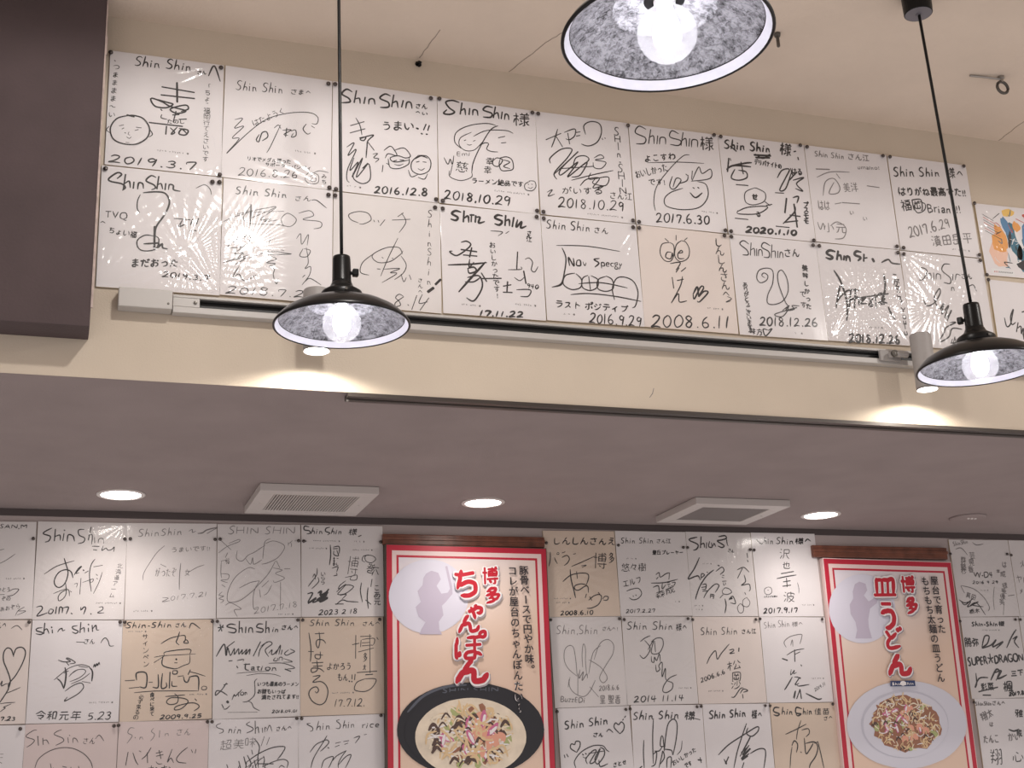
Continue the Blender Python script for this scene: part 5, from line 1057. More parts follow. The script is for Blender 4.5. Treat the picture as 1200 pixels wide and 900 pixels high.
 ('S', 2.1, 105, 161, 96, 149),
 ('S', 2.1, 123, 163, 110, 152),
 ('S', 2.1, 84, 134, 86, 106),
 ('S', 2.1, 97, 127, 114, 132),
 ('S', 2.1, 112, 139, 104, 113, 76, 67),
 ('S', 2.1, 76, 67, 97, 93, 98, 72, 118, 76),
 ('S', 3.5, 138, 97, 150, 115, 151, 90),
 ('S', 2.8, 137, 97, 139, 83, 159, 116, 167, 114, 151, 90, 167, 105, 178, 103, 152, 76, 147, 78),
 ('V', 2, 218, 251, 230, 91, 25, 'しんしんさんへ'),
 ('S', 1.7, 230, 97, 241, 92, 225, 82, 238, 86),
 ('N', 171, 64, 215, 61),
 ('T', 2.7, 16, 1, 232, 15, 31, '2008.6.11')]),
('u61', 'autograph board with a thin curling treble-clef-like signature, dated 2018.12.26', 'white', 1, 1.622, -0.006, -0.415, 0.0084, 249, 267, [('S', 2.3, 53, 244, 39, 252, 28, 242, 46, 227, 48, 215, 33, 213),
 ('S', 2.1, 60, 248, 54, 214),
 ('S', 2.1, 57, 228, 67, 233, 66, 213),
 ('S', 2.1, 74, 233, 72, 214),
 ('S', 2.1, 77, 214, 80, 230, 88, 230, 88, 215),
 ('S', 2.3, 114, 245, 97, 252, 89, 239, 108, 228, 106, 213, 92, 212),
 ('S', 2.1, 119, 248, 113, 212),
 ('S', 2.1, 116, 228, 126, 231, 125, 213),
 ('S', 2.1, 134, 232, 132, 214),
 ('S', 2.1, 137, 214, 141, 229, 147, 228, 147, 215),
 ('T', 2.4, 150, 218, 197, 221, 23, 'さん'),
 ('S', 1.8, 88, 156, 80, 162, 87, 169, 97, 163, 92, 150, 74, 142, 65, 154, 74, 175, 99, 183, 113, 175, 108, 142, 91, 111, 88, 89, 108, 87, 133, 99, 150, 126, 151, 158, 140, 180, 127, 172, 125, 143, 137, 99, 145, 80, 125, 56, 105, 61, 169, 83, 144, 74, 162, 81),
 ('S', 1.8, 127, 72, 149, 87, 137, 73, 162, 78, 156, 87, 177, 88),
 ('V', 1.9, 30, 139, 31, 3, 14, 'ありがとうございますー'),
 ('V', 2.5, 207, 202, 204, 78, 16, '美味しかった'),
 ('V', 2, 193, 135, 189, 77, 17, 'です'),
 ('T', 2.7, 57, 28, 225, 36, 22, '2018.12.26'),
 ('T', 2, 27, 4, 64, 2, 17, '味方'),
 ('S', 2.5, 79, 18, 67, 19, 72, 2, 92, 22, 81, 17),
 ('N', 154, 17, 177, 14)]),
('u71', 'autograph board with tall curved brackets around jagged letters, dated 2018.12.26', 'white', 3, 1.871, -0.006, -0.412, 0.0120, 251, 267, [('S', 5.3, 55, 245, 39, 247, 29, 238, 45, 229, 37, 223, 25, 226),
 ('S', 5.3, 64, 247, 57, 223),
 ('S', 5.3, 59, 232, 69, 236, 70, 223),
 ('S', 5.3, 81, 235, 77, 224),
 ('S', 5.3, 84, 222, 88, 234, 95, 233, 96, 221),
 ('S', 5.3, 133, 250, 119, 251, 112, 241, 129, 235, 120, 225),
 ('S', 4.4, 141, 245, 137, 225),
 ('S', 3.5, 138, 233, 149, 236),
 ('P', 5.3, 165, 234, 168, 227),
 ('S', 3.5, 191, 226, 213, 236, 223, 227, 248, 226),
 ('S', 4.4, 44, 192, 60, 161, 70, 106, 62, 58),
 ('S', 4.4, 193, 194, 191, 154, 176, 120, 190, 114),
 ('S', 4.4, 192, 104, 197, 88, 207, 70),
 ('S', 3.2, 36, 90, 43, 110, 75, 139, 111, 143),
 ('S', 3.2, 53, 137, 55, 150, 38, 103),
 ('S', 3.9, 86, 140, 75, 93),
 ('S', 3.9, 101, 147, 90, 94),
 ('S', 3.5, 82, 113, 103, 124, 105, 102),
 ('S', 3.5, 111, 118, 127, 124, 110, 108, 128, 108),
 ('S', 3.5, 137, 124, 145, 104, 134, 104, 150, 124),
 ('S', 3.5, 157, 135, 155, 98),
 ('S', 3.5, 160, 128, 176, 140, 184, 124, 164, 112, 182, 110),
 ('S', 3.2, 75, 116, 198, 140),
 ('V', 2.5, 225, 197, 232, 117, 18, 'こがマこう'),
 ('V', 2.4, 237, 104, 233, 31, 18, 'YouTu'),
 ('T', 3.9, 60, 0, 214, 5, 22, '2018.12.26'),
 ('N', 120, 46, 166, 43)]),
('u81', 'autograph board with a looping signature running diagonally, behind the right pendant lamp', 'white', 3, 2.126, -0.006, -0.411, 0.0020, 260, 266, [('S', 2.1, 56, 224, 77, 216, 62, 190, 49, 186),
 ('S', 2.1, 77, 216, 74, 193),
 ('S', 2.1, 76, 205, 87, 208, 86, 192),
 ('S', 2.1, 97, 211, 95, 193),
 ('S', 2.1, 102, 193, 106, 208, 117, 207, 116, 194),
 ('S', 2.3, 153, 240, 134, 238, 125, 220, 147, 201, 144, 185, 125, 186),
 ('S', 2.1, 158, 212, 154, 195),
 ('S', 2.1, 163, 196, 169, 213, 181, 211),
 ('T', 1.9, 181, 201, 219, 203, 18, 'さん'),
 ('T', 1.9, 143, 165, 159, 165, 21, 'n'),
 ('S', 2.1, 196, 178, 217, 187, 225, 170),
 ('S', 2.6, 53, 132, 61, 116, 85, 125, 108, 154, 107, 167, 87, 138, 98, 112, 115, 127),
 ('S', 2.6, 101, 106, 115, 127, 104, 96, 129, 122, 112, 87, 129, 98, 135, 109, 114, 73),
 ('S', 2.6, 125, 74, 144, 76, 112, 60, 101, 43, 83, 21, 86, 18, 115, 34, 130, 58, 160, 58),
 ('S', 2.3, 118, 17, 143, 21),
 ('S', 2.3, 134, 35, 122, 8),
 ('T', 2.2, 118, 7, 144, 9, 23, '4')]),
('p10', 'illustrated card with orange and blue-green painted figures, high at the right edge', 'art', 2, 2.363, -0.006, -0.218, 0.0133, 205, 211, []),
('u91', 'autograph board with a black script signature cut by the right edge of the photo', 'white', 0, 2.387, -0.006, -0.440, -0.0077, 242, 207, [('S', 2.7, 32, 100, 35, 76, 48, 83, 59, 110, 65, 127, 52, 104, 53, 83, 66, 90),
 ('S', 2.7, 74, 90, 64, 63),
 ('S', 2.7, 70, 74, 81, 80, 79, 59, 88, 75, 85, 48),
 ('S', 2.7, 84, 59, 85, 43),
 ('S', 2.7, 92, 121, 102, 125)]),
('a00', "autograph board cut by the photo's left edge, top row under the low ceiling", 'grey', 1, -0.217, 1.294, -0.929, 0.0177, 240, 279, [('T', 1.8, 139, 259, 215, 258, 13, 'SAN,M'),
 ('S', 1.1, 145, 196, 155, 199),
 ('S', 1.1, 144, 157, 164, 168, 186, 185),
 ('N', 164, 119, 214, 111),
 ('T', 1.1, 142, 79, 178, 77, 13, 'いとう'),
 ('S', 1.3, 175, 79, 186, 85, 200, 84, 187, 69, 169, 65),
 ('S', 1.1, 151, 70, 163, 70),
 ('T', 1.1, 155, 52, 179, 52, 13, 'ぞの'),
 ('T', 1.1, 153, 22, 207, 31, 14, 'あおぞら'),
 ('S', 1.1, 194, 10, 201, 24, 217, 34, 201, 24, 221, 23, 199, 12)]),
('a10', 'autograph board with large looping characters, dated 2017.7.2', 'grey', 3, 0.028, 1.294, -0.927, 0.0028, 249, 283, [('S', 2.6, 39, 263, 23, 254, 17, 246, 36, 239, 33, 226, 23, 222),
 ('S', 2.7, 49, 260, 48, 226),
 ('S', 2.7, 48, 238, 62, 243, 64, 228),
 ('S', 2.3, 73, 248, 71, 227),
 ('P', 2.3, 73, 258, 75, 257),
 ('S', 2.7, 83, 225, 85, 244, 98, 241, 103, 226),
 ('S', 2.3, 128, 261, 113, 259, 115, 244, 130, 236, 128, 224, 113, 219),
 ('S', 2.3, 147, 268, 141, 230),
 ('S', 1.9, 141, 243, 151, 245, 151, 218),
 ('S', 1.5, 158, 238, 159, 222),
 ('S', 1.5, 168, 220, 171, 234, 182, 234, 184, 220),
 ('S', 1.9, 153, 212, 172, 212),
 ('S', 1.9, 156, 202, 166, 201),
 ('S', 1.9, 183, 214, 180, 200, 191, 207, 197, 201, 208, 204, 214, 211, 213, 197),
 ('S', 1.8, 26, 130, 59, 153, 105, 169),
 ('S', 2.3, 77, 176, 83, 159, 90, 133, 83, 104, 68, 92, 56, 100, 55, 117, 66, 136, 84, 143, 98, 137, 104, 120),
 ('S', 2.3, 107, 128, 118, 147, 126, 153, 111, 133, 120, 135),
 ('P', 2.3, 131, 143, 133, 141),
 ('S', 1.8, 136, 134, 145, 140),
 ('S', 1.9, 162, 175, 152, 157, 149, 127, 156, 81),
 ('S', 1.4, 159, 152, 184, 157),
 ('S', 1.4, 184, 137, 176, 108, 162, 75),
 ('S', 1.5, 109, 102, 117, 104, 115, 93),
 ('S', 1.5, 126, 119, 125, 73),
 ('S', 1.4, 131, 107, 145, 112, 160, 117, 157, 108, 148, 109),
 ('P', 1.5, 167, 131, 171, 127),
 ('P', 1.5, 169, 119, 172, 117),
 ('S', 1.8, 85, 104, 88, 78, 82, 62, 70, 54, 67, 65, 75, 78, 93, 86, 97, 68),
 ('S', 1.4, 53, 74, 72, 83, 90, 89),
 ('P', 1.5, 99, 82, 102, 79),
 ('V', 0.9, 234, 164, 211, 62, 15, '北海道アーム'),
 ('N', 169, 52, 239, 44),
 ('S', 2.3, 10, 36, 22, 39, 26, 31, 13, 11, 40, 20),
 ('S', 2.3, 46, 29, 43, 20, 51, 18, 56, 28, 47, 31),
 ('S', 2.7, 64, 37, 62, 18),
 ('S', 2.7, 71, 17, 73, 36, 80, 33, 80, 20),
 ('S', 2.7, 82, 34, 96, 36, 91, 17),
 ('P', 2.3, 104, 19, 107, 17),
 ('S', 2.7, 130, 36, 130, 28, 139, 37, 143, 33, 138, 16),
 ('P', 1.9, 157, 18, 159, 16),
 ('S', 1.9, 179, 36, 189, 37, 189, 29, 176, 20, 194, 20)]),
('a20', 'autograph board with a faint jagged signature and a long slanting stroke', 'grey', 2, 0.282, 1.294, -0.925, 0.0146, 260, 285, [('I', 1),
 ('T', 1.6, 31, 243, 160, 250, 22, 'ShinShin'),
 ('S', 1.6, 178, 261, 188, 266, 188, 257, 198, 261),
 ('S', 2.4, 204, 254, 218, 256, 231, 265, 261, 273),
 ('S', 1.6, 231, 254, 261, 272),
 ('T', 1.4, 125, 196, 241, 203, 16, 'うまいです!!'),
 ('S', 1.2, 109, 217, 87, 196, 65, 162, 51, 135, 49, 115),
 ('T', 1.3, 82, 125, 144, 125, 27, 'がったぞ'),
 ('S', 1.8, 156, 165, 153, 128, 153, 87),
 ('T', 1.4, 166, 128, 183, 128, 20, '女'),
 ('S', 1.2, 98, 162, 114, 154),
 ('S', 1.2, 179, 138, 202, 152, 224, 160),
 ('S', 1.4, 106, 64, 122, 62, 105, 52, 126, 55),
 ('T', 1.2, 126, 55, 236, 68, 13, '017.7.21'),
 ('I', 0),
 ('N', 24, 30, 78, 22)]),
('a30', 'autograph board covered with large thin looping pencil-like lines', 'grey', 3, 0.538, 1.294, -0.921, 0.0147, 251, 282, [('I', 1),
 ('T', 1.5, 31, 251, 236, 252, 24, 'SHIN SHIN'),
 ('S', 1.3, 5, 194, 31, 214, 65, 228, 65, 235, 35, 223),
 ('S', 1.3, 11, 232, 41, 204),
 ('S', 1.3, 31, 194, 25, 180),
 ('S', 1.3, 13, 170, 12, 136, 14, 119),
 ('S', 1.3, 13, 170, 32, 173),
 ('T', 1.1, 25, 160, 37, 160, 20, 'らる'),
 ('S', 1.3, 60, 201, 58, 177, 75, 170, 92, 187, 112, 197, 143, 218),
 ('S', 1.3, 159, 238, 143, 229, 138, 201, 136, 177),
 ('S', 1.3, 143, 222, 167, 231, 195, 222, 201, 208, 181, 180, 153, 165, 133, 160),
 ('S', 1.3, 85, 177, 99, 160, 106, 180, 109, 160, 133, 173),
 ('S', 1.3, 112, 146, 92, 149, 59, 126, 39, 95, 31, 65, 36, 48, 66, 51, 99, 74, 123, 98, 153, 132, 174, 170),
 ('S', 1.5, 67, 89, 99, 105, 126, 110),
 ('S', 1.3, 126, 110, 112, 84, 107, 57, 109, 27, 119, 27),
 ('S', 1.3, 153, 110, 133, 91),
 ('S', 1.3, 126, 84, 129, 61),
 ('S', 1.3, 163, 98, 150, 74, 139, 67),
 ('S', 1.3, 167, 149, 194, 142, 174, 132, 201, 118, 173, 105, 167, 111),
 ('S', 1.3, 177, 170, 187, 149),
 ('S', 1.3, 189, 105, 188, 23),
 ('S', 1.3, 201, 146, 218, 146),
 ('S', 1.3, 12, 132, 35, 129, 32, 115, 12, 112, 32, 105),
 ('S', 1.3, 15, 99, 25, 92),
 ('S', 1.3, 16, 78, 7, 68, 21, 65, 7, 58, 21, 53, 12, 45),
 ('S', 1.3, 26, 38, 42, 45, 72, 27, 52, 24, 61, 4),
 ('T', 1.1, 109, 12, 241, 32, 17, '2017.7.18'),
 ('T', 1.2, 215, 205, 236, 222, 21, 'ケ'),
 ('N', 180, 13, 227, 7)]),
('a40', 'autograph board packed with eight small dark signatures, left of the noodle-bowl poster', 'grey', 1, 0.792, 1.294, -0.918, 0.0073, 256, 282, [('S', 2.6, 25, 275, 11, 277, 10, 266, 25, 263, 29, 256, 18, 253),
 ('T', 2.1, 29, 254, 69, 254, 19, 'hin'),
 ('S', 2.6, 89, 275, 77, 271, 76, 262, 89, 257, 82, 251),
 ('T', 2.1, 91, 254, 128, 254, 18, 'hin'),
 ('T', 2.1, 146, 252, 174, 251, 21, '様'),
 ('S', 2.2, 178, 247, 187, 251),
 ('N', 36, 235, 120, 229),
 ('N', 163, 235, 197, 228),
 ('N', 25, 212, 80, 206),
 ('N', 159, 209, 222, 202),
 ('N', -20, 236, 17, 226),
 ('S', 2.6, 90, 220, 91, 190, 87, 158),
 ('S', 2.2, 99, 213, 117, 215, 118, 194),
 ('S', 2.2, 99, 208, 113, 209),
 ('S', 2.2, 101, 202, 101, 190, 115, 187, 110, 204),
 ('T', 1.9, 97, 155, 116, 155, 28, 'まこ'),
 ('S', 2.2, 95, 148, 113, 153, 109, 137),
 ('S', 2.2, 100, 125, 110, 127, 108, 134),
 ('T', 1.5, 137, 131, 174, 127, 60, '博'),
 ('S', 1.6, 135, 120, 155, 124, 172, 127, 169, 113, 151, 113, 155, 124),
 ('S', 1.6, 198, 168, 189, 173, 195, 187, 220, 188, 232, 177, 219, 166, 202, 170, 198, 184, 209, 191),
 ('T', 1.7, 197, 138, 226, 131, 32, '巻'),
 ('S', 1.8, 223, 152, 241, 150),
 ('S', 1.8, 226, 142, 219, 127),
 ('S', 1.8, 232, 145, 239, 129),
 ('S', 1.8, 49, 148, 47, 127, 32, 106, 21, 92),
 ('S', 1.8, 32, 85, 53, 106, 51, 120),
 ('S', 1.8, 35, 120, 41, 130, 44, 113),
 ('V', 1.4, 67, 137, 66, 99, 14, 'いらら'),
 ('S', 3, 19, 70, 35, 72, 21, 44, 45, 58, 35, 44, 56, 51),
 ('S', 4.8, 51, 72, 61, 78, 59, 65, 80, 75, 63, 54, 77, 68, 49, 51, 80, 58, 56, 47, 84, 84),
 ('S', 3.1, 45, 54, 21, 41),
 ('S', 1.8, 137, 110, 119, 96, 115, 85, 137, 99, 119, 78, 112, 68, 136, 71, 161, 92, 133, 96, 108, 75),
 ('S', 1.8, 119, 65, 138, 68, 125, 54),
 ('S', 2.2, 106, 37, 125, 51, 143, 47, 175, 45),
 ('S', 2.2, 104, 39, 129, 39),
 ('S', 2.2, 186, 104, 182, 78, 188, 45),
 ('S', 2, 219, 115, 215, 92),
 ('S', 2.6, 206, 89, 203, 58, 206, 25),
 ('S', 2.2, 198, 51, 214, 38),
 ('V', 2.1, 234, 99, 234, 35, 20, 'こあ元'),
 ('T', 2.1, 52, 6, 172, 11, 14, '2023 2 18')]),
('a01', "cream autograph board with a tall drawn heart at the photo's left edge", 'cream', 0, -0.215, 1.294, -1.211, 0.0027, 238, 285, [('T', 1.8, 132, 263, 173, 260, 19, 'さんへ'),
 ('S', 1.5, 185, 261, 200, 269, 214, 257),
 ('S', 2.3, 196, 183, 197, 192, 203, 206, 218, 208, 227, 194, 221, 166, 205, 132, 189, 110, 188, 95, 179, 77, 168, 59),
 ('S', 2.3, 196, 185, 189, 203, 178, 207, 170, 194, 171, 172, 180, 151, 189, 129, 192, 113, 188, 95),
 ('S', 1.9, 165, 105, 171, 117, 170, 104, 180, 109, 187, 110),
 ('S', 1.5, 182, 83, 199, 90, 219, 99),
 ('S', 1.5, 169, 56, 186, 58, 208, 59),
 ('S', 1.5, 170, 34, 184, 45, 178, 46, 198, 55),
 ('T', 2.2, 171, 11, 211, 10, 10, '7.23')]),
('a11', 'white autograph board with bold brush-like letters and a fish-like scribble, dated in kanji', 'white', 3, 0.028, 1.294, -1.211, -0.0024, 247, 285, [('S', 2.5, 28, 263, 15, 261, 13, 255, 30, 249, 26, 244, 12, 246),
 ('S', 2.6, 34, 276, 33, 246),
 ('S', 2.6, 33, 253, 40, 260, 47, 247),
 ('P', 2.5, 52, 265, 54, 263),
 ('S', 2.6, 55, 257, 56, 248),
 ('S', 2.6, 70, 251, 74, 258, 81, 261, 83, 254, 89, 257),
 ('S', 2.5, 122, 269, 109, 266, 111, 260, 125, 253, 119, 247, 109, 251),
 ('S', 2.6, 131, 278, 130, 249),
 ('S', 2.6, 130, 257, 140, 263, 142, 250),
 ('P', 2.5, 151, 273, 153, 271),
 ('S', 2.6, 152, 262, 153, 252),
 ('S', 2.6, 162, 270, 164, 252),
 ('S', 2.6, 164, 260, 172, 270, 175, 257, 181, 257),
 ('S', 1.5, 122, 223, 143, 222),
 ('T', 1.7, 139, 217, 173, 217, 16, 'さん'),
 ('S', 1.9, 188, 220, 194, 231, 201, 234, 208, 225, 213, 212, 224, 212),
 ('S', 1.9, 76, 173, 91, 168, 109, 169, 97, 177, 103, 178, 122, 166, 107, 162),
 ('S', 1.9, 97, 168, 105, 158),
 ('S', 3.2, 95, 152, 99, 136, 98, 111, 95, 94),
 ('S', 2.5, 95, 94, 87, 112, 76, 122),
 ('S', 1.5, 68, 118, 81, 130, 104, 149, 131, 159, 153, 157, 166, 148),
 ('S', 3.2, 166, 148, 170, 136, 169, 114),
 ('S', 1.9, 159, 155, 166, 145),
 ('S', 1.5, 107, 127, 123, 143, 144, 147, 151, 139, 136, 124, 110, 113),
 ('S', 1.5, 111, 133, 129, 146),
 ('S', 1.5, 132, 155, 156, 152),
 ('S', 1.9, 93, 137, 105, 143),
 ('S', 1.5, 114, 107, 143, 120, 163, 136),
 ('S', 1.9, 99, 87, 119, 102, 140, 109, 148, 98, 138, 83, 121, 71, 99, 60, 106, 71),
 ('S', 1.5, 143, 113, 165, 109),
 ('S', 2.3, 171, 152, 174, 161, 176, 153, 180, 163, 182, 156, 186, 166, 188, 159),
 ('N', 164, 58, 229, 52),
 ('T', 2.2, 21, 11, 146, 8, 26, '令和元年'),
 ('T', 2, 161, 8, 225, 8, 20, '5.23')]),
('a21', 'tan autograph board with a drawn square-hat face and block letters, dated 2009.9.25', 'tan', 3, 0.279, 1.294, -1.210, 0.0125, 256, 285, [('T', 2.3, 8, 262, 140, 263, 16, 'Shin-Shin'),
 ('T', 1.9, 146, 262, 180, 263, 14, 'さん'),
 ('S', 2.4, 188, 259, 196, 274, 219, 258),
 ('N', 16, 255, 67, 249),
 ('V', 1.4, 64, 246, 69, 149, 18, 'サインペン'),
 ('S', 2, 109, 216, 134, 231, 163, 238),
 ('S', 2.4, 161, 250, 156, 232, 152, 220, 160, 212),
 ('S', 2, 161, 238, 176, 238, 177, 225, 173, 218, 186, 217, 181, 226, 173, 222),
 ('S', 2, 119, 184, 124, 193, 189, 199, 191, 186),
 ('S', 1.4, 91, 178, 119, 182, 207, 185),
 ('S', 2.4, 116, 182, 115, 155, 148, 144, 155, 146),
 ('S', 1.6, 155, 144, 174, 153, 190, 160, 191, 182),
 ('P', 3.3, 152, 172, 154, 170),
 ('S', 1.6, 148, 161, 156, 161),
 ('S', 1.4, 119, 181, 91, 163),
 ('S', 2.4, 144, 138, 144, 130, 155, 130, 156, 138, 144, 139),
 ('S', 1.7, 12, 114, 39, 115),
 ('S', 2.8, 44, 115, 44, 135, 70, 133, 70, 95, 53, 96),
 ('S', 1.6, 24, 93, 52, 95),
 ('S', 1.7, 78, 108, 88, 108),
 ('S', 2.8, 103, 129, 104, 94, 89, 94),
 ('S', 2.8, 115, 132, 113, 92, 127, 94, 126, 106),
 ('S', 2.8, 136, 135, 135, 90),
 ('S', 2.4, 142, 109, 143, 96, 157, 95),
 ('S', 1.7, 158, 122, 174, 124),
 ('S', 2.8, 174, 121, 178, 108, 186, 106, 192, 121),
 ('S', 2.4, 193, 140, 187, 127),
 ('S', 1.6, 190, 135, 210, 130, 236, 121),
 ('S', 2.8, 190, 120, 215, 120, 217, 82),
 ('S', 1.6, 38, 80, 99, 83, 217, 80),
 ('S', 1.8, 231, 93, 225, 89, 228, 83, 239, 84, 239, 91, 231, 93),
 ('S', 2, 125, 67, 150, 68, 179, 70),
 ('S', 2, 150, 74, 160, 64, 157, 48, 138, 44, 128, 52, 141, 63, 176, 60, 188, 50, 170, 32, 151, 29, 157, 39, 195, 47, 214, 43, 219, 34, 205, 24),
 ('P', 2, 207, 58, 212, 53),
 ('V', 1.4, 60, 75, 43, 5, 14, '必ず来るの'),
 ('V', 1.7, 88, 79, 89, 13, 13, '食べに来て'),
 ('N', 191, 74, 241, 67),
 ('T', 2.3, 110, 4, 227, 5, 11, '2009.9.25')]),
('a31', 'autograph board with a small black star, slanted script and a curly bracket', 'grey', 3, 0.535, 1.294, -1.207, 0.0132, 255, 289, [('S', 2.9, 20, 271, 25, 252),
 ('S', 2.9, 14, 262, 30, 263),
 ('S', 2.9, 29, 269, 16, 252),
 ('S', 2.9, 65, 270, 50, 272, 40, 265, 65, 257, 62, 247, 44, 249),
 ('S', 2.9, 76, 280, 75, 247),
 ('S', 2.9, 76, 257, 83, 261, 85, 246),
 ('S', 2.9, 95, 263, 94, 246),
 ('S', 2.8, 103, 246, 105, 259, 113, 259, 115, 246),
 ('S', 2.9, 145, 271, 132, 271, 127, 262, 145, 256, 142, 247, 125, 249),
 ('S', 2.9, 155, 279, 153, 245),
 ('S', 2.9, 155, 257, 162, 260, 163, 245),
 ('T', 2.4, 172, 248, 192, 247, 17, 'in'),
 ('T', 2.4, 198, 253, 253, 252, 15, 'さんへ'),
 ('S', 2.8, 10, 179, 32, 214, 38, 181, 42, 204, 47, 188),
 ('S', 2.1, 39, 204, 62, 221),
 ('S', 2.1, 47, 194, 51, 181, 62, 201, 62, 184, 74, 200, 75, 184, 85, 197, 84, 184, 98, 198, 92, 183),
 ('S', 2.5, 98, 197, 95, 183, 107, 198, 105, 183),
 ('S', 2.5, 138, 219, 117, 178),
 ('S', 2.1, 157, 219, 138, 199, 132, 176),
 ('S', 2.1, 138, 206, 162, 219, 172, 212, 152, 195, 162, 175),
 ('S', 2.1, 162, 185, 172, 195, 170, 182, 178, 183, 189, 195, 183, 182, 197, 208, 192, 181),
 ('S', 2.1, 202, 194, 199, 181),
 ('S', 2.1, 221, 194, 209, 184, 215, 178, 229, 184, 239, 189, 226, 196),
 ('S', 1.9, 182, 172, 176, 164, 187, 163, 188, 171),
 ('S', 1.9, 192, 163, 194, 172, 202, 172, 202, 163),
 ('S', 1.5, 205, 169, 232, 159, 205, 158),
 ('S', 2.1, 70, 166, 89, 169, 87, 164),
 ('S', 2.9, 95, 157, 94, 141, 104, 137),
 ('S', 2.5, 90, 154, 107, 155),
 ('T', 2.4, 107, 137, 188, 134, 18, 'ation'),
 ('S', 1.7, 162, 156, 205, 155, 239, 141, 215, 138),
 ('S', 2.9, 210, 138, 227, 131),
 ('S', 1.2, 69, 129, 109, 132, 162, 133),
 ('S', 1.2, 97, 122, 135, 127, 175, 124, 197, 117),
 ('S', 2.1, 46, 165, 56, 166),
 ('S', 2.5, 69, 150, 72, 145),
 ('S', 2.1, 32, 97, 43, 100),
 ('S', 2.1, 40, 103, 27, 84, 9, 68, 12, 81, 27, 78, 43, 67),
 ('S', 2.1, 56, 54, 63, 70, 65, 64, 84, 82),
 ('T', 2, 73, 63, 102, 69, 16, 'ion'),
 ('P', 4.9, 42, 50, 45, 47),
 ('S', 2.1, 27, 42, 32, 32),
 ('S', 2.1, 50, 38, 40, 29, 32, 29),
 ('S', 1.7, 128, 112, 121, 104, 122, 85, 120, 65, 102, 49, 87, 47),
 ('S', 1.7, 102, 49, 112, 44, 119, 30, 135, 21),
 ('T', 2, 128, 91, 250, 87, 13, 'いつも最高のラーメン'),
 ('T', 2, 128, 70, 211, 67, 13, 'お腹もいっぱ'),
 ('T', 2, 140, 52, 250, 51, 14, '満たされてます!!'),
 ('T', 1.8, 171, 13, 246, 13, 8, '2018.04.01'),
 ('S', 0.8, 44, 19, 129, 17)]),
('a41', 'tan autograph board with big kana down the left and a spiral, dated 17.7.12', 'tan', 3, 0.790, 1.294, -1.204, 0.0090, 256, 289, [('T', 1.9, 27, 264, 169, 263, 19, 'Shin Shin'),
 ('T', 1.7, 188, 262, 249, 262, 15, 'さんへ'),
 ('S', 2.2, 27, 243, 32, 208, 33, 181, 31, 158),
 ('S', 1.9, 25, 188, 41, 187),
 ('S', 2.2, 46, 240, 73, 241),
 ('S', 2.2, 58, 245, 60, 218, 55, 198, 49, 208, 52, 221, 69, 221, 78, 211),
 ('S', 2.2, 61, 187, 60, 167, 47, 168, 47, 178, 69, 176),
 ('S', 2.2, 36, 154, 69, 155),
 ('S', 2.2, 50, 161, 52, 134, 36, 126, 35, 138, 58, 137, 72, 127),
 ('S', 2.2, 40, 144, 67, 145),
 ('S', 2.2, 38, 114, 60, 116, 38, 98, 62, 99, 78, 87, 83, 67, 75, 41, 58, 32, 37, 42, 26, 62, 32, 78, 48, 84, 55, 74, 49, 66, 45, 71),
 ('T', 1.8, 79, 132, 155, 132, 22, 'よかろう'),
 ('T', 2.1, 111, 100, 144, 99, 23, 'もん'),
 ('P', 2.6, 147, 99, 149, 97),
 ('S', 2.2, 157, 117, 156, 104),
 ('S', 2.2, 166, 118, 164, 102),
 ('P', 2.6, 155, 98, 156, 96),
 ('S', 1.9, 170, 234, 168, 165),
 ('S', 1.9, 159, 206, 180, 210),
 ('S', 1.7, 184, 230, 218, 231),
 ('S', 1.7, 186, 219, 184, 199),
 ('S', 1.7, 189, 221, 225, 224, 226, 209, 219, 202),
 ('S', 1.7, 189, 211, 212, 212),
 ('S', 1.7, 189, 202, 219, 204),
 ('S', 1.7, 213, 236, 212, 121),
 ('S', 1.7, 177, 184, 224, 195),
 ('T', 1.7, 190, 155, 204, 155, 27, '多'),
 ('T', 1.7, 188, 130, 200, 129, 19, '太'),
 ('S', 2.2, 172, 123, 233, 126),
 ('S', 2.6, 198, 116, 220, 117),
 ('P', 1.7, 235, 227, 239, 220),
 ('S', 1.9, 196, 104, 172, 95, 163, 78, 168, 70, 195, 67, 216, 77, 230, 97, 224, 104, 196, 104),
 ('N', 94, 70, 161, 60),
 ('T', 1.8, 100, 25, 195, 24, 22, '17.7.12.')]),
('a02', "autograph board cut off at the photo's bottom left corner with grey marks", 'white', 1, -0.214, 1.294, -1.493, -0.0128, 236, 279, [('I', 1),
 ('S', 1.1, 176, 202, 184, 202),
 ('S', 1.1, 177, 193, 183, 193),
 ('S', 1.4, 177, 181, 182, 178)]),
('a12', 'autograph board with a large circle drawn below its heading, bottom left', 'pink', 3, 0.027, 1.294, -1.495, -0.0038, 247, 283, [('S', 1.4, 31, 266, 22, 265, 4, 250, 26, 240, 20, 229, 8, 221),
 ('S', 1.7, 35, 247, 38, 225),
 ('P', 1.7, 34, 249, 36, 248),
 ('S', 1.7, 48, 244, 50, 227),
 ('S', 1.7, 49, 237, 58, 239, 65, 228),
 ('S', 1.4, 96, 266, 82, 260, 78, 253, 100, 243, 102, 234, 83, 224),
 ('S', 1.4, 114, 244, 116, 230),
 ('P', 1.4, 117, 251, 119, 249),
 ('S', 1.4, 128, 230, 128, 242, 136, 240, 141, 231),
 ('T', 1.2, 151, 226, 187, 225, 20, 'さん'),
 ('S', 1.4, 187, 239, 197, 249, 210, 233),
 ('S', 1.4, 32, 163, 40, 188, 63, 207, 94, 217, 128, 215, 158, 200, 177, 179, 184, 159),
 ('S', 1.4, 72, 176, 75, 164),
 ('S', 1.4, 104, 168, 115, 165),
 ('S', 1.4, 126, 165, 129, 154),
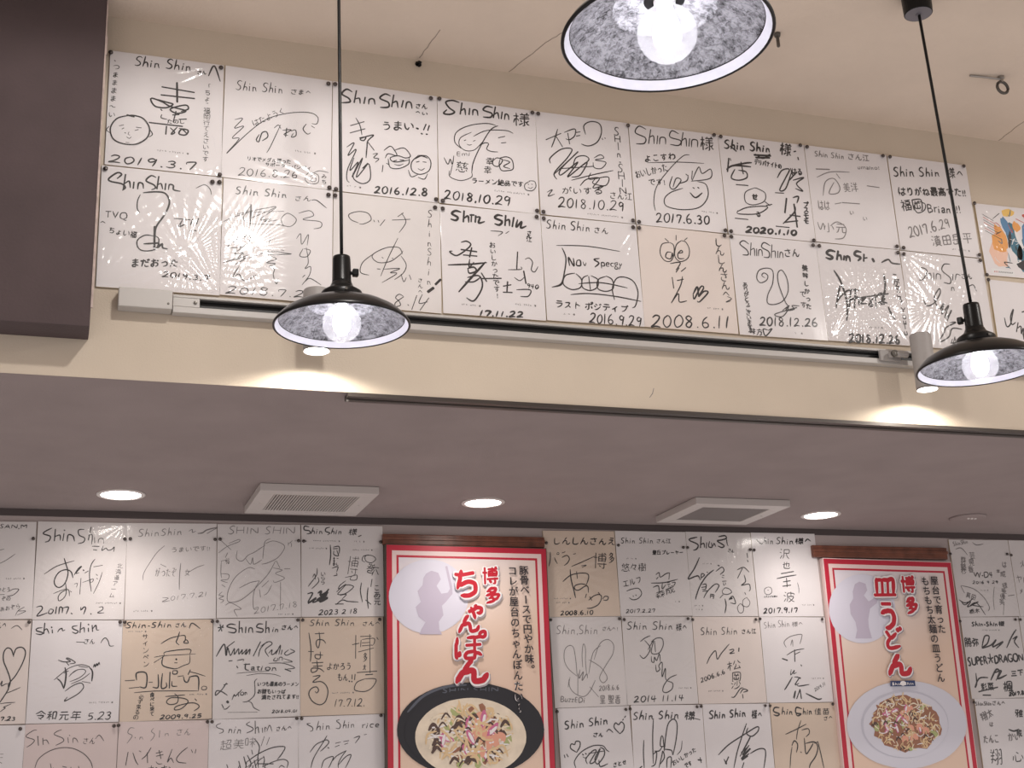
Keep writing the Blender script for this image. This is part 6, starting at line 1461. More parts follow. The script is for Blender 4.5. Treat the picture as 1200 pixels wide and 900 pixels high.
 ('S', 1.4, 146, 167, 149, 157),
 ('T', 1.2, 67, 142, 157, 135, 27, 'とうい')]),
('a22', 'autograph board with thin heading and bold kana line, second from left along the bottom', 'pink', 3, 0.276, 1.294, -1.496, -0.0027, 250, 287, [('I', 1),
 ('S', 1.4, 43, 268, 32, 269, 26, 256, 38, 248, 33, 238, 25, 227),
 ('P', 1.4, 46, 243, 47, 241),
 ('T', 1.4, 56, 237, 72, 237, 14, 'n'),
 ('S', 1.3, 96, 267, 90, 258, 99, 250, 95, 239, 88, 232),
 ('S', 1.3, 113, 260, 112, 241),
 ('T', 1.2, 125, 245, 142, 245, 14, 'n'),
 ('T', 1.2, 156, 245, 200, 245, 21, 'さん'),
 ('I', 0),
 ('S', 1.7, 29, 203, 24, 168),
 ('S', 1.7, 42, 201, 51, 178, 58, 168),
 ('P', 1.4, 59, 206, 64, 203),
 ('S', 1.7, 91, 214, 80, 195, 67, 183),
 ('S', 1.7, 81, 200, 83, 173),
 ('S', 1.7, 105, 198, 122, 202),
 ('S', 1.7, 106, 190, 125, 194),
 ('S', 1.7, 113, 206, 119, 183),
 ('S', 1.7, 106, 175, 112, 169, 123, 169),
 ('S', 1.7, 149, 208, 137, 173, 146, 184, 154, 171),
 ('S', 1.7, 192, 212, 174, 198, 162, 182, 168, 172, 189, 169),
 ('S', 1.4, 202, 205, 206, 197),
 ('S', 1.4, 215, 206, 213, 195),
 ('T', 1.7, 78, 140, 148, 138, 28, 'おお')]),
('a32', 'autograph board with overlapping heavy marker slashes in its lower half, bottom row', 'white', 3, 0.530, 1.294, -1.496, 0.0020, 259, 289, [('S', 1.5, 34, 277, 22, 272, 25, 265, 41, 259, 40, 252, 30, 249),
 ('T', 1.7, 54, 250, 95, 247, 23, 'nin'),
 ('S', 1.8, 117, 279, 107, 272, 125, 262, 125, 255, 108, 248),
 ('S', 2.1, 132, 281, 133, 246),
 ('S', 2.1, 134, 259, 140, 264, 143, 247),
 ('S', 1.5, 153, 261, 154, 248),
 ('S', 1.8, 160, 249, 161, 263, 166, 258),
 ('S', 1.5, 166, 251, 174, 268, 181, 251),
 ('T', 1.5, 191, 251, 241, 253, 14, 'さんへ'),
 ('T', 1, 32, 201, 137, 209, 28, '超美味'),
 ('S', 1.2, 159, 237, 150, 210),
 ('S', 1.2, 174, 234, 166, 213),
 ('S', 1.8, 123, 200, 126, 188),
 ('S', 2.1, 131, 231, 145, 209, 141, 180, 143, 150),
 ('S', 2.3, 87, 170, 92, 151),
 ('S', 2.3, 101, 182, 109, 153),
 ('S', 2.3, 111, 186, 122, 162, 116, 151),
 ('S', 2.3, 131, 171, 136, 150),
 ('S', 2.1, 109, 167, 145, 190, 184, 205, 214, 207, 219, 202, 209, 185, 197, 171),
 ('S', 1.8, 160, 180, 145, 171, 136, 157),
 ('S', 2, 157, 182, 160, 170, 155, 152),
 ('S', 1.8, 155, 152, 185, 165, 214, 171, 228, 163, 225, 147),
 ('S', 2, 202, 148, 209, 154, 218, 149),
 ('S', 1.8, 53, 162, 56, 153),
 ('S', 1.5, 111, 153, 126, 164, 145, 176),
 ('T', 2, 76, 126, 185, 122, 45, '山下')]),
('a42', 'autograph board in the bottom row directly left of the noodle-bowl poster', 'white', 3, 0.788, 1.294, -1.494, 0.0132, 258, 291, [('S', 1.9, 36, 271, 26, 269, 42, 259, 42, 250, 35, 248),
 ('T', 1.8, 52, 250, 97, 252, 24, 'hin'),
 ('S', 1.9, 123, 278, 114, 275, 125, 264, 122, 253, 112, 254),
 ('T', 1.8, 131, 253, 170, 255, 21, 'hin'),
 ('T', 1.8, 188, 251, 244, 252, 18, 'rice'),
 ('S', 1.9, 34, 189, 51, 209, 68, 217, 84, 222, 90, 215, 83, 205, 65, 190),
 ('S', 1.9, 85, 234, 73, 215, 55, 189, 43, 168, 36, 145),
 ('P', 2.1, 87, 200, 90, 198),
 ('S', 1.6, 110, 211, 125, 214),
 ('S', 1.6, 109, 201, 121, 205),
 ('S', 1.6, 134, 215, 150, 217),
 ('S', 1.6, 137, 207, 147, 210),
 ('S', 1.9, 165, 224, 183, 228, 169, 209),
 ('P', 1.3, 196, 232, 204, 233),
 ('S', 1.9, 67, 143, 75, 164, 93, 173, 103, 172, 95, 154, 88, 142),
 ('S', 1.9, 95, 156, 113, 175, 142, 189),
 ('S', 1.9, 142, 189, 129, 174, 118, 155, 117, 141),
 ('S', 1.9, 118, 150, 139, 171, 155, 177, 151, 163, 138, 140)]),
('b00', 'tan autograph board with a kana heading and a boxy looped character', 'tan', 3, 1.580, 1.294, -0.917, 0.0141, 253, 281, [('T', 2.7, 30, 235, 255, 234, 25, 'しんしんさんえ'),
 ('P', 2.9, 10, 242, 13, 240),
 ('S', 2.4, 22, 210, 20, 185, 14, 164),
 ('S', 2.4, 35, 192, 39, 181, 44, 172),
 ('S', 1.9, 47, 209, 44, 203, 50, 202, 52, 207, 47, 209),
 ('S', 1.9, 63, 207, 74, 211),
 ('S', 2.4, 61, 192, 79, 199, 87, 188, 79, 174, 67, 166),
 ('P', 1.9, 102, 203, 110, 205),
 ('S', 2.1, 93, 163, 127, 176, 178, 197),
 ('S', 1.9, 126, 165, 145, 167, 129, 160),
 ('T', 2.3, 167, 158, 217, 156, 54, '博'),
 ('T', 2.3, 223, 174, 246, 174, 36, '多'),
 ('S', 2.9, 87, 153, 88, 121, 95, 85, 99, 61),
 ('S', 2.4, 59, 114, 85, 133, 112, 140, 143, 140, 150, 128, 140, 103),
 ('S', 2.4, 109, 146, 110, 124),
 ('S', 2.4, 140, 103, 121, 106, 100, 100, 99, 89, 112, 86, 136, 99, 145, 96, 145, 78),
 ('S', 2.4, 133, 61, 138, 73),
 ('S', 2.4, 149, 64, 155, 53),
 ('S', 2.4, 144, 53, 164, 67, 184, 71, 190, 60, 177, 39, 153, 28, 136, 27),
 ('S', 2.4, 180, 78, 185, 71),
 ('S', 2.4, 194, 56, 202, 65, 214, 63, 209, 53, 196, 53),
 ('N', 24, 63, 83, 56),
 ('N', 30, 49, 77, 43),
 ('T', 2.6, 42, 6, 157, 7, 14, '2008.6.10')]),
('b10', 'autograph board with small smiling face beneath a scribble, dated 2017.2.27', 'grey', 2, 1.837, 1.294, -0.914, 0.0065, 260, 283, [('T', 1.9, 18, 241, 139, 242, 19, 'Shin Shin'),
 ('T', 1.7, 147, 243, 203, 243, 15, 'さん江'),
 ('T', 2.1, 130, 204, 246, 205, 15, '豊丘プレーヤー'),
 ('N', 34, 194, 71, 186),
 ('T', 1.9, 13, 147, 105, 149, 27, '悠々樹'),
 ('T', 1.9, 16, 93, 88, 111, 24, 'エルフ'),
 ('S', 2, 27, 82, 47, 89, 71, 91, 81, 75, 68, 59, 48, 54, 35, 61),
 ('P', 2, 49, 67, 51, 65),
 ('P', 2, 59, 70, 61, 68),
 ('S', 2.5, 118, 109, 167, 111, 216, 122),
 ('S', 2.2, 138, 137, 150, 144, 153, 129, 174, 140, 188, 144),
 ('S', 2.2, 145, 129, 139, 122),
 ('S', 2.2, 188, 144, 184, 122),
 ('S', 2.5, 124, 95, 143, 100, 145, 79),
 ('S', 2.2, 159, 111, 157, 90, 171, 104),
 ('T', 1.9, 174, 93, 210, 101, 20, 'テラ'),
 ('T', 2.1, 132, 54, 205, 82, 22, '森成'),
 ('N', 198, 50, 217, 46),
 ('T', 1.9, 19, 11, 125, 13, 12, '2017.2.27')]),
('b20', 'autograph board with a bold angular signature and small cartoon heads, under a crinkled sleeve', 'grey', 3, 2.090, 1.294, -0.913, 0.0032, 248, 286, [('S', 3.5, 43, 267, 16, 261, 14, 255, 43, 242, 38, 227, 25, 222),
 ('S', 3.6, 58, 269, 52, 231),
 ('S', 3.6, 53, 241, 66, 246, 67, 232),
 ('S', 3.1, 77, 249, 74, 230),
 ('S', 3.1, 89, 254, 83, 236, 96, 234, 95, 249),
 ('S', 3.1, 100, 238, 105, 247, 110, 236),
 ('S', 3.5, 124, 270, 149, 274, 153, 265, 135, 259, 118, 255, 142, 240, 133, 233, 119, 238),
 ('S', 2.6, 153, 267, 155, 244, 158, 239),
 ('T', 2, 152, 218, 178, 214, 14, 'さん'),
 ('S', 3.1, 45, 198, 23, 161, -4, 126, 21, 133, 35, 135, 40, 122),
 ('S', 2.6, 44, 124, 48, 143, 58, 139, 44, 128),
 ('P', 2.1, 68, 149, 71, 147),
 ('S', 3.1, 94, 156, 65, 135, 38, 102, 23, 73, 17, 57),
 ('S', 2.6, 46, 106, 61, 108, 57, 91, 45, 91),
 ('S', 2.6, 43, 97, 58, 99),
 ('S', 2.6, 46, 84, 63, 86),
 ('S', 2.6, 48, 62, 64, 84, 95, 108, 109, 103, 93, 81),
 ('T', 2.5, 70, 61, 86, 59, 16, '円'),
 ('S', 2.6, 102, 151, 126, 166, 133, 154, 117, 141),
 ('P', 3.1, 112, 172, 117, 170),
 ('T', 2, 120, 130, 134, 129, 11, 'こ'),
 ('S', 2.1, 123, 118, 138, 119),
 ('T', 2, 124, 103, 136, 103, 15, 'い'),
 ('S', 2.1, 122, 88, 131, 96, 147, 92, 154, 81, 137, 74, 121, 77, 120, 88),
 ('S', 2.1, 109, 62, 121, 73),
 ('S', 5.2, 144, 59, 154, 61),
 ('S', 2.6, 141, 55, 157, 68, 165, 44, 146, 46),
 ('S', 3.1, 127, 59, 129, 37, 122, 12),
 ('S', 2.6, 183, 157, 209, 166, 228, 150),
 ('S', 2.6, 204, 163, 182, 129),
 ('S', 2.6, 208, 140, 211, 118, 194, 105, 223, 109, 226, 92, 221, 85),
 ('P', 2.1, 204, 81, 207, 74),
 ('S', 1.5, 210, 64, 195, 55, 193, 37, 211, 33, 220, 48, 210, 64),
 ('S', 1.5, 183, 44, 171, 30, 176, 13, 190, 15, 194, 33, 183, 44),
 ('P', 2.6, 227, 215, 228, 200),
 ('P', 2.6, 226, 191, 228, 185),
 ('N', 10, 39, 43, 34),
 ('N', 14, 26, 40, 21),
 ('N', 53, 180, 88, 175)]),
('b30', 'white autograph board with tall characters written down its centre, dated 2017.9.17', 'white', 1, 2.341, 1.294, -0.912, 0.0040, 253, 289, [('S', 3.7, 21, 264, 36, 250, 43, 252),
 ('T', 2.6, 45, 250, 87, 250, 23, 'hin'),
 ('T', 2.6, 94, 250, 167, 250, 23, 'Shin'),
 ('T', 3.1, 169, 250, 243, 253, 23, '様へ'),
 ('T', 2.2, 101, 199, 145, 198, 36, '沢'),
 ('T', 2.2, 109, 166, 141, 164, 25, '也'),
 ('S', 2.7, 103, 147, 153, 155),
 ('S', 2.7, 84, 130, 121, 137, 162, 143),
 ('S', 2.7, 122, 132, 121, 102),
 ('S', 2.7, 108, 119, 136, 123),
 ('S', 2.7, 104, 104, 136, 108),
 ('T', 2.2, 98, 50, 148, 50, 37, '波'),
 ('S', 1.6, 47, 101, 33, 94, 33, 79, 46, 75, 59, 83, 58, 98, 47, 101),
 ('P', 1.6, 44, 90, 48, 90),
 ('T', 1.5, 26, 65, 81, 67, 7, 'chicken'),
 ('S', 1.4, 163, 117, 166, 98, 164, 80),
 ('N', 171, 44, 219, 37),
 ('T', 2.8, 18, 12, 153, 15, 17, '2017.9.17')]),
('b01', "autograph board with a faint butterfly-like looping signature, beside the noodle-bowl poster's right border", 'grey', 3, 1.586, 1.294, -1.199, 0.0142, 249, 284, [('I', 1),
 ('T', 1.8, 18, 230, 166, 228, 28, 'Shin,Shin'),
 ('T', 1.8, 178, 238, 235, 237, 15, 'さんへ!'),
 ('S', 1.6, 81, 97, 53, 122, 42, 149, 46, 180, 62, 193, 76, 186, 81, 148, 82, 97),
 ('S', 1.6, 103, 124, 104, 165, 111, 197, 117, 182, 114, 141, 115, 103),
 ('S', 1.6, 144, 147, 167, 195, 195, 210, 215, 194, 210, 163, 184, 129, 159, 92, 169, 74, 185, 88, 172, 115, 151, 133, 126, 147),
 ('S', 1.6, 122, 103, 142, 168, 171, 191),
 ('S', 1.6, 85, 104, 80, 40),
 ('S', 2.1, 93, 117, 88, 90, 104, 110, 98, 83, 115, 103, 117, 90),
 ('S', 1.6, 58, 95, 53, 71, 66, 47, 98, 33, 122, 49, 143, 82),
 ('S', 1.6, 123, 62, 150, 31),
 ('S', 1.6, 49, 64, 54, 88),
 ('T', 2, 153, 49, 224, 51, 16, '2018.6.6'),
 ('T', 2, 152, 9, 225, 8, 27, '星 聖香'),
 ('T', 2, 18, 20, 104, 14, 18, 'BuzzEDi')]),
('b11', 'autograph board with a signature tumbling downwards into a loop, dated 2014.11.14', 'grey', 3, 1.837, 1.294, -1.197, -0.0021, 254, 283, [('T', 2.1, 14, 240, 184, 240, 26, 'Shin Shin'),
 ('T', 2.1, 192, 236, 237, 235, 25, '様へ'),
 ('S', 2.2, 62, 201, 78, 212, 98, 220),
 ('S', 2.2, 77, 205, 95, 182, 86, 161, 69, 147, 56, 158),
 ('S', 2.1, 87, 175, 108, 203, 98, 165, 125, 164, 142, 189, 140, 210, 121, 212, 100, 200),
 ('S', 2.1, 112, 203, 113, 168),
 ('S', 2.1, 97, 154, 97, 137, 105, 135, 108, 151, 115, 140, 126, 161, 128, 136),
 ('S', 2.2, 110, 126, 112, 105, 124, 112, 121, 123, 134, 133, 130, 88, 144, 115, 142, 84, 149, 74),
 ('S', 2.2, 183, 94, 157, 84, 136, 63, 129, 43, 142, 38, 162, 49, 166, 67, 149, 74),
 ('N', 186, 56, 232, 48),
 ('T', 2.5, 22, 9, 204, 12, 20, '2014 11.14')]),
('b21', 'cream autograph board with a tall zigzag stroke above four stacked characters', 'cream', 2, 2.090, 1.294, -1.198, -0.0033, 252, 284, [('T', 1.9, 26, 223, 166, 225, 25, 'Shin Shin'),
 ('T', 2.1, 178, 226, 236, 228, 18, 'さん江'),
 ('S', 2.5, 41, 129, 56, 153, 77, 171, 81, 144, 99, 164, 130, 193),
 ('S', 2.5, 128, 173, 143, 176, 144, 171, 129, 162, 147, 164),
 ('S', 3.5, 165, 180, 163, 169),
 ('T', 2.4, 113, 103, 171, 114, 32, '松'),
 ('T', 2.4, 126, 73, 163, 73, 30, '岡'),
 ('T', 2.1, 120, 47, 160, 47, 28, '沙'),
 ('S', 2.5, 121, 21, 133, 22, 156, 47, 168, 50),
 ('S', 2.5, 155, 33, 168, 46, 184, 41, 167, 36),
 ('P', 2.5, 163, 29, 164, 17),
 ('T', 2.3, 14, 68, 107, 98, 14, '2006.6.6'),
 ('N', 38, 45, 93, 38)]),
('b31', "white autograph board with a brush-style figure like a dancing person, middle block's right column", 'white', 2, 2.343, 1.294, -1.199, -0.0061, 254, 285, [('I', 1),
 ('T', 1.7, 14, 245, 115, 253, 21, 'Shin Shin'),
 ('T', 1.5, 121, 251, 170, 255, 17, '様へ'),
 ('S', 2.1, 92, 182, 86, 200, 111, 218, 154, 226, 155, 215, 146, 194),
 ('S', 2.1, 110, 189, 118, 207, 118, 185),
 ('I', 0),
 ('S', 2.1, 91, 156, 122, 171, 161, 178),
 ('S', 3.1, 123, 174, 120, 135),
 ('S', 3.5, 73, 145, 92, 139),
 ('S', 2.1, 121, 158, 143, 167),
 ('S', 2.1, 103, 109, 99, 91, 115, 106, 110, 95, 122, 99),
 ('S', 2.6, 112, 84, 129, 81, 112, 59, 127, 63),
 ('S', 3.1, 70, 42, 85, 59, 104, 84),
 ('S', 2.6, 120, 59, 126, 54, 166, 59),
 ('P', 3.5, 131, 81, 135, 80),
 ('P', 2.6, 142, 124, 144, 120),
 ('S', 3.1, 113, 13, 129, 43),
 ('S', 3.5, 129, 43, 131, 13),
 ('S', 3.1, 101, 16, 111, 38, 104, 13),
 ('S', 3.5, 150, 30, 180, 16, 196, 10, 209, 12),
 ('N', 179, 82, 225, 76),
 ('T', 1.5, 186, 35, 231, 58, 11, '2014.11')]),
('b02', 'autograph board with hearts beside its heading, bottom row right of the noodle-bowl poster', 'white', 3, 1.596, 1.294, -1.484, 0.0148, 247, 287, [('T', 3.1, 20, 222, 171, 233, 24, 'Shin Shin'),
 ('T', 2.6, 113, 195, 150, 194, 14, 'さん'),
 ('S', 2.7, 162, 209, 171, 216, 184, 206),
 ('S', 2.7, 207, 201, 189, 221, 195, 235, 205, 229, 215, 237, 224, 228, 220, 212, 207, 201),
 ('P', 2.7, 220, 242, 223, 246),
 ('P', 2.7, 227, 250, 232, 255),
 ('S', 2.7, 56, 151, 37, 164, 40, 177, 51, 175, 56, 184, 69, 182, 68, 168, 56, 151),
 ('S', 2.7, 14, 145, 16, 137),
 ('S', 2.7, 22, 147, 27, 139),
 ('S', 2.4, 50, 105, 47, 125, 71, 151, 111, 168, 145, 167, 157, 154, 166, 148),
 ('S', 2.7, 89, 115, 86, 131, 110, 153, 122, 152, 98, 118, 116, 122, 136, 159, 116, 129, 124, 113, 147, 136, 149, 155, 136, 163),
 ('S', 2.2, 96, 146, 148, 151),
 ('P', 2.7, 75, 145, 78, 142),
 ('P', 2.7, 85, 147, 88, 144),
 ('S', 2.2, 76, 137, 82, 133, 91, 136),
 ('S', 2.7, 129, 125, 132, 105, 158, 112),
 ('T', 2.6, 175, 99, 224, 109, 15, 'さとせ')]),
('b12', 'autograph board with tall vertical loops in thin black marker, bottom row centre', 'white', 2, 1.847, 1.294, -1.484, -0.0131, 255, 290, [('T', 3.1, 4, 244, 170, 247, 25, 'Shin Shin'),
 ('T', 3.1, 186, 243, 225, 241, 28, '様'),
 ('S', 2.2, 216, 248, 243, 242),
 ('S', 2.7, 78, 248, 71, 186, 68, 108),
 ('S', 2.7, 40, 181, 36, 140, 36, 96),
 ('S', 2.7, 139, 134, 154, 185, 160, 229, 148, 245, 128, 229, 116, 186, 109, 146),
 ('S', 2.7, 109, 154, 107, 190, 101, 190, 97, 162, 114, 162),
 ('S', 2.7, 75, 147, 91, 147, 101, 158),
 ('S', 2.7, 68, 135, 82, 143, 75, 108, 61, 100),
 ('S', 2.7, 87, 96, 99, 131, 104, 146, 108, 127, 93, 107),
 ('S', 2.7, 107, 152, 134, 148, 137, 134),
 ('S', 2.7, 114, 95, 118, 123, 132, 126, 128, 95),
 ('S', 1.8, 174, 177, 168, 149, 153, 134),
 ('T', 2.1, 137, 99, 224, 144, 17, 'おいしかった'),
 ('T', 2.6, 181, 90, 205, 103, 16, 'です'),
 ('S', 3.8, 226, 117, 238, 116),
 ('S', 2.7, 234, 124, 237, 108),
 ('S', 3.2, 21, 96, 28, 101)]),
('b22', "autograph board with a wide slanting loop and hatch marks, middle block's bottom row", 'white', 2, 2.098, 1.294, -1.487, -0.0113, 247, 294, [('T', 3.4, 20, 246, 158, 253, 24, 'Shin Shin'),
 ('T', 2.8, 176, 246, 219, 243, 29, '様へ'),
 ('S', 2.9, 45, 133, 85, 164, 144, 195, 188, 217, 200, 217, 194, 203, 171, 189, 153, 199, 160, 216),
 ('S', 2.9, 156, 230, 139, 196, 115, 144, 97, 91),
 ('S', 3.5, 167, 189, 155, 171, 123, 127),
 ('S', 3.5, 159, 161, 133, 131, 163, 151, 127, 119, 157, 135),
 ('S', 3.5, 129, 139, 154, 155),
 ('S', 3.5, 129, 115, 151, 127),
 ('S', 2.9, 161, 135, 191, 148, 214, 148, 217, 130, 206, 88),
 ('S', 3.5, 64, 119, 72, 104, 71, 112),
 ('S', 3.5, 81, 126, 68, 105),
 ('S', 2.9, 135, 107, 127, 90)]),
('b32', 'tan autograph board with arched and crossed strokes, bottom row left of plate poster', 'tan', 2, 2.349, 1.294, -1.490, -0.0144, 254, 297, [('S', 3.5, 35, 281, 18, 281, 13, 269, 33, 261, 25, 255, 12, 258),
 ('T', 2.8, 40, 259, 86, 258, 22, 'hin'),
 ('S', 3.5, 119, 277, 100, 281, 96, 264, 115, 260, 102, 254, 96, 260),
 ('T', 2.8, 120, 258, 159, 259, 20, 'hin'),
 ('T', 2.2, 164, 258, 225, 257, 23, '佳苗'),
 ('T', 1.9, 198, 237, 238, 243, 13, 'さへ'),
 ('S', 2.3, 50, 195, 88, 209, 131, 227),
 ('S', 2.3, 113, 239, 97, 207, 89, 178),
 ('S', 2.3, 112, 208, 137, 212, 140, 198, 126, 186),
 ('S', 2.9, 70, 158, 74, 166, 82, 174, 92, 161, 85, 137),
 ('S', 2.3, 56, 88, 62, 125, 70, 154),
 ('P', 2.3, 100, 138, 104, 136),
 ('S', 2.9, 119, 182, 119, 157, 119, 137, 123, 132, 139, 149, 151, 165),
 ('S', 2.9, 122, 165, 156, 169, 167, 152, 156, 124, 134, 100, 128, 86),
 ('S', 2.6, 169, 171, 176, 132, 183, 85),
 ('S', 2.3, 156, 165, 168, 169)]),
('c00', 'autograph board covered in small scattered signatures, just right of the plate poster', 'grey', 3, 3.155, 1.294, -0.915, 0.0108, 262, 281, [('I', 1),
 ('T', 2.1, 18, 256, 85, 268, 15, 'ShinShin'),
 ('S', 2.2, 25, 245, 51, 249, 73, 224),
 ('S', 2.2, 103, 271, 119, 261, 150, 265),
 ('V', 2.1, 53, 213, 44, 158, 22, '群杉藝杉'),
 ('V', 2.1, 97, 235, 74, 158, 24, '芸晃春'),
 ('I', 0),
 ('T', 2.6, 84, 142, 171, 142, 22, 'W-D4'),
 ('T', 2.1, 75, 119, 189, 120, 10, '2016 9 29'),
 ('I', 1),
 ('T', 2.3, 217, 177, 239, 177, 26, 'は'),
 ('T', 2.6, 202, 144, 228, 144, 22, '成'),
 ('T', 2.1, 187, 158, 205, 158, 15, '本'),
 ('S', 1.8, 169, 108, 157, 68, 153, 25),
 ('V', 2.1, 220, 122, 187, 43, 21, '様美優美'),
 ('S', 2.2, 224, 75, 251, 78),
 ('S', 1.8, 201, 50, 189, 7),
 ('S', 2.2, 25, 113, 76, 101, 114, 72, 133, 36, 126, 21),
 ('S', 2.2, 24, 111, 35, 86),
 ('T', 2.3, 37, 72, 77, 58, 22, '真田'),
 ('I', 0),
 ('S', 2.7, 7, 62, 28, 51, 55, 54, 39, 36, 89, 54, 61, 43, 107, 36),
 ('S', 2.7, 16, 54, 31, 44, 70, 68),
 ('S', 2.7, 43, 36, 80, 50, 111, 7),
 ('T', 2.3, 43, 11, 90, 15, 16, '栃木'),
 ('N', 104, 99, 140, 93)]),
('c10', "autograph board cut by the photo's right edge, top row under the low ceiling", 'grey', 2, 3.427, 1.294, -0.913, 0.0077, 282, 281, [('I', 1),
 ('T', 2.1, 6, 122, 59, 122, 30, 'ヤH'),
 ('T', 2.1, 35, 181, 62, 181, 26, '火'),
 ('T', 2.1, 14, 82, 52, 85, 22, 'メ人')]),
('c01', 'autograph board with a line of large capitals across its middle', 'grey', 2, 3.153, 1.294, -1.199, 0.0036, 253, 287, [('T', 3.3, 43, 254, 188, 254, 19, 'Shin-Shin様'),
 ('N', 86, 242, 161, 237),
 ('T', 3.3, 4, 181, 65, 184, 31, '勝弥'),
 ('S', 3.8, 75, 180, 93, 217, 112, 217, 100, 192, 75, 177, 114, 186, 140, 205, 121, 180, 169, 198, 135, 174),
 ('S', 3.8, 181, 176, 211, 217, 235, 241),
 ('S', 3.8, 213, 207, 234, 216, 219, 198, 234, 176),
 ('T', 4.2, 5, 115, 248, 129, 36, 'SUPER★DRAGON'),
 ('S', 3.8, 33, 89, 30, 53, 21, 41, 44, 71, 82, 73),
 ('S', 4.7, 92, 64, 121, 100, 135, 93, 123, 69, 163, 81),
 ('S', 3.8, 111, 88, 143, 96, 114, 63),
 ('T', 3.6, 180, 74, 239, 80, 22, '三下'),
 ('T', 3.6, 44, 28, 101, 30, 27, '彩菜'),
 ('S', 3.8, 33, 25, 117, 39),
 ('S', 3.8, 49, 13, 82, 12),
 ('T', 3.6, 137, 23, 182, 22, 37, '楓'),
 ('T', 4.2, 160, 8, 226, 12, 12, '2017.8')]),
('c11', 'sliver of an autograph board at the right edge, right block second row', 'grey', 1, 3.424, 1.294, -1.199, -0.0003, 288, 291, []),
('c02', 'autograph board with faded grey signatures, bottom row right of the plate poster', 'white', 3, 3.161, 1.294, -1.492, -0.0108, 251, 300, [('I', 1),
 ('T', 3.1, 1, 276, 131, 277, 15, 'ShinShinさんへ'),
 ('T', 3.3, 21, 219, 76, 242, 30, '翔太'),
 ('T', 2.7, 48, 203, 66, 203, 18, 'は'),
 ('T', 3.1, 13, 148, 83, 149, 30, 'たんこ'),
 ('T', 3.1, 120, 152, 174, 157, 30, 'かい'),
 ('I', 0),
 ('S', 4.2, 128, 193, 149, 187, 172, 193),
 ('T', 3.6, 161, 235, 199, 234, 27, '雅'),
 ('T', 2.7, 30, 77, 85, 76, 53, '翔'),
 ('T', 2.7, 123, 81, 176, 85, 36, '心'),
 ('T', 3.6, 157, 169, 183, 169, 22, '成')]),
('q1', 'red-bordered noodle poster with a black bowl of white soup under red brush lettering', 'poster', 0, 1.183, 1.265, -1.178, -0.0078, 525, 670, [('K', 'circle'),
 ('O', 0, 261, 514, 259, 498, 256, 484, 250, 469, 242, 456, 233, 443, 221, 432, 208, 422, 194, 414, 179, 407, 163, 402, 147, 399, 130, 398, 114, 399, 98, 402, 82, 406, 68, 413, 54, 421, 42, 431, 31, 442, 23, 454, 15, 467, 10, 481, 7, 495, 6, 510, 7, 525, 11, 540, 16, 554, 23, 567, 33, 580, 44, 591, 56, 602, 70, 610, 85, 617, 101, 623, 117, 626, 134, 627, 151, 627, 168, 624, 183, 620, 198, 613, 212, 605, 225, 595, 236, 584, 245, 571, 252, 558, 257, 544, 260, 529),
 ('K', 'figure'),
 ('O', 0, 116, 569, 125, 583, 142, 592, 164, 586, 172, 566, 158, 545, 173, 521, 194, 525, 201, 537, 187, 606, 194, 608, 208, 546, 209, 521, 187, 496, 174, 484, 178, 455, 163, 435, 164, 412, 173, 396, 101, 396, 107, 412, 121, 433, 99, 450, 90, 479, 107, 495, 97, 528, 113, 547),
 ('K', 'bowl'),
 ('O', 0, 494, 107, 491, 88, 484, 70, 473, 53, 458, 37, 440, 22, 419, 9, 396, -2, 370, -11, 342, -19, 313, -23, 283, -26, 253, -26, 223, -24, 194, -20, 165, -14, 139, -5, 115, 5, 93, 17, 73, 31, 57, 46, 44, 62, 35, 79, 29, 97, 28, 115, 30, 132, 36, 150, 45, 167, 59, 183, 75, 198, 95, 211, 118, 223, 143, 233, 170, 241, 199, 246, 229, 250, 260, 251, 291, 249, 321, 246, 350, 239, 378, 231, 404, 220, 427, 208, 447, 194, 464, 178, 478, 161, 487, 143, 492, 125),
 ('K', 'bowl_rim'),
 ('S', 5.4, 61, 166, 111, 212, 178, 238, 246, 244),
 ('T', 2.5, 169, 221, 352, 224, 14, 'SHIN SHIN'),
 ('K', 'bowl_inside'),
 ('O', 0, 470, 101, 467, 84, 461, 69, 451, 53, 438, 39, 422, 26, 403, 15, 382, 4, 358, -4, 333, -10, 307, -15, 280, -17, 253, -17, 226, -16, 200, -12, 174, -6, 150, 2, 128, 11, 108, 22, 91, 34, 76, 47, 65, 62, 56, 77, 51, 92, 50, 108, 52, 124, 57, 139, 66, 154, 78, 169, 93, 182, 111, 194, 131, 204, 154, 213, 179, 220, 205, 225, 232, 228, 260, 229, 287, 227, 315, 224, 341, 218, 366, 211, 389, 201, 410, 190, 428, 178, 443, 164, 455, 149, 464, 133, 469, 117),
 ('K', 'soup'),
 ('O', 0, 434, 86, 432, 70, 426, 56, 418, 41, 407, 28, 394, 16, 378, 5, 360, -4, 341, -12, 320, -18, 298, -22, 276, -25, 253, -25, 230, -23, 208, -20, 187, -15, 167, -7, 148, 1, 132, 11, 117, 23, 105, 35, 95, 49, 88, 63, 84, 77, 83, 92, 84, 107, 89, 122, 96, 136, 107, 149, 119, 161, 134, 172, 152, 182, 171, 190, 191, 197, 213, 201, 236, 204, 259, 205, 282, 204, 305, 200, 327, 195, 347, 188, 367, 179, 384, 169, 399, 157, 412, 144, 422, 131, 429, 116, 433, 101),
 ('K', 'title'),
 ('t', 9.3, 304, 552, 360, 556, 54, '博'),
 ('t', 10.3, 311, 492, 367, 498, 50, '多'),
 ('t', 17.5, 200, 505, 304, 514, 98, 'ち'),
 ('t', 13.4, 249, 442, 313, 447, 57, 'ゃ'),
 ('t', 14.4, 215, 395, 301, 407, 59, 'ん'),
 ('t', 15.5, 201, 314, 312, 322, 84, 'ぽ'),
 ('t', 20.6, 199, 243, 327, 254, 78, 'ん'),
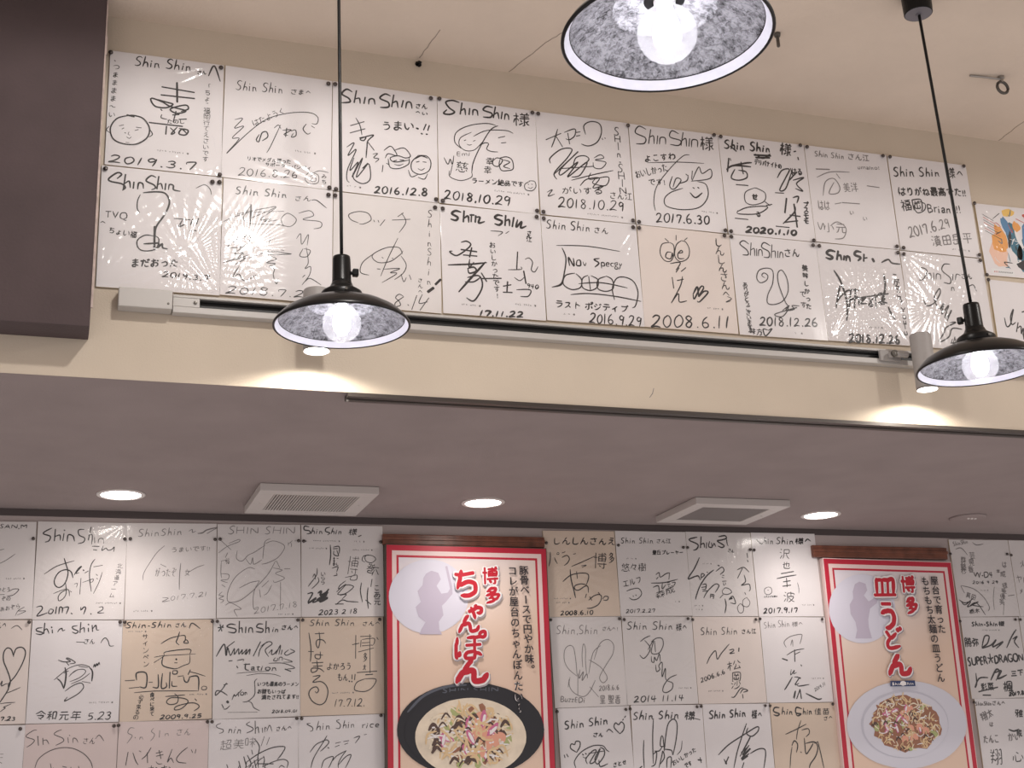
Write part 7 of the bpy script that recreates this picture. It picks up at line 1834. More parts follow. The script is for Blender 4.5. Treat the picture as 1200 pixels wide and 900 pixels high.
 ('K', 'slogan'),
 ('F', 0, 443, 613, 453, 275, 28, '豚骨ベースで円やか味。'),
 ('F', 0, 405, 612, 414, 157, 28, 'コレが屋台のちゃんぽんたい!')]),
('q2', 'red-bordered noodle poster with a white plate of fried noodles under red brush lettering', 'poster', 0, 2.738, 1.277, -1.214, -0.0125, 525, 705, [('K', 'circle'),
 ('O', 0, 268, 536, 265, 521, 259, 505, 251, 490, 242, 476, 230, 463, 217, 451, 202, 441, 187, 432, 170, 425, 153, 420, 136, 417, 118, 416, 101, 417, 85, 420, 69, 425, 54, 431, 41, 440, 29, 450, 19, 461, 11, 474, 6, 487, 2, 502, 0, 517, 1, 532, 4, 548, 9, 563, 16, 578, 25, 592, 37, 605, 49, 617, 64, 628, 79, 637, 96, 644, 113, 650, 131, 653, 148, 655, 166, 654, 183, 651, 199, 647, 214, 640, 227, 631, 239, 621, 250, 609, 258, 596, 264, 582, 267, 568, 269, 552),
 ('K', 'figure'),
 ('O', 0, 103, 593, 115, 619, 134, 628, 158, 621, 162, 599, 146, 580, 163, 560, 184, 570, 196, 581, 188, 628, 196, 630, 209, 582, 194, 554, 165, 535, 153, 498, 152, 471, 160, 433, 94, 432, 104, 461, 101, 488, 85, 515, 85, 547, 102, 569),
 ('K', 'plate'),
 ('O', 0, 503, 140, 498, 121, 489, 102, 476, 84, 459, 68, 439, 52, 416, 38, 390, 26, 362, 17, 333, 9, 302, 3, 271, 0, 240, 0, 209, 2, 180, 6, 151, 13, 125, 21, 101, 32, 80, 45, 62, 59, 47, 74, 35, 91, 28, 109, 24, 127, 24, 146, 29, 164, 37, 182, 49, 200, 64, 217, 83, 232, 105, 247, 130, 259, 157, 270, 187, 278, 217, 284, 248, 288, 280, 289, 312, 288, 343, 284, 372, 278, 399, 269, 425, 258, 447, 245, 466, 230, 482, 214, 493, 197, 501, 178, 504, 159),
 ('K', 'plate_shade'),
 ('O', 0, 428, 143, 425, 128, 418, 114, 408, 100, 396, 87, 381, 75, 364, 64, 346, 55, 325, 47, 304, 41, 282, 37, 259, 34, 236, 34, 214, 35, 192, 38, 171, 43, 152, 50, 135, 58, 119, 68, 106, 79, 95, 91, 87, 104, 81, 118, 79, 132, 79, 147, 82, 161, 89, 175, 97, 189, 109, 202, 123, 214, 139, 225, 158, 235, 178, 243, 199, 249, 221, 254, 244, 257, 267, 258, 290, 257, 313, 254, 334, 249, 354, 242, 372, 234, 388, 224, 402, 212, 413, 200, 421, 186, 427, 172, 429, 158),
 ('K', 'plate_inside'),
 ('O', 0, 426, 140, 422, 126, 416, 112, 406, 99, 394, 86, 380, 75, 364, 64, 346, 55, 326, 48, 305, 42, 284, 38, 262, 36, 240, 35, 218, 37, 197, 40, 177, 44, 158, 51, 141, 59, 126, 68, 113, 79, 102, 91, 94, 103, 89, 116, 87, 130, 87, 144, 90, 158, 96, 172, 105, 185, 116, 197, 130, 209, 146, 219, 163, 229, 183, 236, 203, 243, 225, 247, 247, 250, 270, 251, 292, 250, 313, 247, 334, 242, 353, 236, 371, 227, 387, 218, 400, 207, 411, 195, 419, 182, 424, 168, 426, 154),
 ('K', 'title'),
 ('t', 11.7, 297, 593, 358, 596, 59, '博'),
 ('t', 13, 307, 518, 363, 527, 56, '多'),
 ('t', 16.9, 178, 576, 282, 578, 69, '皿'),
 ('t', 18.2, 187, 457, 280, 468, 102, 'う'),
 ('t', 16.9, 200, 390, 288, 404, 73, 'ど'),
 ('t', 23.3, 195, 300, 314, 311, 80, 'ん'),
 ('K', 'slogan'),
 ('F', 0, 439, 654, 446, 450, 30, '屋台で育った'),
 ('F', 0, 400, 651, 417, 282, 30, 'もちもち太麺の皿うどん'),
 ('K', 'badge'),
 ('O', 0, 210, 288, 309, 290, 309, 271, 208, 270),
 ('K', 'badge_mark'),
 ('O', 0, 271, 280, 271, 279, 271, 278, 270, 277, 269, 276, 268, 275, 267, 274, 266, 274, 265, 273, 263, 273, 262, 272, 260, 272, 259, 272, 257, 272, 256, 272, 254, 273, 253, 273, 252, 274, 251, 274, 250, 275, 249, 276, 248, 277, 248, 278, 248, 279, 248, 280, 248, 281, 249, 282, 249, 283, 250, 284, 251, 285, 252, 286, 253, 287, 255, 287, 256, 288, 258, 288, 259, 288, 261, 288, 262, 288, 264, 288, 265, 288, 267, 287, 268, 286, 269, 286, 270, 285, 270, 284, 271, 283, 271, 282, 272, 281),
 ('T', 2.1, 214, 274, 304, 276, 8, 'Shin Shin')]),
]

SHORT = {
    'u00': 'round cartoon face',
    'u10': 'sweeping signature',
    'u20': 'two drawn faces',
    'u30': 'long-haired face sketch',
    'u40': 'vertical capitals',
    'u50': 'winking bubble face',
    'u60': 'crowded small signatures',
    'u70': 'faded grey writing',
    'u80': 'two lines of praise',
    'u01': 'large question mark',
    'u11': 'three vertical signatures',
    'u21': 'loose looped face',
    'u31': 'bold flared lettering',
    'u41': 'linked circles',
    'u51': 'two big round eyes',
    'u61': 'curling clef-like signature',
    'u71': 'tall curved brackets',
    'u81': 'diagonal looping signature',
    'p10': 'painted picture',
    'u91': 'right-edge black script',
    'a00': 'top row left-edge',
    'a10': 'large looping characters',
    'a20': 'faint jagged signature',
    'a30': 'thin pencil-like loops',
    'a40': 'eight dark signatures',
    'a01': 'tall drawn heart',
    'a11': 'fish-like scribble',
    'a21': 'square-hat face',
    'a31': 'small black star',
    'a41': 'kana and spiral',
    'a02': 'bottom left corner',
    'a12': 'large drawn circle',
    'a22': 'thin heading, bold kana',
    'a32': 'heavy marker slashes',
    'a42': 'four-word English heading',
    'b00': 'boxy looped character',
    'b10': 'small smiling face',
    'b20': 'bold angular signature',
    'b30': 'tall central characters',
    'b01': 'butterfly-like signature',
    'b11': 'tumbling signature',
    'b21': 'zigzag stroke',
    'b31': 'dancing brush figure',
    'b02': 'heart-decorated heading',
    'b12': 'tall vertical loops',
    'b22': 'wide slanting loop',
    'b32': 'brown arches',
    'c00': 'scattered signatures',
    'c10': 'top row right-edge',
    'c01': 'large outlined capitals',
    'c11': 'right-edge sliver',
    'c02': 'lower right faded signatures',
}

def sleeve_mesh(w, h, gl, rng, soft=1.0):
    nx, nz = (64, 70) if gl >= 2 else (26, 28)
    amp = (0.00012, 0.0004, 0.0009, 0.0015)[gl] * soft
    # creases: fans that spread from a corner or from a pinched spot, and short parallel ripples
    fans = []
    for _ in range((0, 1, 2, 4)[gl]):
        cx, cz = rng.choice(((0, 0), (w, 0), (0, h), (w, h), (rng.uniform(.2, .8)*w, rng.uniform(.2, .8)*h)))
        fans.append((cx, cz, rng.uniform(0, 6.28), rng.uniform(10, 17), rng.uniform(.07, .15)))
    rip = []
    for _ in range((1, 2, 3, 5)[gl]):
        a = rng.uniform(0, math.pi); rip.append((rng.uniform(.1, .9)*w, rng.uniform(.1, .9)*h, math.cos(a), math.sin(a), rng.uniform(.010, .020), rng.uniform(.03, .07), rng.uniform(0, 6)))
    V, Fc = [], []
    for j in range(nz + 1):
        for i in range(nx + 1):
            x = -.001 + (w + .002) * i / nx; z = -.001 + (h + .002) * j / nz
            d = 0.0
            for cx, cz, ph, k, R in fans:
                r = math.hypot(x-cx, z-cz); a = math.atan2(z-cz, x-cx)
                e = math.exp(-(r/R)**2) * min(1, r/.012)
                s = math.sin(a*k + ph); d += amp * e * (1 - abs(s)) * 1.8
            for rx, rz, c, sn, lam, R, ph in rip:
                dx, dz = x-rx, z-rz; u = dx*c + dz*sn; v = -dx*sn + dz*c
                e = math.exp(-(u/(R*.8))**2 - (v/(R*1.7))**2); d += amp * .7 * e * (1 - abs(math.sin(u/lam*math.pi + 2.5*v/R*.3 + ph)))
            edge = min(1, min(i, nx-i, j, nz-j) / 2.0)
            V.append((x, -(.0012 + d*edge), z))
    for j in range(nz):
        for i in range(nx):
            a = j*(nx+1)+i; Fc.append((a, a+1, a+nx+2, a+nx+1))
    return V, Fc

CARD_T = 0.0045
board_obj = {}
def make_board(id_, label, colr, gl, cx, y, cz, ang, w, h, items, seed):
    rng = random.Random(seed)
    W, H = (w - 1.6) / 1000, (h - 1.8) / 1000
    wall = YW if y < .5 else YB
    root = empty('autograph_board', (0, 0, 0), label, 'autograph board', 'autograph boards on the %s wall' % ('high' if y < .5 else 'low'))
    # origin at the lower left corner on the wall face
    ca, sa = math.cos(ang), math.sin(ang)
    ox = cx - ca*W/2 + sa*H/2; oz = cz - sa*W/2 - ca*H/2
    root.location = (ox, wall - 0.0006, Z0 + oz); root.rotation_euler = (0, -ang, 0)
    bm = bmesh.new(); box(bm, 0, W, -CARD_T, 0, 0, H)
    bm.normal_update()
    for f in bm.faces: f.material_index = 0 if f.normal.y < -.5 or abs(f.calc_center_median().y + CARD_T) < 1e-5 else 1
    cm = {'white': M['card_white'], 'grey': M['card_grey'], 'cream': M['card_cream'], 'tan': M['card_tan'], 'pink': M['card_pink'], 'art': M['card_white']}[colr]
    build('card', bm, [cm, M['gold_edge']], root)
    ink, prt = Ink(), Ink()
    run_items(items, ink, prt, rng)
    io = ink.obj('handwriting', [M['ink'], M['ink_grey']], root, (-.0008, -CARD_T - .0003, -.0009))
    prt.obj('printed_name', [M['print']], root, (-.0008, -CARD_T - .0003, -.0009))
    V, Fc = sleeve_mesh(W, H, gl, rng, 1.0 if y < .5 else 0.8)
    so = pyd('plastic_sleeve', V, Fc, M['sleeve0'] if gl == 0 else M['sleeve1'] if gl < 3 else M['sleeve3'], root, (0, -CARD_T, 0), smooth=True)
    board_obj[id_] = root
    return root

for k, b in enumerate(BOARDS):
    if b[2] != 'poster': make_board(*b, seed=k * 7 + 1)

# painted picture on the illustrated card
art = Ink(); rng = random.Random(4)
def blob(ink, cx, cy, rx, ry, mi, y=0, n=14, wob=.18, rot=0, rng=rng):
    pts = []
    for i in range(n):
        a = 2*math.pi*i/n; k = 1 + rng.uniform(-wob, wob)
        ex, ey = rx*k*math.cos(a), ry*k*math.sin(a)
        pts.append((cx + ex*math.cos(rot) - ey*math.sin(rot), cy + ex*math.sin(rot) + ey*math.cos(rot)))
    ink.poly(pts, mi, y)
AM = [plain('art_orange', (.80, .36, .10), .6), plain('art_teal', (.05, .17, .24), .6), plain('art_blue', (.10, .24, .42), .6),
      plain('art_peach', (.85, .55, .42), .6), plain('art_red', (.55, .10, .08), .6), plain('art_black', (.03, .03, .035), .6), plain('art_white', (.8, .8, .8), .6), plain('art_yellow', (.85, .55, .15), .6)]
for c, (bx, by, rx, ry, mi, yy, rot) in enumerate(((112, 110, 20, 62, 1, 0, .2), (140, 70, 26, 50, 1, 0, -.2), (70, 118, 16, 34, 0, -.00004, .3), (52, 70, 30, 44, 3, -.00004, 0),
        (58, 96, 22, 30, 0, -.00008, .2), (92, 150, 12, 30, 2, -.00008, .3), (105, 190, 22, 12, 7, -.00004, 0), (125, 150, 14, 16, 0, -.00012, 0), (160, 120, 20, 60, 2, -.00004, -.2),
        (165, 150, 13, 15, 3, -.00016, 0), (150, 40, 40, 18, 5, -.00004, 0), (180, 70, 15, 30, 7, -.00012, 0), (128, 112, 7, 30, 6, -.00016, .3), (96, 110, 5, 26, 5, -.0002, -.2), (170, 185, 18, 9, 4, -.00004, 0))):
    blob(art, bx, by, rx, ry, mi, yy, rot=rot)
for _ in range(26):
    x = rng.uniform(28, 195); z = rng.uniform(25, 190)
    art.stroke(smooth_line([(x, z), (x+rng.uniform(-14, 14), z+rng.uniform(-14, 14)), (x+rng.uniform(-20, 20), z+rng.uniform(-20, 20))], 3), rng.uniform(1, 2.4), rng.choice((5, 4, 6, 1)), -.00026)
for i in range(7): art.stroke([(20, 130+i*8), (70-i*3, 108+i*9)], 1.2, 4 if i % 2 else 5, -.00026)
for i, t in enumerate(('art',)):
    art.poly([(18, 6), (92, 3), (92, 18), (18, 21)], 6, -.0003)
for i in range(12): art.stroke([(26+i*5.2, 10), (28.6+i*5.2, 14)], 1.4, 4 if i < 3 else 5, -.00034)
art.obj('painted_picture', AM, board_obj['p10'], (0, -CARD_T - .0002, 0))

# ------------------------------------------------------------------ pushpins
PINS = [('u00', 0.005, -0.004, 'upper left'),
 ('u00', 0.243, -0.006, 'upper right'),
 ('u10', 0.487, -0.011, 'upper right'),
 ('u20', 0.503, -0.01, 'upper left'),
 ('u20', 0.732, -0.014, 'upper right'),
 ('u30', 0.753, -0.012, 'upper left'),
 ('u30', 0.987, -0.017, 'upper right'),
 ('u40', 1.002, -0.018, 'upper left'),
 ('u50', 1.24, -0.018, 'upper left'),
 ('u50', 1.479, -0.013, 'upper right'),
 ('u60', 1.498, -0.015, 'upper left'),
 ('u60', 1.73, -0.01, 'upper right'),
 ('u70', 1.75, -0.012, 'upper left'),
 ('u70', 1.982, -0.009, 'upper right'),
 ('u80', 2.004, -0.009, 'upper left'),
 ('u80', 2.24, -0.008, 'upper right'),
 ('u01', 0.007, -0.285, 'upper left'),
 ('u00', 0.246, -0.271, 'lower right'),
 ('u11', 0.246, -0.289, 'upper left'),
 ('u10', 0.489, -0.274, 'lower right'),
 ('u20', 0.504, -0.276, 'lower left'),
 ('u01', 0.231, -0.29, 'upper right'),
 ('u11', 0.487, -0.292, 'upper right'),
 ('u21', 0.502, -0.292, 'upper left'),
 ('u20', 0.738, -0.275, 'lower right'),
 ('u30', 0.754, -0.277, 'lower left'),
 ('u21', 0.735, -0.296, 'upper right'),
 ('u31', 0.753, -0.297, 'upper left'),
 ('u30', 0.986, -0.277, 'lower right'),
 ('u40', 1.002, -0.278, 'lower left'),
 ('u31', 0.984, -0.293, 'upper right'),
 ('u41', 1.002, -0.295, 'upper left'),
 ('u40', 1.234, -0.276, 'lower right'),
 ('u50', 1.25, -0.278, 'lower left'),
 ('u41', 1.233, -0.294, 'upper right'),
 ('u51', 1.249, -0.294, 'upper left'),
 ('u50', 1.485, -0.276, 'lower right'),
 ('u60', 1.501, -0.277, 'lower left'),
 ('u51', 1.481, -0.291, 'upper right'),
 ('u61', 1.5, -0.292, 'upper left'),
 ('u60', 1.737, -0.278, 'lower right'),
 ('u61', 1.733, -0.292, 'upper right'),
 ('u71', 1.751, -0.292, 'upper left'),
 ('u70', 1.987, -0.27, 'lower right'),
 ('u80', 2.007, -0.272, 'lower left'),
 ('u71', 1.987, -0.288, 'upper right'),
 ('u81', 2.005, -0.29, 'upper left'),
 ('u80', 2.246, -0.269, 'lower right'),
 ('u81', 2.246, -0.285, 'upper right'),
 ('p10', 2.26, -0.325, 'lower left'),
 ('u91', 2.262, -0.339, 'upper left'),
 ('p10', 2.256, -0.117, 'upper left'),
 ('a00', -0.106, -0.838, 'upper right'),
 ('a10', 0.146, -0.834, 'upper right'),
 ('a20', 0.161, -0.833, 'upper left'),
 ('a20', 0.405, -0.83, 'upper right'),
 ('a30', 0.42, -0.829, 'upper left'),
 ('a30', 0.655, -0.829, 'upper right'),
 ('a40', 0.671, -0.83, 'upper left'),
 ('a40', 0.911, -0.828, 'upper right'),
 ('a11', -0.103, -1.075, 'upper left'),
 ('a11', 0.143, -1.075, 'upper right'),
 ('a21', 0.156, -1.075, 'upper left'),
 ('a21', 0.403, -1.073, 'upper right'),
 ('a31', 0.417, -1.073, 'upper left'),
 ('a31', 0.654, -1.069, 'upper right'),
 ('a41', 0.669, -1.069, 'upper left'),
 ('a41', 0.905, -1.067, 'upper right'),
 ('a02', -0.108, -1.366, 'upper right'),
 ('a12', 0.139, -1.364, 'upper right'),
 ('a22', 0.151, -1.363, 'upper left'),
 ('a22', 0.396, -1.359, 'upper right'),
 ('a32', 0.409, -1.359, 'upper left'),
 ('a32', 0.653, -1.355, 'upper right'),
 ('a42', 0.667, -1.356, 'upper left'),
 ('a42', 0.905, -1.352, 'upper right'),
 ('b00', 1.461, -0.82, 'upper left'),
 ('b10', 1.715, -0.823, 'upper left'),
 ('b10', 1.952, -0.826, 'upper right'),
 ('b20', 1.968, -0.826, 'upper left'),
 ('b20', 2.205, -0.829, 'upper right'),
 ('b30', 2.22, -0.83, 'upper left'),
 ('b01', 1.463, -1.068, 'upper left'),
 ('b01', 1.701, -1.064, 'upper right'),
 ('b11', 1.718, -1.067, 'upper left'),
 ('b11', 1.948, -1.064, 'upper right'),
 ('b21', 1.965, -1.067, 'upper left'),
 ('b21', 2.201, -1.066, 'upper right'),
 ('b31', 2.217, -1.064, 'upper left'),
 ('b31', 2.457, -1.065, 'upper right'),
 ('b02', 1.469, -1.353, 'upper left'),
 ('b02', 1.703, -1.351, 'upper right'),
 ('b12', 1.718, -1.35, 'upper left'),
 ('b12', 1.955, -1.348, 'upper right'),
 ('b22', 1.97, -1.347, 'upper left'),
 ('b22', 2.205, -1.349, 'upper right'),
 ('b32', 2.223, -1.35, 'upper left'),
 ('b32', 2.462, -1.349, 'upper right'),
 ('c00', 3.02, -0.83, 'upper left'),
 ('c00', 3.269, -0.827, 'upper right'),
 ('c10', 3.287, -0.83, 'upper left'),
 ('c01', 3.021, -1.072, 'upper left'),
 ('c01', 3.262, -1.066, 'upper right'),
 ('c11', 3.283, -1.066, 'upper left'),
 ('c02', 3.031, -1.354, 'upper left'),
 ('c02', 3.266, -1.355, 'upper right')]

def pin_mesh():
    bm = bmesh.new()
    lathe(bm, [(.0006, 0), (.0006, .0020), (.0034, .0022), (.0048, .0030), (.0052, .0042), (.0048, .0056), (.0036, .0070), (.0018, .0078), (.0004, .0080)], 14, cap0=True, cap1=True)
    bmesh.ops.rotate(bm, verts=bm.verts, matrix=Matrix.Rotation(math.pi/2, 3, 'X'))
    me = bpy.data.meshes.new('pushpin')
    for f in bm.faces: f.smooth = True
    bmesh.ops.recalc_face_normals(bm, faces=bm.faces)
    bm.to_mesh(me); bm.free(); return me
PIN_ME = pin_mesh()
for i, (bid, x, z, corner) in enumerate(PINS):
    o = link('pushpin', PIN_ME, M['pin'])
    o.location = (x, (YW if bid[0] in 'up' else YB) - 0.0006 - CARD_T - .0004, Z0 + z)
    tag(o, 'dark pushpin in the %s corner of the %s board' % (corner, SHORT[bid]), 'pushpin', 'pushpins holding the autograph boards')

# ------------------------------------------------------------------ posters
PM = {'red': plain('poster_red', (.50, .018, .045), .4), 'pale': plain('poster_pale_pink', (.80, .62, .60), .4), 'figure': plain('poster_lavender_figure', (.52, .47, .58), .5),
      'bowl': plain('poster_black_bowl', (.018, .018, .024), .35), 'rim': plain('poster_bowl_rim', (.10, .11, .14), .35), 'soup': plain('poster_soup', (.78, .68, .54), .4, noise=.12, nscale=22),
      'shadow': plain('poster_text_shadow', (.36, .33, .36), .5), 'white': plain('poster_white', (.85, .82, .82), .4), 'title': plain('poster_title_red', (.50, .012, .03), .4),
      'black': plain('poster_black_text', (.03, .025, .03), .5), 'plate': plain('poster_plate', (.66, .66, .74), .4), 'plate_shade': plain('poster_plate_shade', (.55, .55, .63), .4),
      'noodle': plain('poster_noodle', (.76, .56, .32), .4), 'noodle2': plain('poster_pale_noodle', (.84, .74, .58), .4), 'brown': plain('poster_meat', (.33, .15, .09), .4),
      'prawn': plain('poster_prawn', (.78, .38, .27), .4), 'magenta': plain('poster_fishcake_pink', (.60, .16, .30), .4), 'green': plain('poster_cabbage', (.42, .46, .20), .4),
      'wood_ear': plain('poster_wood_ear', (.10, .06, .05), .4), 'navy': plain('poster_navy', (.02, .04, .13), .4)}
def poster_ground():
    m, nt, b = new_mat('poster_ground_gradient')
    tc = nt.nodes.new('ShaderNodeTexCoord'); sp = nt.nodes.new('ShaderNodeSeparateXYZ')
    nt.links.new(tc.outputs['Object'], sp.inputs[0])
    mr = nt.nodes.new('ShaderNodeMapRange'); mr.inputs['From Min'].default_value = 0.25; mr.inputs['From Max'].default_value = 0.62
    a = nt.nodes.new('ShaderNodeMath'); a.operation = 'MULTIPLY_ADD'; a.inputs[1].default_value = -.35
    nt.links.new(sp.outputs['X'], a.inputs[0]); nt.links.new(sp.outputs['Z'], a.inputs[2])
    nt.links.new(a.outputs[0], mr.inputs['Value'])
    r = nt.nodes.new('ShaderNodeValToRGB')
    r.color_ramp.elements[0].color = (.76, .57, .45, 1); r.color_ramp.elements[1].color = (.74, .70, .76, 1)
    e = r.color_ramp.elements.new(.55); e.color = (.78, .66, .60, 1)
    nt.links.new(mr.outputs[0], r.inputs[0]); nt.links.new(r.outputs[0], b.inputs['Base Color'])
    b.inputs['Roughness'].default_value = .35
    return m
PM['ground'] = poster_ground()
PM['circle'] = plain('poster_lavender_disc', (.68, .67, .77), .4)

def font_char(ch, cx, cy, size, bucket, y, ang=0.0):
    """one filled printed character in the built-in font, added to a vertex bucket (mm)"""
    c = bpy.data.curves.new('t', 'FONT'); c.body = ch; c.size = 1.0; c.resolution_u = 3
    o = bpy.data.objects.new('t', c); col.objects.link(o)
    dg = bpy.context.evaluated_depsgraph_get()
    me = bpy.data.meshes.new_from_object(o.evaluated_get(dg))
    V, Fc = bucket; b = len(V)
    xs = [v.co.x for v in me.vertices] or [0]; mid = .5 if ord(ch) > 0x2000 else (max(xs)+min(xs))/2
    for v in me.vertices:
        ex, ey = (v.co.x - mid)*size, (v.co.y - .36)*size
        if ch == 'ー': ex, ey = ey, -ex
        if ch == '。': ex += .62*size; ey += .5*size
        if ch in 'ャュョ': ex += .06*size
        V.append(((cx+ex)/1000, y, (cy+ey)/1000))
    Fc += [tuple(b + i for i in p.vertices) for p in me.polygons]
    bpy.data.objects.remove(o); bpy.data.curves.remove(c); bpy.data.meshes.remove(me)

def frame_strip(ink, w, y0, h, d0, d1, yy):
    for a in (((d0, h-d0), (w-d0, h-d0), (w-d1, h-d1), (d1, h-d1)), ((d0, y0), (d0, h-d0), (d1, h-d1), (d1, y0)), ((w-d0, h-d0), (w-d0, y0), (w-d1, y0), (w-d1, h-d1))):
        ink.poly(a, 0, yy)

def food(ink, cx, cy, rx, ry, rng, dry):
    """the picture of the noodles and toppings, drawn as many small flat shapes; slots: noodle noodle2 brown prawn magenta green wood_ear white"""
    yy = 0.0
    def rp(k=1.0):
        a = rng.uniform(0, 2*math.pi); r = math.sqrt(rng.random())*k
        return cx + rx*r*math.cos(a), cy + ry*r*math.sin(a)
    if dry: blob(ink, cx, cy, rx*.96, ry*.96, 2, 0, 30, .08, rng=rng)
    seq = [('n', 80)] + ([('b', 34), ('g', 10)] if dry else [('b', 20), ('g', 12), ('e', 16)]) + [('n2', 46), ('w', 16), ('p', 10), ('m', 7), ('e', 22), ('n', 30), ('m', 3), ('h', 26)]
    for kind, n in seq:
        for _ in range(n):
            yy -= .000004
            x, z = rp(.92 if dry else .8); s = rx / (140 if dry else 105)
            if kind in 'n n2':
                a = rng.uniform(0, 6.28); L = rng.uniform(14, 40)*s; b = rng.uniform(-1, 1)*16*s
                ink.stroke(smooth_line([(x-L*math.cos(a)*.5, z-L*math.sin(a)*.5), (x+b*math.sin(a), z-b*math.cos(a)), (x+L*math.cos(a)*.5, z+L*math.sin(a)*.5)], 3), rng.uniform(2.0, 3.6)*s, 0 if kind == 'n' else 1, yy)
            elif kind == 'b': blob(ink, x, z, rng.uniform(7, 15)*s, rng.uniform(4, 8)*s, 2, yy, 9, .3, rng.uniform(0, 3), rng)
            elif kind == 'g': blob(ink, x, z, rng.uniform(8, 18)*s, rng.uniform(5, 9)*s, 5, yy, 9, .3, rng.uniform(0, 3), rng)
            elif kind == 'w': ink.stroke(smooth_line([(x-14*s, z), (x, z+rng.uniform(-8, 8)*s), (x+14*s, z+rng.uniform(-8, 8)*s)], 3), 2.2*s, 7, yy)
            elif kind == 'p':
                x, z = rp(.6); ink.stroke(smooth_line([(x-9*s, z-6*s), (x-4*s, z+7*s), (x+8*s, z+6*s), (x+9*s, z-4*s)], 3), 9*s, 3, yy)
                ink.stroke([(x-4*s, z+6*s), (x+6*s, z+6*s)], 2.5*s, 7, yy-.000003)
            elif kind == 'm':
                x, z = rp(.65); a = rng.uniform(0, 3); blob(ink, x, z, 17*s, 6*s, 4, yy, 10, .12, a, rng); blob(ink, x+1.5*s, z-1.5*s, 12*s, 3.4*s, 7, yy-.000003, 8, .1, a, rng)
            elif kind == 'e': ink.stroke(smooth_line([(x-9*s, z-5*s), (x, z+6*s), (x+9*s, z-2*s)], 3), rng.uniform(2, 5)*s, 6, yy)
            elif kind == 'h': blob(ink, x, z, 3*s, 2*s, 7, yy, 7, .3, rng=rng)
FOODM = ['noodle', 'noodle2', 'brown', 'prawn', 'magenta', 'green', 'wood_ear', 'white']

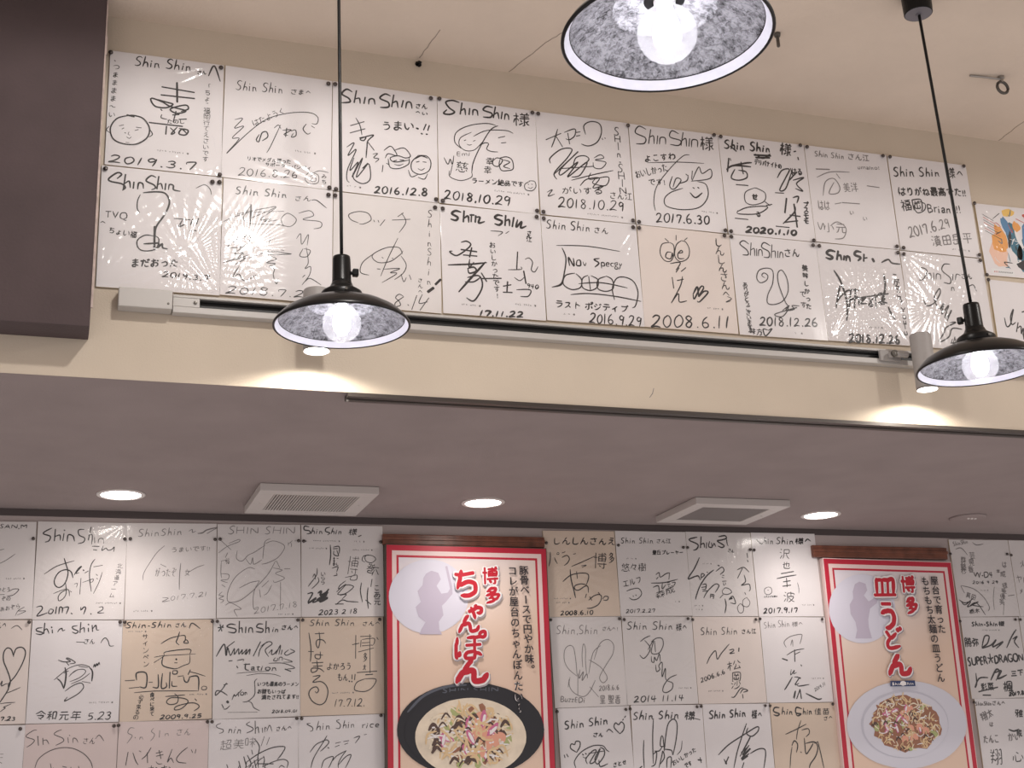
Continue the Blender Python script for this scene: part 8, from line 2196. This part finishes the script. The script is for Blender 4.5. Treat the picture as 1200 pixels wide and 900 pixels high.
def make_poster(id_, label, cx, y, cz, ang, w, h, items, depth, sidem, seed):
    rng = random.Random(seed)
    W, H, D = w/1000, h/1000, 0.52
    ca, sa = math.cos(ang), math.sin(ang)
    ox = cx - ca*W/2 + sa*H/2; oz = cz - sa*W/2 - ca*H/2
    root = empty('wall_poster', (ox, y, Z0 + oz), label, 'poster', 'red-bordered noodle posters')
    root.rotation_euler = (0, -ang, 0)
    bm = bmesh.new(); box(bm, -.003, W + .003, .0004, depth, -D, H + .003, bev=.001); build('panel', bm, sidem, root)
    pyd('printed_ground', [(0, 0, -D), (W, 0, -D), (W, 0, H), (0, 0, H)], [(0, 1, 2, 3)], PM['ground'], root)
    a = Ink(); frame_strip(a, w, -D*1000, h, 0, 17, -.0003); a.obj('red_border', PM['red'], root)
    a = Ink(); frame_strip(a, w, -D*1000, h, 17, 31, -.0003); a.obj('pale_border', PM['pale'], root)
    a = Ink(); frame_strip(a, w, -D*1000, h, 31, 38, -.0003); a.obj('thin_red_border', PM['red'], root)
    layers = []; 
    for it in items:
        if it[0] == 'K': layers.append((it[1], []))
        elif layers: layers[-1][1].append(it)
    yy = -.0006; bowl = None
    for name, its in layers:
        yy -= .0005
        if name == 'title':
            for dx, dy, ww, mt, nm in ((2.5, -3.5, 15, 'shadow', 'title_shadow'), (0, 0, 13, 'white', 'title_outline'), (0, 0, 0, 'title', 'title')):
                a = Ink(); yy -= .0006; r2 = random.Random(3)
                for ln in its:
                    v = ln[2:7]
                    a.text(ln[7], v[0]+dx, v[1]+dy, v[2]+dx, v[3]+dy, v[4], ln[1] * .60 + ww * .60, 0, False, .8, yy, r2)
                a.obj(nm, PM[mt], root)
        elif name == 'slogan':
            bk = ([], [])
            for ln in its:
                v = ln[2:7]; n = len(ln[7])
                for i, ch in enumerate(ln[7]):
                    t = (i + .5) / n; font_char(ch, v[0]+(v[2]-v[0])*t, v[1]+(v[3]-v[1])*t, v[4]*1.12, bk, yy)
                    font_char(ch, v[0]+(v[2]-v[0])*t+1.5, v[1]+(v[3]-v[1])*t+.5, v[4]*1.12, bk, yy - .00005)
                    font_char(ch, v[0]+(v[2]-v[0])*t+.7, v[1]+(v[3]-v[1])*t-.7, v[4]*1.12, bk, yy - .0001)
            if id_ == 'q1':
                ln = its[1]; v = ln[2:7]; n = len(ln[7]); a = Ink()
                for i in range(n - 3, n):
                    t = (i + .5) / n; px_, pz_ = v[0]+(v[2]-v[0])*t, v[1]+(v[3]-v[1])*t
                    a.text(ln[7][i], px_ - v[4]*.55, pz_ - v[4]*.45, px_ + v[4]*.55, pz_ - v[4]*.45, v[4], 4.0, 0, False, 0, yy + .0004, rng)
                a.obj('slogan_outline', PM['white'], root)
            pyd('slogan', bk[0], bk[1], PM['black'], root)
        else:
            a = Ink(); r2 = random.Random(6)
            for ln in its:
                if ln[0] == 'O':
                    v = ln[2:]; a.poly(pairs(v), 0, yy)
                    if name in ('soup', 'plate_inside'):
                        xs, zs = v[0::2], v[1::2]; bowl = (sum(xs)/len(xs), sum(zs)/len(zs), (max(xs)-min(xs))/2, (max(zs)-min(zs))/2)
                elif ln[0] == 'T':
                    a.text(ln[7], *ln[2:7], ln[1], 1, False, .3, yy - .0002, r2)
                elif ln[0] == 'S':
                    a.stroke(smooth_line(pairs(ln[2:]), 4), ln[1], 0, yy)
            mt = {'circle': ['circle'], 'figure': ['figure'], 'bowl': ['bowl'], 'bowl_rim': ['rim', 'rim'], 'bowl_inside': ['bowl'], 'soup': ['soup'], 'plate': ['plate'], 'plate_shade': ['plate_shade'],
                  'plate_inside': ['plate'], 'badge': ['navy'], 'badge_mark': ['white', 'white']}[name]
            a.obj('printed_' + name, [PM[t] for t in mt], root)
            if name in ('soup', 'plate_inside'):
                yy -= .0003; f = Ink(); food(f, *( (bowl[0], bowl[1]+4, bowl[2]*.92, bowl[3]*.90) if name == 'soup' else (bowl[0], bowl[1]+4, bowl[2]*.84, bowl[3]*.88)), rng, name != 'soup')
                for v in range(len(f.V)): f.V[v] = (f.V[v][0], f.V[v][1] + yy, f.V[v][2])
                f.obj('printed_food', [PM[t] for t in FOODM], root); yy -= .0012
    return root
Q = [b for b in BOARDS if b[2] == 'poster']
for b, dep, sm in zip(Q, (.034, .022), (M['olive'], PM['pale'])):
    r_ = make_poster(b[0], b[1], b[4], b[5], b[6], b[7], b[8], b[9], b[10], dep, sm, 12)

# ------------------------------------------------------------------ pendant lamps
def make_pendant(loc, cord_top, label, watt, turn=0.0):
    x, y, z = loc
    t = empty('pendant_lamp', (x, y, Z0 + z), label, 'pendant lamp', 'black enamel pendant lamps')
    top = Vector((cord_top[0] - x, cord_top[1] - y, 0.09 - z))
    # outer shade
    bm = bmesh.new()
    lathe(bm, [(.1235, .0000), (.1255, -.0012), (.1275, .0004), (.1272, .0030), (.122, .0105), (.109, .0235), (.091, .0345), (.070, .0435), (.052, .0490), (.038, .0520), (.024, .0540)], 72)
    build('shade', bm, M['black_metal'], t, smooth=True)
    bm = bmesh.new(); lathe(bm, [(.1232, .0002), (.1195, .0078), (.1168, .0108)], 72)
    build('white_rim', bm, M['enamel_white'], t, smooth=True)
    bm = bmesh.new(); lathe(bm, [(.1160, .0118), (.1140, .0128), (.1125, .0150), (.101, .0248), (.083, .0350), (.066, .0420), (.0635, .0400), (.0615, .0430), (.050, .0468), (.036, .0498), (.021, .0512), (.0195, .0514)], 72)
    build('reflector', bm, M['mottled'], t, smooth=True)
    # collar, socket and switch
    bm = bmesh.new()
    lathe(bm, [(.0150, .0500), (.0385, .0520), (.0395, .0560), (.0390, .0640), (.0375, .0670), (.0300, .0720), (.0240, .0760), (.0215, .0800), (.0190, .0860), (.0172, .0880)], 36)
    sock = build('collar', bm, M['black_plastic'], t, smooth=True)
    bm = bmesh.new()
    lathe(bm, [(.0182, .0860), (.0182, .0890), (.0178, .0900), (.0168, .1330), (.0160, .1390), (.0110, .1405), (.0050, .1420), (.0035, .1440)], 30, cap0=True, cap1=True)
    socket = build('socket', bm, M['black_plastic'], t, smooth=True)
    bm = bmesh.new(); tube(bm, [(.014, 0, .1085), (.022, 0, .1085)], .0035, 10)
    box(bm, .0205, .0320, -.0062, .0062, .1020, .1165, bev=.0028)
    bmesh.ops.rotate(bm, verts=bm.verts, matrix=Matrix.Rotation(turn, 3, 'Z'))
    build('switch_knob', bm, M['black_plastic'], socket)
    bm = bmesh.new(); box(bm, -.0022, .0022, -.0412, -.0375, .0585, .0630)
    build('screw', bm, M['dark_steel'], sock)
    # cord
    bm = bmesh.new(); n = 12
    pts = [Vector((0, 0, .143)) * (1 - i/n) + top * (i/n) for i in range(n + 1)]
    tube(bm, pts, .0033, 8); build('cord', bm, M['black_plastic'], t, smooth=True)
    # ceiling canopy
    bm = bmesh.new()
    lathe(bm, [(.0300, -.0450), (.0315, -.0435), (.0322, -.0300), (.0325, -.0002)], 32, cap1=True)
    can = build('canopy', bm, M['black_plastic'], t, tuple(top), smooth=False)
    bm = bmesh.new(); lathe(bm, [(.0295, -.0449), (.0060, -.0452), (.0058, -.0490), (.0036, -.0495)], 32, cap1=True)
    build('canopy_plate', bm, M['canopy_face'], can)
    # bulb
    bm = bmesh.new(); R = .0358; cz = .0062
    pr = [(R*math.sin(a), cz - R*math.cos(a)) for a in [math.pi*k/20 for k in range(1, 17)]]
    pr = [(.0004, cz - R)] + pr + [(.0135, .0400), (.0132, .0500)]
    lathe(bm, pr, 40); bulb = build('bulb', bm, M['glass'], t, smooth=True)
    bm = bmesh.new(); lathe(bm, [(.0132, .0490), (.0140, .0500), (.0140, .0515)], 24, cap0=True); build('bulb_cap', bm, M['steel'], bulb, smooth=True)
    bm = bmesh.new()
    for k in range(6):
        a = 2*math.pi*k/6 + .3
        tube(bm, [(.0085*math.cos(a), .0085*math.sin(a), -.014), (.0055*math.cos(a), .0055*math.sin(a), .026)], .0016, 6)
    build('filament', bm, M['filament'], bulb)
    bm = bmesh.new(); lathe(bm, [(.0005, -.0160), (.0080, -.0140), (.0135, -.0085), (.0165, .000), (.0170, .008), (.015, .0200), (.011, .032), (.008, .046)], 24)
    build('glowing_inner_globe', bm, M['core'], bulb, smooth=True)
    ld = bpy.data.lights.new('bulb_light', 'POINT'); ld.energy = watt; ld.shadow_soft_size = .020; ld.color = (1.0, .965, .94)
    lo = bpy.data.objects.new('bulb_light', ld); col.objects.link(lo); lo.parent = bulb; lo.location = (0, 0, .004)
    ld.use_shadow = True
    return t

make_pendant((.430, -.415, -.753), (.428, -.405), 'black pendant lamp, leftmost of the three, hanging before the lighting track', PENDANT_W)
make_pendant((.603, -1.460, -.743), (.603, -1.460), 'largest black pendant lamp, its mottled silver inside cut by the photo top', PENDANT_W)
make_pendant((1.711, -.587, -.807), (1.722, -.548), 'black pendant lamp with tilted cord and visible ceiling canopy at the right edge', PENDANT_W, 2.2)

# ------------------------------------------------------------------ lighting track and spotlights
TX0, TX1, TZ = .155, 2.60, -.604
tr = empty('lighting_track', (TX0, 0, Z0 + TZ), 'long white lighting track with dark slot running under the high row of boards', 'lighting track')
L = TX1 - TX0
bm = bmesh.new()
box(bm, 0, L, -.024, -.0006, 0, .014, bev=.0015)        # lower lip
box(bm, 0, L, -.024, -.0006, .034, .040, bev=.001)      # upper lip
box(bm, 0, L, -.006, -.0006, .014, .034)                # back of the channel
box(bm, 0, .055, -.0235, -.006, .0142, .0338, bev=.0008)
build('rail_body', bm, M['track'], tr)
bm = bmesh.new(); box(bm, .055, L, -.0075, -.0062, .0142, .0338); build('slot_lining', bm, M['slot'], tr)
bm = bmesh.new(); box(bm, .055, L, -.016, -.0078, .0300, .0330); box(bm, .055, L, -.016, -.0078, .0150, .0175); build('conductor_strip', bm, M['slot'], tr)
bm = bmesh.new(); lathe(bm, [(.0042, 0), (.0040, .0016), (.0006, .002)], 14); bmesh.ops.rotate(bm, verts=bm.verts, matrix=Matrix.Rotation(math.pi/2, 3, 'X'))
build('screw', bm, M['dark_steel'], tr, (.046, -.0238, .024))
fb = empty('feed_box', (.045, 0, Z0 - .602), 'white rectangular power feed box at the left end of the lighting track', 'feed box')
bm = bmesh.new(); box(bm, 0, .1085, -.034, -.0006, 0, .042, bev=.0022); build('housing', bm, M['track'], fb)
bm = bmesh.new(); lathe(bm, [(.0026, 0), (.0024, .001), (.0004, .0012)], 12); bmesh.ops.rotate(bm, verts=bm.verts, matrix=Matrix.Rotation(math.pi/2, 3, 'X'))
build('screw', bm, M['dark_steel'], fb, (.100, -.0339, .012))

def make_spot(x, ztop, zbot, r, label, ax, yc):
    t = empty('track_spotlight', (x, yc, Z0 + zbot), label, 'spotlight', 'cylindrical track spotlights')
    h = ztop - zbot
    bm = bmesh.new(); lathe(bm, [(r*.93, .0035), (r, .004), (r, 0), (r*1.0, h - .002), (r*.96, h), (.001, h)], 40); build('cylinder_body', bm, M['spot_body'], t, smooth=False)
    bm = bmesh.new(); lathe(bm, [(.0005, .0034), (r*.93, .0036)], 40); build('lamp_face', bm, M['led_glow'], t)
    bm = bmesh.new(); lathe(bm, [(r*.93, .0034), (r*.93, -.0006), (r, -.0006), (r, .0022)], 40); build('rim', bm, M['ring'], t)
    dz = -.584 - zbot; d = ax - x
    bm = bmesh.new(); s = 1 if d > 0 else -1
    box(bm, d - .030, d + .030, -yc - .033, -yc - .0245, dz - .014, dz + .014, bev=.002)
    tube(bm, [(d, -yc - .034, dz), (d, -yc - .046, dz), (s*r*.8, -yc - .048, dz)], .008, 12)
    build('track_adapter', bm, M['spot_body'], t)
    bm = bmesh.new(); lathe(bm, [(.009, -.003), (.009, .003), (.002, .0045)], 16, cap0=True, cap1=True); bmesh.ops.rotate(bm, verts=bm.verts, matrix=Matrix.Rotation(math.pi/2, 3, 'X'))
    build('pivot_knob', bm, M['dark_steel'], t, (d, -yc - .050, dz))
    ld = bpy.data.lights.new('spot_light', 'SPOT'); ld.energy = TRACK_W; ld.spot_size = math.radians(164); ld.spot_blend = .25; ld.shadow_soft_size = .02; ld.color = (1, .93, .82)
    lo = bpy.data.objects.new('spot_light', ld); col.objects.link(lo); lo.parent = t; lo.location = (0, 0, -.004)
make_spot(.447, -.553, -.689, .0285, 'grey cylinder spotlight on the track, mostly hidden behind the left pendant lamp', .50, -.080)
make_spot(1.965, -.541, -.684, .0265, 'grey cylinder spotlight on the track beside the right pendant lamp', 1.905, -.080)

# ------------------------------------------------------------------ soffit fittings
for x, y, lb in ((.119, 1.069, 'round recessed downlight glowing white above the left block of boards'), (1.166, 1.033, 'round recessed downlight glowing white above the noodle-bowl poster'),
                 (2.353, 1.064, 'round recessed downlight glowing white near the square grille at right')):
    t = empty('downlight', (x, y, ZS), lb, 'downlight', 'recessed downlights in the low ceiling')
    bm = bmesh.new(); lathe(bm, [(.066, -.0009), (.066, -.003), (.063, -.0045), (.055, -.0045), (.0535, -.0025), (.0535, -.0009)], 48); build('trim_ring', bm, M['ring'], t, smooth=False)
    bm = bmesh.new(); lathe(bm, [(.0005, -.0016), (.0535, -.0016)], 48); build('diffuser', bm, M['lamp_glow'], t)
    ld = bpy.data.lights.new('downlight_light', 'SPOT'); ld.energy = DOWN_W; ld.spot_size = math.radians(165); ld.spot_blend = 1.0; ld.shadow_soft_size = .045; ld.color = (1, .90, .84)
    lo = bpy.data.objects.new('downlight_light', ld); col.objects.link(lo); lo.parent = t; lo.location = (0, 0, -.008)

for x, lb in ((.45, 'round recessed ceiling light above the pendant lamps, left, out of the photo'), (2.88, 'round recessed ceiling light above the pendant lamps, right, out of the photo')):
    t = empty('ceiling_light', (x, -1.10 if x < 1 else -1.45, ZC), lb, 'ceiling light', 'recessed lights in the high ceiling')
    bm = bmesh.new(); lathe(bm, [(.085, -.0009), (.085, -.003), (.081, -.005), (.072, -.005), (.070, -.0025), (.070, -.0009)], 48); build('trim_ring', bm, M['ring'], t)
    bm = bmesh.new(); lathe(bm, [(.0005, -.0016), (.070, -.0016)], 48); build('diffuser', bm, M['lamp_glow'], t)
    ld = bpy.data.lights.new('ceiling_spot', 'SPOT'); ld.energy = HIGH_W; ld.spot_size = math.radians(177); ld.spot_blend = .15; ld.shadow_soft_size = .05; ld.color = (1, .95, .90)
    lo = bpy.data.objects.new('ceiling_spot', ld); col.objects.link(lo); lo.parent = t; lo.location = (0, 0, -.008)

def make_vent(x0, x1, y0, y1, label, n, fine):
    t = empty('ceiling_vent', ((x0+x1)/2, (y0+y1)/2, ZS), label, 'vent', 'square ventilation grilles')
    w, d = (x1-x0)/2, (y1-y0)/2; b = .046
    bm = bmesh.new()
    box(bm, -w, w, -d, -d+b, -.022, -.0009, bev=.0015); box(bm, -w, w, d-b, d, -.022, -.0009, bev=.0015)
    box(bm, -w, -w+b, -d+b, d-b, -.022, -.0009, bev=.0015); box(bm, w-b, w, -d+b, d-b, -.022, -.0009, bev=.0015)
    build('frame', bm, M['white_plastic'], t)
    bm = bmesh.new(); box(bm, -w+b, w-b, -d+b, d-b, -.004, -.0012); build('cavity', bm, M['vent_dark'], t)
    iw, idd = w-b, d-b
    me = None
    for k in range(n):
        xx = -iw + (k + .5) * 2*iw/n
        if me is None:
            bm = bmesh.new(); hw = .23*2*iw/n if not fine else .36*2*iw/n
            box(bm, -hw, hw, -idd, idd, -.0205, -.010)
            sm = M['vent_mesh'] if fine else M['vent_slat']; o = build('slat', bm, sm, t, (xx, 0, 0)); me = o.data
        else: link('slat', me, sm, t, (xx, 0, 0))
    if fine:
        bm = bmesh.new()
        for k in range(1, 12): yy = -idd + k*2*idd/12; box(bm, -iw, iw, yy-.002, yy+.002, -.019, -.008)
        build('cross_bars', bm, M['vent_mesh'], t)['kind'] = 'stuff'
    bm = bmesh.new()
    for sx in (-1, 1): lathe(bm, [(.004, -.0218), (.0036, -.0232), (.0005, -.0236)], 10, c=(sx*(w-b/2), 0, 0))
    build('fixing_screw', bm, M['vent_slat'], t)
make_vent(.475, .808, .874, 1.180, 'square white vent grille with long slats above the left block of boards', 30, False)
make_vent(1.795, 2.122, .868, 1.158, 'square white vent grille with a darker fine mesh above the middle block of boards', 34, True)

t = empty('round_cap', (2.915, 1.035, ZS), 'flat round ceiling cap painted like the low ceiling, above the plate poster', 'cap')
bm = bmesh.new(); lathe(bm, [(.062, -.0009), (.062, -.004), (.058, -.007), (.040, -.008), (.0005, -.008)], 40); build('cover', bm, M['soffit'], t, smooth=False)
bm = bmesh.new()
for k in range(3): lathe(bm, [(.005, -.008), (.004, -.0115), (.0005, -.012)], 10, c=(-.014 + .014*k, -.02, 0))
build('contact_pins', bm, M['ring'], t)

# ------------------------------------------------------------------ ceiling hardware
t = empty('ceiling_hook', (2.150, -.300, ZC), 'dark steel eye ring hanging under the ceiling at the upper right', 'hook')
bm = bmesh.new(); R = .016
tube(bm, [(R*math.cos(a), 0, -.031 + R*math.sin(a)) for a in [2*math.pi*k/24 for k in range(25)]], .0038, 8); build('ring', bm, M['dark_steel'], t, smooth=True)
bm = bmesh.new(); lathe(bm, [(.0085, -.0002), (.0085, -.006), (.005, -.0075), (.0045, -.016)], 14, cap1=True); build('mount', bm, M['steel'], t)
bm = bmesh.new(); tube(bm, [(-.004, 0, -.008), (-.045, .006, -.005), (-.085, .012, -.0035)], .0026, 6); build('wire_tie', bm, M['steel'], t)
t = empty('ceiling_bolt', (1.490, -.33, ZC), 'dark short bolt hanging from the ceiling right of the nearest pendant lamp', 'bolt')
bm = bmesh.new(); lathe(bm, [(.0040, -.0002), (.0040, -.034), (.0032, -.036), (.0005, -.036)], 12); build('shank', bm, M['dark_steel'], t, smooth=False)
bm = bmesh.new(); lathe(bm, [(.0085, -.0002), (.0090, -.004), (.0070, -.009), (.0041, -.010)], 6); build('nut', bm, M['dark_steel'], t)
t = empty('wall_hook', (.704, -.0002, Z0 + .078), 'tiny black screw hook at the joint of cream wall and ceiling', 'hook')
bm = bmesh.new(); tube(bm, [(0, -.0004, 0), (0, -.012, 0), (.003, -.018, -.005), (.003, -.014, -.010), (0, -.009, -.010)], .0030, 8); build('hook_wire', bm, M['black_plastic'], t, smooth=True)
bm = bmesh.new(); tube(bm, [(0, -.0004, 0), (0, -.003, 0)], .0065, 10); build('washer', bm, M['black_plastic'], t)
